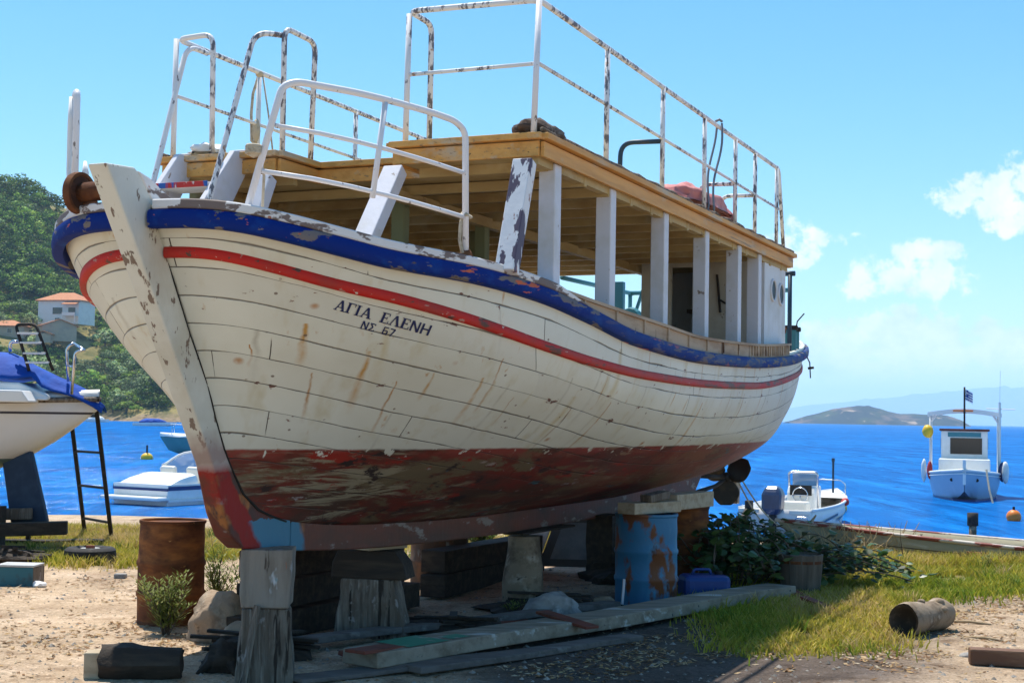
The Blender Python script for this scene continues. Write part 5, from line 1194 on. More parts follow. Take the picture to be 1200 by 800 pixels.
# ================================================================== plants of the yard
def leaf_quad(mb, p, d, up, l, w_, col):
    d = d.normalized(); x = d.cross(up)
    if x.length < 1e-3: x = d.cross(Vector((1, 0, 0)))
    x = x.normalized()*w_/2
    mb.add([p, p+d*l*.45-x, p+d*l, p+d*l*.45+x], [(0, 1, 2, 3)], 1, col)
def heart_leaf(mb, p, d, nrm, l, col):
    d = d.normalized(); x = d.cross(nrm).normalized(); nn = x.cross(d); P = [(0, .1), (-.28, .0), (-.52, .22), (-.46, .55), (-.2, .82), (0, 1.0), (.2, .82), (.46, .55), (.52, .22), (.28, .0)]
    vs = [p+x*(a*l)+d*(b*l)+nn*(-abs(a)*.25*l) for a, b in P]; c = p+d*.5*l
    n = len(vs); mb.add(vs+[c], [(i, (i+1) % n, n) for i in range(n)], 1, col)
def shrub(label, x, y, h, nstem, spread, leaf, wleaf, cols, seed, cat='shrub', name='weed_bush', group=None, perstem=42):
    r_ = random.Random(seed); p = put(name, label, cat, x, y, group); mb = MB(); ms = MB()
    for k in range(nstem):
        a = r_.uniform(0, 6.283); s_ = r_.uniform(.1, 1)*spread; hh = h*r_.uniform(.6, 1)*(1-.3*s_/max(spread, .01))
        P = [Vector((math.cos(a)*s_*t**1.3+.02*math.sin(t*5+k), math.sin(a)*s_*t**1.3, hh*t)) for t in [i/6 for i in range(7)]]
        ms.tube(P, [.007*(1-.8*i/6) for i in range(7)], 5, 0)
        for i in range(perstem):
            t = .12+.88*i/perstem; j = min(int(t*6), 5); q = P[j].lerp(P[j+1], t*6-j); b = i*2.4+r_.uniform(-.4, .4)
            d = Vector((math.cos(b), math.sin(b), r_.uniform(.35, 1.1)))
            br = d.normalized()*r_.uniform(0, .10)*(1-t*.6)
            f = r_.uniform(.7, 1.2); c = r_.choice(cols); leaf_quad(mb, q+br, d, Vector((0, 0, 1)), leaf*r_.uniform(.6, 1.1)*(1-.35*t), wleaf, tuple(e*f for e in c))
    mb.build('foliage', [m_bark, m_leaf], p); ms.build('stem', m_bark, p, smooth=True); return p
GC = [(.17, .22, .05), (.22, .27, .07), (.13, .17, .04), (.28, .31, .11)]
shrub('feathery pale green weed in front of the lone rusty drum', -2.62, 11.25, .60, 17, .26, .10, .015, GC, 1, perstem=60)
shrub('taller feathery green weed between the rusty drum and the bow', -2.46, 12.4, .74, 13, .2, .10, .015, GC, 2, perstem=60)
shrub('sparse upright green weed just left of the bow block', -2.16, 12.2, .66, 7, .18, .07, .018, GC, 3, perstem=56)
shrub('low bright green plant behind the black drum', -1.03, 15.6, .3, 9, .25, .07, .03, GC, 4)
shrub('leafy green bush lit by the sun behind the brown trunk', -.30, 17.6, .72, 16, .42, .08, .045, [(.06, .12, .02), (.09, .15, .03)], 5, perstem=50)
shrub('small dark green tuft beside the grey stone under the hull', .05, 12.9, .16, 8, .14, .07, .012, GC, 6, perstem=20)
shrub('small green weed on the yellow grass in front of the rowboat', 4.25, 16.3, .16, 8, .12, .05, .022, GC, 7, perstem=22)
shrub('upright green weed beside the rowboat at the right', 5.55, 17.0, .30, 6, .10, .06, .018, GC, 8, perstem=26)
shrub('thin dry weed stalk standing in front of the rowboat', 4.75, 17.6, .62, 2, .05, .03, .006, [(.32, .25, .12)], 9, perstem=14)
# broad-leaved vine mound
r_ = random.Random(21); p = put('vine_bush', 'dark broad-leaved vine sprawling behind the blue canister and the wooden tub', 'vine', 2.28, 15.1)
mb = MB(); ms = MB()
for k in range(80):
    a = r_.uniform(0, 6.283); rx, ry = 1.0, .8; s_ = math.sqrt(r_.random()); X, Y = math.cos(a)*rx*s_, math.sin(a)*ry*s_
    if r_.random() < .28: X = r_.uniform(.6, 1.6); Y = r_.uniform(-.4, .3)
    hh = (.76*(1-.42*s_)+r_.uniform(-.15, .12))*(1 if X < .6 else .82 if X < 1.1 else .66)
    P = [Vector((X*.35, Y*.35, 0)), Vector((X*.6, Y*.6, hh*.6)), Vector((X*.85, Y*.85, hh)), Vector((X*1.1, Y*1.1, hh*.86)), Vector((X*1.25, Y*1.25, hh*.6))]
    P = arc_pts(P, .3, 3); ms.tube(P, .006, 5)
    for i in range(22):
        q = P[r_.randrange(1, len(P))]+Vector((r_.gauss(0, .07), r_.gauss(0, .07), r_.gauss(0, .05))); q.z = max(q.z, .05)
        b = r_.uniform(0, 6.283); d = Vector((math.cos(b), math.sin(b), r_.uniform(-.7, .25))); nn = Vector((r_.gauss(0, .35), r_.gauss(0, .35)-.3, 1))
        f = r_.uniform(.6, 1.25); c = r_.choice([(.03, .085, .022), (.045, .11, .028), (.025, .065, .022), (.07, .13, .03)])
        heart_leaf(mb, q, d, nn, r_.uniform(.06, .115), tuple(e*f for e in c))
mb.build('foliage', [m_bark, m_leaf_broad], p); ms.build('stem', m_bark, p, smooth=True)
# dry brush heap by the rowboat
p = put('dry_brush', 'tangle of dry pale twigs heaped against the rowboat', 'dry brush', 4.55, 18.55); mb = MB(); r_ = random.Random(5)
for k in range(260):
    a = Vector((r_.gauss(0, .42), r_.gauss(0, .2), r_.uniform(0, .12))); d = Vector((r_.gauss(0, 1), r_.gauss(0, .6), abs(r_.gauss(.6, .5)))).normalized(); l = r_.uniform(.25, .48)
    mb.tube([a, a+d*l*.5+Vector((r_.gauss(0, .03), 0, r_.gauss(0, .03))), a+d*l], [.008, .007, .004], 4)
mb.build('twigs', mat('pale_dry_stalk', (.50, .38, .22), .9, [((.36, .25, .13), 9, .5, .7)]), p)
# ================================================================== sea
SEA = -.9
mt, nt_, bs = new_mat('sea_water')
def seabump():
    L = nt_.links
    a = noise_mask(nt_, (1.1, 1.9, 1), 0, 1, detail=6, rough=.62); b = noise_mask(nt_, (.10, .22, 1), 0, 1, detail=5)
    c = noise_mask(nt_, (.012, .03, 1), 0, 1, detail=4)
    h = mth(nt_, 'ADD', mth(nt_, 'ADD', mth(nt_, 'MULTIPLY', a, .16), mth(nt_, 'MULTIPLY', b, .9)), mth(nt_, 'MULTIPLY', c, 3.2))
    bp = nd(nt_, 'ShaderNodeBump'); bp.inputs['Strength'].default_value = 1.; bp.inputs['Distance'].default_value = 1.
    L.new(h, bp.inputs['Height']); L.new(bp.outputs[0], bs.inputs['Normal'])
    col = mixc(nt_, noise_mask(nt_, (.010, .035, 1), .38, .66, detail=5, rough=.6), (.001, .098, .35), (.003, .138, .44))
    col = mixc(nt_, noise_mask(nt_, (.42, .055, 1), .50, .66, detail=8, rough=.78), col, (.008, .20, .60))
    col = mixc(nt_, noise_mask(nt_, (.55, .075, 1), .50, .64, detail=8, rough=.78), col, (.001, .055, .22))
    L.new(col, bs.inputs['Base Color'])
seabump()
# water: mostly the blue light from inside the sea, a little mirrored sky from the wave faces
_out = nt_.nodes['Material Output']; _df = nd(nt_, 'ShaderNodeBsdfDiffuse'); _gl = nd(nt_, 'ShaderNodeBsdfGlossy'); _mx = nd(nt_, 'ShaderNodeMixShader')
_gl.inputs['Roughness'].default_value = .12; _gl.inputs['Color'].default_value = (.9, .95, 1, 1); _mx.inputs[0].default_value = .11
for l in list(bs.inputs['Base Color'].links): nt_.links.new(l.from_socket, _df.inputs['Color'])
for l in list(bs.inputs['Normal'].links): nt_.links.new(l.from_socket, _gl.inputs['Normal'])
nt_.links.new(_df.outputs[0], _mx.inputs[1]); nt_.links.new(_gl.outputs[0], _mx.inputs[2]); nt_.links.new(_mx.outputs[0], _out.inputs['Surface']); nt_.nodes.remove(bs)
mb = MB(); ysea = [24, 60, 120, 300, 1000, 4000, 16000, 40000]
mb.add([p for y in ysea for p in ((-40000, y, SEA), (40000, y, SEA))], [(2*i, 2*i+1, 2*i+3, 2*i+2) for i in range(len(ysea)-1)])
sea = mb.build('sea', mt); sea['kind'] = 'structure'
mb = MB(); rg2 = random.Random(3)   # thin bright wash where the water meets the beach
pts = []
for i in range(140):
    x = -40+i*.6; 
    y = 27
    while gz(x, y) > SEA+.0 and y < 45: y += .1
    pts.append((x, y))
m_foam = mat('beach_foam', (.72, .74, .74), .8, [((.5, .5, .46), 1.2, .5, .7)])
mb.add([q for i, (x, y) in enumerate(pts) for q in ((x, y-.35-.3*noise.noise(Vector((x*.6, 1, 0))), gz(x, y-.35)+.02), (x, y+.25+.4*noise.noise(Vector((x*.8, 5, 0))), SEA+.012))], [(2*i, 2*i+2, 2*i+3, 2*i+1) for i in range(len(pts)-1)])
fo = mb.build('shore_wash', m_foam); fo['kind'] = 'structure'

# ------------------------------------------------------------------ small boats: one hull maker, many boats
def hull_shape(mb, L, B, H, dr=.25, flare=.25, sheer=.35, full=2.2, tr=.85, n=18, mi=(0, 1), bw=None, rocker=.0, deckin=.0):
    """stern at x = 0, bow at x = L, waterline at z = 0"""
    rings = []; top = []
    for i in range(n+1):
        t = i/n; x = L*t; e = (1-max(0, (t-.35)/.65)**full)
        b = B/2*(tr+(1-tr)*min(1, t/.35))*max(e, .012)
        z1 = H*(1+sheer*t*t); kz = -dr*(1-t**5)+(z1-.05)*t**9*.75
        xo = .0
        bwl = b*(1-flare*(.4+.6*t)); ring = []
        prof = [(0, kz), (bwl*.75, kz+(0-kz)*.55), (bwl, max(0, kz+.02)), (b*.97, max(z1*.6, kz+.03)), (b, z1)]
        ring = [(x+L*.10*max(0, (z/z1))*t**4, y, z) for y, z in prof]
        rings.append([(x_, -y, z) for x_, y, z in reversed(ring[1:])]+ring); top.append((ring[-1][0], b, z1))
    mb.loft(rings, closed=False, mi=mi[0]); N = len(rings[0])
    mb.add(rings[0], [tuple(range(N))], mi[0])
    return top
def deck_on(mb, top, dz, mi=0, a=0, b=None):
    top = top[a:b]; mb.add([q for x, y, z in top for q in ((x, -max(y-.02, .003), z+dz), (x, max(y-.02, .003), z+dz))], [(2*i, 2*i+2, 2*i+3, 2*i+1) for i in range(len(top)-1)], mi)
def rim(top, r_, mb, dy=0):
    for sd in (-1, 1): mb.tube([(x, sd*(y+dy), z) for x, y, z in top], r_, 6)
def float_at(name, label, u, v, L, head, group=None, cat='boat', off=0):
    q = G(u, v, SEA); return thing(name, label, cat, (q.x, q.y, SEA), R(90)-R(head), group)   # head: compass from +Y to +X
BG = 'boats afloat'
# --- white speedboat, stern quarter toward us
q = G(164, 591, SEA); SH = 30
p = thing('speedboat', 'white speedboat with a navy stripe and curved windscreen afloat behind the rusty drum', 'boat', (q.x, q.y, SEA), R(90-SH))
mb = MB(); top = hull_shape(mb, 5.8, 2.25, .58, .25, .12, .18, 3.2, .92, 22); autosmooth(mb.build('hull', m_gel, p), 40)
mb = MB(); deck_on(mb, top, -.02, 0, 11); mb.build('fore_deck', m_gel, p)
mb = MB(); mb.loft([[(x, -w_, z0), (x, -w_*.93, z1-.05), (x, -w_*.75, z1), (x, w_*.75, z1), (x, w_*.93, z1-.05), (x, w_, z0)] for x, w_, z0, z1 in ((.02, 1.02, .40, .54), (.25, 1.03, .5, .66), (.55, 1.04, .5, .76), (.9, 1.03, .5, .83), (1.2, .99, .5, .86), (1.3, .96, .5, .78), (1.34, .9, .5, .6))]); autosmooth(mb.build('sun_pad', m_gel, p), 30)
mb = MB(); deck_on(mb, top, -.25, 0, 4, 13); mb.build('cockpit_floor', m_seat, p)
mb = MB()
for sd in (-1, 1): mb.loft([[(x, sd*(y+.012), z-.16), (x, sd*(y+.018), z-.05), (x, sd*(y+.004), z-.05), (x, sd*(y+.004), z-.16)] for x, y, z in top])
mb.box((-.008, 0, .44), (.02, 2.06, .07))
mb.build('navy_stripe', m_navy_gel, p)
mb = MB(); mb.box((-.22, 0, .20), (.5, 2.15, .10)); mb.build('swim_platform', m_gel, p, bevel=.035)
mb = MB()
for sd in (-1, 1): mb.loft([[(x, sd*(y*.97+.05), .10), (x, sd*(y*.97+.06), .17), (x, sd*(y*.9), .19), (x, sd*(y*.9), .08)] for x, y, z in top[:20]])
mb.build('spray_rail', m_gel, p)
mb = MB(); wsr = []
for k in range(17):
    a = -1.5+3.0*k/16; wsr.append(((2.05+1.0*math.cos(a), 1.02*math.sin(a), .68), (1.75+.9*math.cos(a), .94*math.sin(a), 1.42-.40*abs(math.sin(a))**6)))
mb.add([x for ab in wsr for x in ab], [(2*i, 2*i+2, 2*i+3, 2*i+1) for i in range(16)]); ws = mb.build('windscreen', m_wind, p, smooth=True)
mb = MB(); mb.tube([b for a, b in wsr], .03, 6); mb.tube([a for a, b in wsr], .025, 6); mb.build('windscreen_frame', m_gel, ws, smooth=True)
for y in (-.5, .5):
    mb = MB(); mb.box((1.65, y, .72), (.18, .55, .62), rot=(0, -.15, 0)); mb.box((1.95, y, .48), (.55, .55, .22)); mb.build('seat', m_seat, p, bevel=.07)
# --- teal and white motor yacht, bow to the left, mostly hidden by the bow
q = G(187, 535, SEA); p = thing('motor_boat', 'teal-hulled motor boat with a white deck seen left of the big bow', 'boat', (q.x+7.95, q.y+1, SEA), R(180-4))
mb = MB(); top = hull_shape(mb, 7.6, 2.6, .95, .3, .25, .18, 2.6, .9, 20); autosmooth(mb.build('hull', m_teal_gel, p), 40)
mb = MB(); dk = []
for i, (x, y, z) in enumerate(top): dk.append([(x, y*math.cos(a), z+.22*math.sin(a)+.02) for a in [math.pi*k/8 for k in range(9)]])
mb.loft(dk, closed=False); autosmooth(mb.build('deck', m_gel, p), 50)
mb = MB(); mb.loft([[(x, -y, z) for y, z in pr]+[(x, y, z) for y, z in reversed(pr)] for x, pr in ((1.0, [(1.0, .95), (.95, 2.0)]), (5.0, [(1.0, 1.0), (.85, 2.0)]), (6.5, [(.6, 1.2), (.5, 1.35)]))]); mb.build('cabin', m_gel, p, bevel=.08)
mb = MB(); mb.tube(arc_pts([(5.2, -.9, 1.2), (5.4, -.85, 1.75), (7.9, -.1, 1.85), (8.0, .1, 1.85), (5.4, .85, 1.75), (5.2, .9, 1.2)], .3), .022, 6); mb.tube([(7.6, -.25, 1.2), (7.6, -.2, 1.8)], .02, 6); mb.tube([(7.6, .25, 1.2), (7.6, .2, 1.8)], .02, 6); mb.build('pulpit_rail', m_chrome, p, smooth=True)
mb = MB(); mb.lathe([(0, -.06), (.14, -.06), (.16, 0), (.14, .06), (0, .06)], (7.95, 0, 1.16), 14, M=Matrix.Rotation(R(90), 3, 'X')); mb.build('anchor_roller', m_iron, p)
# --- little boats at the far shore
def far_boat(label, u, v, L, hm, m_cov, head, cover):
    q = G(u, v, SEA); p = thing('small_boat', label, 'boat', (q.x, q.y, SEA), R(head), 'small boats off the far shore'); mb = MB()
    top = hull_shape(mb, L, L*.36, .55, .2, .2, .3, 2.2, .85, 10); mb.build('hull', hm, p); mb = MB(); deck_on(mb, top, -.08)
    if cover: mb.blob((L*.45, 0, .75), (L*.33, L*.15, .55), 3, .25, 2)
    mb.build('cover', m_cov, p)
far_boat('small boat under a bright blue cover off the far shore', 156, 498.5, 6.6, m_gel, m_tarp, 8, True)
far_boat('small pale boat beside the blue-covered boat, far shore', 126, 494.5, 5.2, m_gel_old, m_gel, 170, True)
far_boat('small white open boat off the rocky shore by the big bow', 203, 492.8, 4.5, m_gel, m_gel, 190, False)
def buoy(name, label, u, v, r_, m_, z=.35, stalk=False, squash=1.):
    q = G(u, v, SEA); p = thing(name, label, 'buoy', (q.x, q.y, SEA)); mb = MB()
    mb.lathe([(r_*math.sin(a)*(1), r_*z-r_*math.cos(a)*squash) for a in [math.pi*k/12 for k in range(13)]], n=20); mb.build('float', m_, p, smooth=True)
    mb = MB(); mb.tube([(0, 0, r_*(z+squash)-.03), (0, 0, r_*(z+squash)+(.4 if stalk else .08))], .05 if stalk else .035, 8); mb.build('eye', m_iron, p)
buoy('buoy', 'yellow buoy with a dark stalk on the water left of the big bow', 172, 538, .32, m_yellow, .3, True, .8)
buoy('buoy', 'yellow plastic float beside the bow of the open motor boat', 985, 599, .19, m_yellow, .5)
buoy('buoy', 'large orange ball buoy near the right edge', 1188, 610, .20, m_orange, .55)
# --- open boat with outboard
q = G(908, 624, SEA); HB = 27
p = thing('outboard_boat', 'open white motor boat with blue-grey outboard and centre console, stern toward us', 'boat', (q.x, q.y, SEA), R(90-HB))
mb = MB(); top = hull_shape(mb, 5.2, 1.95, .56, .22, .18, .45, 2.4, .9, 20); autosmooth(mb.build('hull', m_gel_old, p, solid=.04), 40)
mb = MB(); deck_on(mb, top, -.30, 0, 1); mb.build('inside_floor', m_seat, p)
mb = MB(); rim(top, .035, mb); mb.build('gunwale', m_gel, p, smooth=True)
mb = MB(); deck_on(mb, top, .0, 0, 14); mb.box((.15, .62, .50), (.5, .5, .08)); mb.box((.15, -.62, .50), (.5, .5, .08)); mb.build('bow_locker', m_seat, p)
mb = MB()
for sd in (-1, 1):
    for (a, b) in ((3, 8), (8, 14)):
        mb.add([(top[a][0], sd*(top[a][1]*.985+.012), .20), (top[b][0], sd*(top[b][1]*.975+.012), .34), (top[b][0], sd*(top[b][1]*.985+.012), .40), (top[a][0], sd*(top[a][1]*.99+.012), .25)], [(0, 1, 2, 3)])
mb.build('blue_flash', m_outboard, p)
mb = MB(); mb.loft([[(x-dx, -.36, z), (x+dx2, -.36, z), (x+dx2, .36, z), (x-dx, .36, z)] for x, dx, dx2, z in ((2.5, .3, .32, .2), (2.5, .3, .3, .85), (2.5, .2, .3, 1.02))]); con = mb.build('console', m_gel, p, bevel=.04)
mb = MB(); mb.loft([[(2.62, -.33, 1.0), (2.70, -.33, 1.0), (2.70, .33, 1.0), (2.62, .33, 1.0)], [(2.5, -.3, 1.32), (2.56, -.3, 1.32), (2.56, .3, 1.32), (2.5, .3, 1.32)]]); mb.build('console_screen', m_wind, con)
mb = MB(); mb.tube(arc_pts([(2.45, -.36, .4), (2.4, -.37, 1.36), (2.4, .37, 1.36), (2.45, .36, .4)], .08), .03, 8); mb.build('console_frame', m_chrome, con, smooth=True)
mb = MB(); mb.box((2.19, 0, .92), (.03, .55, .25)); mb.build('instrument_panel', m_iron, con)
mb = MB(); mb.tube([(2.14, .19*math.cos(a), .80+.19*math.sin(a)) for a in [math.pi*k/9 for k in range(19)]], .016, 6); mb.tube([(2.14, -.18, .80), (2.14, .18, .80)], .014, 5); mb.tube([(2.14, 0, .62), (2.14, 0, .80)], .014, 5); mb.build('steering_wheel', m_chrome, con, smooth=True)
mb = MB(); mb.box((1.55, 0, .45), (.4, .75, .45)); mb.build('seat', m_seat, p, bevel=.05)
mb = MB(); mb.loft([[(-.42+dx, -w_, z), (.12+dx2, -w_*.85, z), (.12+dx2, w_*.85, z), (-.42+dx, w_, z)] for dx, dx2, w_, z in ((.10, 0, .15, .42), (.0, .02, .24, .58), (.02, .04, .25, .9), (.10, .0, .20, 1.06), (.2, -.12, .1, 1.1))]); ob = mb.build('outboard_motor', m_outboard, p, bevel=.10)
mb = MB(); mb.box((-.18, 0, .1), (.22, .14, .7)); mb.build('motor_leg', m_iron, ob, bevel=.03)
mb = MB(); mb.bar((-.1, .62, .52), (-.55, .66, .25), .12, .14); mb.bar((-.55, .66, .25), (-.68, .68, -.02), .07, .10); mb.box((-.05, .62, .62), (.2, .16, .24)); mb.build('auxiliary_motor', m_iron, p, bevel=.02)
mb = MB(); mb.tube(arc_pts([(-.05, -.55, -.1), (-.2, -.55, .40), (-.2, -.85, .40), (-.05, -.85, -.1)], .06), .02, 6); mb.tube([(-.13, -.55, .15), (-.13, -.85, .15)], .02, 6); mb.build('swim_ladder', m_chrome, p, smooth=True)
mb = MB(); mb.blob((3.2, -.86, .62), (.17, .10, .11), 3, .2, 2); mb.build('red_cushion', m_redcloth, p, smooth=True)
mb = MB(); mb.tube([(4.95, -.1, .7), (4.95, -.1, 1.6)], .03, 7); mb.box((4.95, -.1, 1.62), (.07, .07, .1)); mb.build('light_pole', m_navy, p)
mb = MB(); mb.tube(arc_pts([(4.2, -.62, .72), (4.25, -.6, 1.02), (4.9, -.3, 1.1), (5.0, .3, 1.1), (4.25, .6, 1.02), (4.2, .62, .72)], .1), .015, 6); mb.build('bow_rail', m_chrome, p, smooth=True)
# --- blue caique with canopy, bow toward us
q = G(1130, 588, SEA); _a = math.atan2(q.x, q.y); p = thing('caique', 'pale blue fishing caique with white wheelhouse, awning and flag, bow towards us', 'boat', (q.x+7.0*math.sin(_a), q.y+7.0*math.cos(_a), SEA), R(-90)-_a)
mb = MB(); top = hull_shape(mb, 6.6, 2.55, .78, .35, .22, .40, 2.6, .75, 20); autosmooth(mb.build('hull', m_blue_hull, p), 40)
mb = MB(); deck_on(mb, top, -.1); mb.build('deck', m_gel_old, p); mb = MB(); rim(top, .045, mb); mb.tube([(x, -y-.01, z-.12) for x, y, z in top], .02, 5); mb.tube([(x, y+.01, z-.12) for x, y, z in top], .02, 5); mb.build('gunwale', m_gel, p, smooth=True)
mb = MB(); mb.loft([[(x, -y*1.01-.004, -.3), (x, y*1.01+.004, -.3), (x, y*1.01+.006, .06), (x, -y*1.01-.006, .06)] for x, y in [(tx, max(.02, ty*(1-.22*(.4+.6*i/20)))) for i, (tx, ty, tz) in enumerate(top[:19])]]); mb.build('boot_top', m_navy_gel, p)
mb = MB(); mb.bar((7.05, 0, .6), (7.2, 0, 1.45), .10, .14, up=(1, 0, 0)); mb.build('stem_head', m_gel, p)
for y in (-.42, .42):
    mb = MB(); mb.lathe([(0, -.02), (.06, -.02), (.06, .02), (0, .02)], (6.30, y, .72), 10, M=Matrix.Rotation(R(90), 3, 'Y')); mb.build('hawse_hole', m_iron, p)
mb = MB(); mb.box((3.6, 0, 1.12), (2.6, 1.75, .55)); coam = mb.build('coaming', m_gel, p, bevel=.03)
mb = MB(); mb.box((3.0, 0, 1.85), (1.1, 1.62, 1.1)); wh = mb.build('wheelhouse', m_gel, p, bevel=.03)
mb = MB(); mb.box((3.0, 0, 2.43), (1.25, 1.75, .08)); mb.build('wheelhouse_roof', m_cab_dark, wh, bevel=.02)
mb = MB(); mb.box((3.56, .06, 1.85), (.03, 1.1, .58)); wi = mb.build('window', m_glass, wh)
mb = MB(); mb.box((3.565, .0, 2.26), (.03, 1.15, .16)); mb.build('name_board', m_teal, wh)
mb = MB()
for sd in (-1, 1): mb.box((3.0, sd*.815, 1.95), (.6, .02, .4))
mb.build('side_window', m_glass, wh)
mb = MB(); mb.tube(arc_pts([(2.6, -.4, 2.46), (2.6, -.4, 2.46)], .1)+[(2.6, -.4, 2.5)], .01, 4)
mb = MB(); rings = []
for x in (1.3, 3.2): rings.append([(x, -1.3+2.6*k/12, 3.06+.14*math.sin(math.pi*k/12)) for k in range(13)])
mb.loft([[*rg_, *[(a, b, c-.15) for a, b, c in reversed(rg_)]] for rg_ in rings]); aw = mb.build('awning', m_canopy, p)
mb = MB(); mb.box((3.24, -.05, 3.13), (.04, .7, .05)); mb.build('orange_lifebelt', m_orange, aw)
for y in (-1.2, 1.2):
    for x in (1.4, 3.1):
        mb = MB(); mb.tube([(x, y, .75), (x, y*1.0, 3.08)], .04, 7); mb.tube([(x, y, 2.7), (x, y*.78, 3.1)], .028, 6); mb.build('awning_post', m_gel, p, smooth=True)
mb = MB(); mb.tube([(3.25, 0, 2.45), (3.25, 0, 3.6), (3.25, 0, 4.0)], .035, 7); mast = mb.build('mast', m_iron, p, smooth=True)
fl = Vector((3.22, -.03, 3.55)); mb = MB(); NX, NZ = 10, 9
for k in range(NZ):
    for i in range(NX):
        def fp(i_, k_): return fl+Vector((.05*math.sin(i_*.9+k_*.2), .32*i_/NX, .40*k_/NZ-.016*i_))
        w_ = (k % 2 == 0) if not (k >= 4 and i < 5) else False
        if k >= 4 and i < 5 and (k == 6 or i == 2): w_ = True
        mb.add([fp(i, k), fp(i+1, k), fp(i+1, k+1), fp(i, k+1)], [(0, 1, 2, 3)], 1 if w_ else 0)
mb.build('flag', [m_flagb, m_flagw], mast)
mb = MB(); mb.tube([(3.4, 1.22, .9), (3.4, 1.22, 3.45)], .045, 7); mb.tube([(3.4, 1.75, 3.2), (3.4, .75, 3.22)], .018, 5); mb.tube([(3.4, 1.22, 3.4), (3.4, 1.24, 4.6)], .008, 4); mb.build('side_mast', m_gel_old, p)
mb = MB(); mb.blob((3.5, -1.28, 2.35), (.2, .2, .25), 4, .1, 2); mb.build('orange_fender', m_yellow, p, smooth=True)
for (x, y, m_, s_) in ((4.0, -1.40, m_gel_old, (.10, .10, .42)), (3.7, -1.2, m_redcloth, (.10, .10, .35)), (4.0, 1.40, m_gel_old, (.13, .13, .40)), (3.6, 1.3, m_navy_gel, (.14, .14, .36))):
    mb = MB(); mb.blob((x, y, .95), s_, int(x*9+y*4), .12, 2); mb.build('fender', m_, p, smooth=True)
mb = MB(); mb.tube([(6.45, .72, 1.1), (6.85, .82, .4), (7.1, .95, -.12)], .035, 6); mb.build('anchor_rope', m_rope, p)
# --- beached rowboat on the grass: bow at the left
a, b = G(955, 648), G(1330, 672); d = (b-a); L_ = 5.4
p = thing('rowboat', 'long peeling cream rowboat with a worn red-edged rim beached on the grass', 'boat', (a.x+d.normalized().x*L_, a.y+d.normalized().y*L_, gz(a.x, a.y)-.13), math.atan2(-d.y, -d.x))
mb = MB(); top = hull_shape(mb, L_, 1.15, .36, .08, .25, .55, 2.0, .8, 22); autosmooth(mb.build('hull', m_row, p, solid=.03), 40)
mb = MB(); rim(top, .026, mb); mb.build('rim', m_rowrim, p, smooth=True)
mb = MB(); deck_on(mb, top, -.22); mb.box((1.5, 0, .28), (.25, 1.3, .03)); mb.box((3.2, 0, .32), (.25, 1.2, .03)); mb.build('thwarts', m_rust_plate, p)
mb = MB()
for sd in (-1, 1):
    for f in (.35, .68): mb.tube([(x*1.0+L_*.10*f*(i/22)**4-L_*.10*(i/22)**4, sd*(y*(.975 if f > .5 else .91)+.002), z*f) for i, (x, y, z) in enumerate(top[:21])], .007, 4)
mb.build('plank_edge', m_timber_dark, p)
mb = MB(); mb.box((1.0, .70, .42), (.16, .10, .08)); mb.build('red_thole', m_redcloth, p, bevel=.02)
q = G(1140, 628, SEA); p = thing('mooring_stake', 'black-topped mooring stake in the water beyond the rowboat', 'stake', (q.x, q.y, SEA-.5)); mb = MB(); mb.tube([(0, 0, 0), (0, 0, .75)], .09, 9); mb.build('stake', m_log, p, smooth=True); mb = MB(); mb.tube([(0, 0, .75), (0, 0, 1.05)], .13, 9); mb.build('stake_top', m_iron, p, smooth=True)
# mooring lines from the rowboat's bow to the stern gear of the big boat
A_ = Vector(G(956, 648))+Vector((0, 0, .50)); B_ = BM @ Vector((12.1, -.03, .95))
for k, (sag, dz) in enumerate(((.55, 0), (.42, .10))):
    P_ = [A_.lerp(B_+Vector((0, 0, dz)), i/20)+Vector((0, 0, -sag*4*(i/20)*(1-i/20)*(1.25-.5*i/20))) for i in range(21)]; o_ = A_
    tag(MB().tube([x-o_ for x in P_], .011, 6).build('mooring_line', m_rope, loc=o_, smooth=True), ['lower sagging mooring line from the rowboat bow to the propeller', 'upper sagging mooring line from the rowboat bow to the propeller'][k], 'rope')

# ------------------------------------------------------------------ yacht on the cradle, left
q = at(108, 460, 17.4); YL = 6.6
p = thing('sailing_yacht', 'white sailing yacht under a blue tarp, standing on a timber cradle at the left', 'boat', (q.x-YL*1.0-.0, 17.5, 0), R(2))
KZ = at(50, 553, 17.4).z; TZ = at(60, 475, 17.4).z
mb = MB(); rings = []; top = []; n = 26
for i in range(n+1):
    t = i/n; x = YL*t; e = (1-max(0, (t-.25)/.75)**2.6)**.9 if t < 1 else 0; b = 1.1*(.75+.25*min(1, t/.3))*max(e, .015)
    z1 = TZ+.12*max(0, t-.4)**2*2
    kz = KZ-.12+(z1-.12-KZ+.12)*max(0, (t-.72)/.28)**1.75
    ring = [(b*math.sin(a)**.75, z1-(z1-kz)*math.cos(a)**.85 if a < 1.57 else z1) for a in [math.pi/2*k/10 for k in range(11)]]
    rings.append([(x, -y, z) for y, z in reversed(ring[1:])]+[(x, y, z) for y, z in ring]); top.append((x, b, z1))
mb.loft(rings, closed=False); mb.add(rings[0], [tuple(range(len(rings[0])))])
mt_, nt_, bs = new_mat('yacht_hull_paint'); tc_ = nd(nt_, 'ShaderNodeTexCoord'); sp_ = nd(nt_, 'ShaderNodeSeparateXYZ'); nt_.links.new(tc_.outputs['Object'], sp_.inputs[0])
zz = sp_.outputs['Z']; def_ = lambda z0: mth(nt_, 'LESS_THAN', mth(nt_, 'ADD', zz, mth(nt_, 'MULTIPLY', sp_.outputs['X'], -.004)), z0)
wlz = KZ+.13
col = mixc(nt_, noise_mask(nt_, (.8, 2, 2), .45, .75), (.74, .74, .75), (.64, .63, .61))
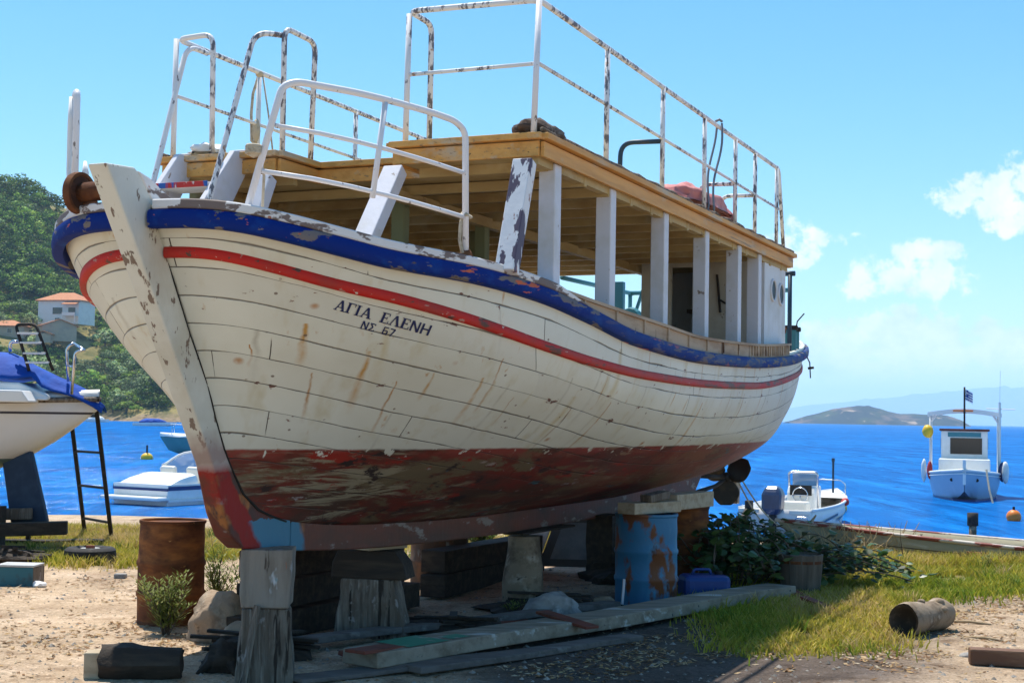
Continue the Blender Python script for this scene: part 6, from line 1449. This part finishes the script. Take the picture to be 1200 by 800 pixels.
col = mixc(nt_, mth(nt_, 'SUBTRACT', def_(TZ-.10), def_(TZ-.128)), col, (.03, .03, .05))
col = mixc(nt_, def_(wlz), col, (.10, .16, .16))
nt_.links.new(col, bs.inputs['Base Color']); bs.inputs['Roughness'].default_value = .35
autosmooth(mb.build('hull', mt_, p), 50)
mb = MB(); rim(top, .035, mb); mb.build('rubbing_strake', m_timber, p, smooth=True)
mb = MB(); dk = [[(x, y*math.cos(a), z+.10*math.sin(a)+.02) for a in [math.pi*k/8 for k in range(9)]] for x, y, z in top]; mb.loft(dk, closed=False); mb.build('deck', m_gel_old, p, smooth=True)
mb = MB(); mb.loft([[(x, -w_, z0), (x, -w_*.85, z1), (x, w_*.85, z1), (x, w_, z0)] for x, w_, z0, z1 in ((2.5, .75, TZ+.05, TZ+.30), (4.6, .72, TZ+.05, TZ+.30), (5.75, .5, TZ+.06, TZ+.27), (6.1, .45, TZ+.06, TZ+.12))]); mb.build('coachroof', m_gel, p, bevel=.05)
mb = MB(); mb.loft([[(x, -w_, TZ+.03), (x, -w_, z1), (x, w_, z1), (x, w_, TZ+.03)] for x, w_, z1 in ((3.4, .98, TZ+.18), (5.9, .82, TZ+.17), (5.98, .80, TZ+.05))]); mb.build('side_coaming', m_gel, p, bevel=.03)
# tarp draped over the fore part
mb = MB(); rows = []
for i in range(31):
    t = i/30; x = 3.3+3.36*t; row = []
    ridge = TZ+float(np.interp(x, [3.3, 5.0, 5.5, 5.75, 6.0, 6.2, 6.45, 6.66], [.72, .72, .64, .53, .42, .34, .22, .02]))
    halfw = max(.06, min(.98, (1-(max(0, (x/YL-.25)/.75))**2.6)**.9*1.1 if x < YL else .06)+.05)
    for k in range(17):
        w_ = -1+2*k/16; drop = abs(w_)**1.6; edge = TZ+float(np.interp(x, [3.3, 5.5, 5.88, 6.0, 6.28, 6.5, 6.66], [.30, .30, .34, .20, .13, .04, -.08]))
        z = ridge*(1-drop)+edge*drop+.035*noise.noise(Vector((x*3, w_*2.5, 1)))-.05*abs(math.sin(t*9))*(1-drop)
        row.append((x, w_*halfw*(.80+.24*smooth(5.9, 6.5, x)), z))
    rows.append(row)
mb.loft(rows, closed=False); mb.build('blue_cover', m_tarp, p, smooth=True, solid=.01)
loc = Vector(p.location); rel = lambda u, v, Y: Matrix.Rotation(-R(2), 3, 'Z') @ (at(u, v, Y)-loc)
mb = MB()
for (u0, v0, u1, v1, u2, v2, Y) in ((80, 447, 78, 408, 86, 402, 17.65), (84, 462, 88, 412, 99, 410, 17.25)):
    mb.tube(arc_pts([rel(u0, v0, Y), rel(u1, v1, Y), rel(u2, v2, Y)], .08), .018, 7)
mb.tube([rel(86, 402, 17.65), rel(99, 410, 17.25)], .016, 6); mb.tube([rel(79, 428, 17.65), rel(87, 430, 17.25)], .012, 6)
mb.tube(arc_pts([rel(12, 412, 17.7), rel(12, 400, 17.7), rel(22, 400, 17.7)], .05), .022, 6)
mb.build('pulpit_rail', m_chrome, p, smooth=True)
mb = MB(); q = [rel(18, 380, 17.6), rel(42, 380, 17.6), rel(62, 434, 17.4), rel(34, 434, 17.4)]
mb.tube(arc_pts([q[3], q[0], q[1], q[2]], .07), .02, 8); fl_ = mb.build('boarding_ladder', m_iron, p, smooth=True)
for t in (.20, .40, .63, .83):
    mb = MB(); mb.bar(q[0].lerp(q[3], t), q[1].lerp(q[2], t), .10, .022); mb.build('step', m_alu, fl_, bevel=.004)
mb = MB(); mb.prism([rel(4, 540, 17.55), rel(38, 528, 17.55), rel(57, 612, 17.55), rel(14, 613, 17.55)], (0, .14, 0)); mb.build('fin_keel', m_antifoul_blue, p, bevel=.03)
# ================================================================== headland with trees and houses
def hridge(x):   # height of the ridge along the headland
    T = [(-420, 96), (-300, 92), (-230, 86), (-190, 83), (-176, 80), (-166, 76), (-155, 66), (-140, 54), (-115, 40), (-95, 30), (-75, 20), (-55, 9), (-40, 2), (-25, -3)]
    return np.interp(x, [t[0] for t in T], [t[1] for t in T])
def hillz(x, y):
    sh = 338+10*math.sin(x*.03)+5*math.sin(x*.11+1); t = (y-sh)/(505-sh+.0)
    h = hridge(x)*.93
    n_ = noise.fractal(Vector((x*.02, y*.02, 0)), 1, 2, 5)
    prof = (.5*smooth(0, 1, t)+.5*min(max(t, -.1), 1.0)) if t < 1 else 1+.12*math.sin(min((t-1)*2, 1.5))
    z = SEA-1.2+min(4.5, max(0, t*60))*smooth(-25, -60, x)+max(0, h)*prof+n_*4*smooth(0, .2, t)
    return z
xs_ = [-420+5*i for i in range(80)]; ys_ = [325+4*i for i in range(58)]
mb = MB(); nx = len(xs_)
mb.add([(x, y, hillz(x, y)) for y in ys_ for x in xs_], [(j*nx+i, j*nx+i+1, (j+1)*nx+i+1, (j+1)*nx+i) for j in range(len(ys_)-1) for i in range(nx-1)])
mt, nt_, bs = new_mat('headland_ground')
gm = nd(nt_, 'ShaderNodeNewGeometry'); tc_ = nd(nt_, 'ShaderNodeTexCoord'); sp_ = nd(nt_, 'ShaderNodeSeparateXYZ'); nt_.links.new(tc_.outputs['Object'], sp_.inputs[0])
col = mixc(nt_, noise_mask(nt_, .035, .42, .62), (.20, .17, .065), (.36, .28, .11))
col = mixc(nt_, noise_mask(nt_, .12, .46, .62), col, (.05, .07, .025))
zz = mth(nt_, 'ADD', sp_.outputs['Z'], mth(nt_, 'MULTIPLY', noise_mask(nt_, .15, 0, 1), 5))
rockf = nd(nt_, 'ShaderNodeMapRange'); nt_.links.new(zz, rockf.inputs['Value']); rockf.inputs['From Min'].default_value = 2.2; rockf.inputs['From Max'].default_value = 4.0; rockf.inputs['To Min'].default_value = 1; rockf.inputs['To Max'].default_value = 0
col = mixc(nt_, rockf.outputs[0], col, mixc(nt_, noise_mask(nt_, .6, .4, .7), (.30, .22, .14), (.13, .10, .06)))
nt_.links.new(col, bs.inputs['Base Color']); bs.inputs['Roughness'].default_value = .95; bs.inputs['Specular IOR Level'].default_value = .1
hill = mb.build('hillside', mt, smooth=True); hill['kind'] = 'structure'

def tree_mesh(kind, seed):
    r_ = random.Random(seed); mb = MB()
    # unit height about 1, scaled per tree
    cols, nclump, spread, hgt, n_leaf, ls = {
        'olive': ([(.17, .23, .09), (.22, .28, .13), (.12, .17, .06), (.26, .31, .16)], 17, .52, .36, 46, .085),
        'pine': ([(.10, .17, .03), (.15, .23, .035), (.20, .27, .045), (.06, .11, .025)], 18, .50, .44, 46, .08),
        'bush': ([(.15, .24, .035), (.22, .30, .045), (.10, .16, .03)], 13, .55, .28, 46, .09)}[kind]
    mb.tube([(0, 0, -.25), (.02, .01, .18), (.0, .03, .42)], [.05, .04, .025], 6)
    for k in range(4):
        a = k*1.57+r_.uniform(-.4, .4); mb.tube([(0, .02, .28), (math.cos(a)*.16, math.sin(a)*.16, .46), (math.cos(a)*.3, math.sin(a)*.3, .56)], [.028, .018, .008], 5)
    for k in range(nclump):
        a = k*2.4+r_.uniform(-.3, .3); s_ = math.sqrt((k+.5)/nclump)*spread*r_.uniform(.75, 1.1); cz = .20+hgt*1.45*(1-(s_/spread)**1.8)*r_.uniform(.3, 1.1)+.05*r_.random()
        c = Vector((math.cos(a)*s_, math.sin(a)*s_, cz)); cr = r_.uniform(.12, .21)
        base = r_.choice(cols); f0 = r_.uniform(.6, 1.3)*(.6, .95, 1.25, 1.6)[seed % 10]
        for i in range(n_leaf):
            d = Vector((r_.gauss(0, 1), r_.gauss(0, 1), r_.gauss(.15, .9))).normalized(); q = c+Vector((d.x*cr*1.1, d.y*cr*1.1, d.z*cr*.78))*r_.uniform(.55, 1.05)
            nn = (d+Vector((r_.gauss(0, .5), r_.gauss(0, .5), r_.gauss(0, .5)))).normalized(); x = nn.orthogonal().normalized(); x = (Matrix.Rotation(r_.uniform(0, 6.28), 3, nn) @ x); y = nn.cross(x); l = ls*r_.uniform(.5, 1.0)
            f = f0*r_.uniform(.45, 1.75); col = tuple(e*f for e in base)
            mb.add([q-x*l*.6, q-y*l*.45, q+x*l*.6, q+y*l*.45], [(0, 1, 2, 3)], 1, col)
    ob = mb.build({'olive': 'olive_tree', 'pine': 'pine_tree', 'bush': 'scrub_bush'}[kind], [m_bark, m_leaf]); return ob
PROTO = {k: [tree_mesh(k, 10*j+i) for i in range(4)] for j, k in enumerate(('olive', 'pine', 'bush'))}
used = set()
LAB = {'olive': ('grey-green olive tree on the headland slope', 'olive tree', 'olive trees on the headland'), 'pine': ('dark green rounded pine on the wooded headland', 'pine tree', 'pines on the headland'), 'bush': ('bright green scrub bush on the headland', 'bush', 'scrub bushes on the headland')}
HOUSES = [(-128, 420, 15), (-139, 408, 12), (-156, 412, 12), (-120, 408, 9)]
def place_tree(kind, x, y, h, r_, rn):
    src = PROTO[kind][rn.randrange(4)]
    if src.name in used: o = src.copy(); COL.objects.link(o)
    else: o = src; used.add(src.name)
    o.location = (x, y, hillz(x, y)-.1); o.scale = (h*r_, h*r_, h); o.rotation_euler.z = rn.uniform(0, 6.28)
    return tag(o, *LAB[kind])
rt = random.Random(77); cnt = 0; tr = 0; placed = []
def hidden(u, v):   # behind the big boat or the yacht as the photograph frames it
    if u < 0 or u > 232: return True
    if v > 235 and v < 365 and u > 66+abs(v-300)*.45: return True
    if v >= 365 and u > 108+(v-365)*.86: return True
    if u < 108 and v > 400+u*.55: return True
    return u > 75 and v < 235
KC = {'olive': 0, 'pine': 0, 'bush': 0}
while cnt < 640 and tr < 120000:
    tr += 1
    y = rt.uniform(337, 512); x = rt.uniform(-205, -70)*y/430
    z = hillz(x, y); u, v = project((x, y, z+2))
    if z < .8: continue
    if hidden(u-4, v) and hidden(u+4, v-6): continue
    if any(math.hypot(x-hx, (y-hy)*.8) < r_*.62 or (hy-16 < y < hy and abs(x-hx*y/hy) < r_*.5) for hx, hy, r_ in HOUSES): continue
    t = (y-340)/170
    kind = 'pine' if (t > .55 and rt.random() < .85) or (t < .18 and rt.random() < .4) else ('olive' if rt.random() < .6 else 'bush')
    if t > .48 and kind == 'olive' and rt.random() < .6: kind = 'pine'
    if KC[kind] >= 285: continue
    h = {'olive': rt.uniform(4.2, 6.6), 'pine': rt.uniform(5.5, 9.5), 'bush': rt.uniform(2.2, 4.2)}[kind]
    dmin = {'olive': 3.0, 'pine': 3.8, 'bush': 2.0}[kind]
    if any(abs(x-px) < dmin and abs(y-py) < dmin*1.25 for px, py in placed): continue
    place_tree(kind, x, y, h, rt.uniform(1.1, 1.5), rt); placed.append((x, y)); cnt += 1; KC[kind] += 1
N_TREES = cnt
# the rest of the wood, out of sight of the photograph, as one mass of scrub
mb = MB(); n = 0
while n < 1500:
    y = rt.uniform(345, 520); x = rt.uniform(-400, -50); z = hillz(x, y); u, v = project((x, y, z+2))
    if not hidden(u, v) or z < 2: continue
    r0 = rt.uniform(1.5, 3.4); f = rt.uniform(.6, 1.4); bc = rt.choice([(.17, .23, .09), (.12, .18, .035), (.15, .24, .035), (.10, .16, .03)])
    for i in range(46):
        d = Vector((rt.gauss(0, 1), rt.gauss(0, 1), rt.gauss(.1, .9))).normalized(); q = Vector((x, y, z+r0*.55))+d*r0*rt.uniform(.5, 1.05); nn = (d+Vector((rt.gauss(0, .5), rt.gauss(0, .5), rt.gauss(0, .5)))).normalized()
        a_ = nn.orthogonal().normalized(); b_ = nn.cross(a_); l = rt.uniform(.35, .75); g_ = f*rt.uniform(.5, 1.6)
        mb.add([q-a_*l, q-b_*l*.8, q+a_*l, q+b_*l*.8], [(0, 1, 2, 3)], 1, tuple(e*g_ for e in bc))
    n += 1
tag(mb.build('hill_scrub', [m_bark, m_leaf]), 'dark scrub and woodland covering the farther parts of the headland', 'scrub', kind='stuff')
# ---- houses
def hip_roof(mb, w_, d_, z, h, ov=.7, ridge=.35):
    a, b = w_/2+ov, d_/2+ov; r_ = w_*ridge/2
    vs = [(-a, -b, z), (a, -b, z), (a, b, z), (-a, b, z), (-r_, 0, z+h), (r_, 0, z+h)]
    mb.add(vs+[(x, y, zz-.25) for x, y, zz in vs[:4]], [(0, 1, 5, 4), (1, 2, 5), (2, 3, 4, 5), (3, 0, 4), (0, 6, 7, 1), (1, 7, 8, 2), (2, 8, 9, 3), (3, 9, 6, 0), (6, 9, 8, 7)])
def gable_roof(mb, w_, d_, z, h, ov=.6):
    a, b = w_/2+ov, d_/2+ov
    for s_ in (-1, 1): mb.add([(s_*a, -b, z-.2), (s_*a, b, z-.2), (0, b, z+h), (0, -b, z+h), (s_*a, -b, z-.45), (s_*a, b, z-.45), (0, b, z+h-.25), (0, -b, z+h-.25)], [(0, 1, 2, 3), (7, 6, 5, 4), (0, 3, 7, 4), (1, 5, 6, 2), (0, 4, 5, 1)])
def window(par, x, y, z, w_, h_, fr=True):
    mb = MB(); mb.box((x, y-.05, z), (w_, .12, h_)); wn = mb.build('window', m_wall, par)
    mb = MB(); mb.box((x, y-.13, z), (w_-.16, .04, h_-.16)); mb.build('pane', m_glass, wn)
def house(u, v, Y, rot, label):
    q = at(u, v, Y); return thing('house', label, 'house', q, R(rot), 'houses on the headland')
# white house with hip roof
Y = 420; q = at(78, 371, Y); k = Y/1700
p = thing('house', 'white two-storey house with an orange hipped roof, highest of the hillside houses', 'house', (q.x, q.y, q.z-2.2), R(-14))
H_ = 24*k*.92; W_ = 13.0; D_ = 9
mb = MB(); mb.box((0, 0, (H_+1.4)/2-.2), (W_, D_, H_+1.4)); mb.build('wall', m_wall, p)
mb = MB(); hip_roof(mb, W_, D_, H_+1.2, 2.5); mb.build('roof', m_rooftile, p)
window(p, -.2, -D_/2, 3.6, 3.2, 2.0); window(p, 4.4, -D_/2, 3.5, 2.4, 2.2); window(p, -.2, -D_/2, .9, 1.6, 1.4)
mb = MB(); mb.box((4.4, -D_/2-1.0, 2.1), (4.2, 2.0, .18)); bal = mb.build('balcony', m_wall, p)
mb = MB(); mb.box((4.4, -D_/2-1.95, 2.6), (4.2, .08, .8)); mb.build('balcony_rail', m_wall, bal)
for x in (2.4, 6.4): mb = MB(); mb.box((x, -D_/2-1.9, 1.0), (.25, .25, 2.0)); mb.build('pillar', m_wall, p)
mb = MB(); mb.add([(2.2, -D_/2-2.4, 5.4), (6.9, -D_/2-2.4, 5.4), (6.9, -D_/2, 6.2), (2.2, -D_/2, 6.2), (2.2, -D_/2-2.4, 5.25), (6.9, -D_/2-2.4, 5.25), (6.9, -D_/2, 6.05), (2.2, -D_/2, 6.05)], [(0, 1, 2, 3), (7, 6, 5, 4), (0, 4, 5, 1), (1, 5, 6, 2), (2, 6, 7, 3), (3, 7, 4, 0)]); mb.build('porch_roof', m_rooftile, p)
mb = MB(); mb.box((-3.5, 1, H_+2.8), (.7, .7, 1.6)); mb.build('chimney', m_wall, p)
# tan house with gable
Y = 404; q = at(66, 394, Y)
p = thing('house', 'tan rendered house with a low orange gable roof just below the white house', 'house', (q.x, q.y, q.z-1.5), R(28))
mb = MB(); mb.prism([(-4.6, 0, 0), (4.6, 0, 0), (4.6, 0, 4.4), (0, 0, 5.9), (-4.6, 0, 4.4)], (0, 9, 0)); mb.build('wall', m_wall_tan, p)
mb = MB(); gable_roof(mb, 9.2, 9, 4.45, 1.7); mb.build('roof', m_rooftile, p)
mb = MB(); mb.box((4.66, -1.5, 2.8), (.1, 1.3, 1.5)); mb.build('window', m_glass, p); mb = MB(); mb.box((4.66, 2.2, 2.6), (.1, 1.6, 2.0)); mb.build('window', m_glass, p)
Y = 410; q = at(8, 392, Y)
p = thing('house', 'small tan house with an orange hipped roof at the far left of the headland', 'house', (q.x, q.y, q.z-1.0), R(6))
mb = MB(); mb.box((0, 0, 1.7), (11, 7, 3.6)); mb.build('wall', m_wall_tan, p); mb = MB(); hip_roof(mb, 11, 7, 3.4, 1.7); mb.build('roof', m_rooftile, p); window(p, 1.5, -3.5, 2.0, 1.3, 1.3)
Y = 398; q = at(52, 396, Y)
p = thing('shed', 'low shed with an orange lean-to roof below the tan house', 'shed', (q.x, q.y, q.z-1.2), R(5))
mb = MB(); mb.box((0, 0, 1.2), (4.0, 3, 2.6)); mb.build('wall', m_wall_tan, p); mb = MB(); gable_roof(mb, 4.0, 3, 2.5, .7); mb.build('roof', m_rooftile, p)

# ================================================================== island and far mountains
m_isle = mat('island_scrub', (.03, .035, .035), .95, [((.14, .10, .08), (.012, .012, .025), .52, .60), ((.05, .06, .03), (.02, .02, .02), .52, .66), ((.34, .25, .18), (.04, .04, .07), .63, .68)], spec=.1)
def ridge(name, m_, prof, Y, depth, base_v, seed, rough, nx=120, ny=18):
    us = [p_[0] for p_ in prof]; vs_ = [p_[1] for p_ in prof]; mb = MB(); G_ = []
    for j in range(ny+1):
        for i in range(nx+1):
            u = us[0]+(us[-1]-us[0])*i/nx; v = float(np.interp(u, us, vs_)); top_ = at(u, v, Y); h = max(top_.z-SEA, 0)
            t = j/ny*2-1; y = Y+t*depth*(.55+.45*h/max(1, rough*9)); f = (1-abs(t)**1.5)
            n_ = noise.fractal(Vector((top_.x/rough*.16, y/rough*.16, seed)), 1, 2, 5)
            G_.append((top_.x, y, SEA-2+h*f*(1+.16*n_*(1 if abs(t) > .08 else .3))+2*f))
    mb.add(G_, [(j*(nx+1)+i, j*(nx+1)+i+1, (j+1)*(nx+1)+i+1, (j+1)*(nx+1)+i) for j in range(ny) for i in range(nx)])
    o = mb.build(name, m_, smooth=True); o['kind'] = 'structure'; return o
ridge('island', m_isle, [(922, 494), (930, 492), (945, 487), (960, 483.5), (975, 479.5), (990, 477.5), (1005, 474.8), (1018, 475.5), (1030, 478), (1042, 482), (1055, 485), (1070, 484.5), (1085, 485.5), (1100, 485), (1112, 487.5), (1122, 491), (1130, 497.5)], 2500, 110, 496, 3, 5.5)
ridge('mountains', m_isle, [(870, 492), (900, 482), (950, 474), (1000, 470), (1040, 466), (1075, 463), (1110, 459), (1150, 455), (1185, 453.5), (1230, 455), (1300, 448), (1400, 440), (1500, 452), (1650, 470), (1800, 500)], 17000, 1700, 498, 8, 66)
# ================================================================== air
hb = MB(); hb.box((0, 10000-200, 218), (36000, 20400, 456))
mtz = bpy.data.materials.new('sea_air'); mtz.use_nodes = True; nz = mtz.node_tree; nz.nodes.clear()
oz = nd(nz, 'ShaderNodeOutputMaterial'); vz = nd(nz, 'ShaderNodeVolumePrincipled'); vz.inputs['Color'].default_value = (.66, .90, 1, 1); vz.inputs['Density'].default_value = 1.25e-4; vz.inputs['Anisotropy'].default_value = .0
nz.links.new(vz.outputs[0], oz.inputs['Volume'])
hz = hb.build('haze', mtz); tag(hz, 'thin pale sea air fading the far island and mountains', 'haze', kind='stuff')
scene.cycles.use_denoising = True
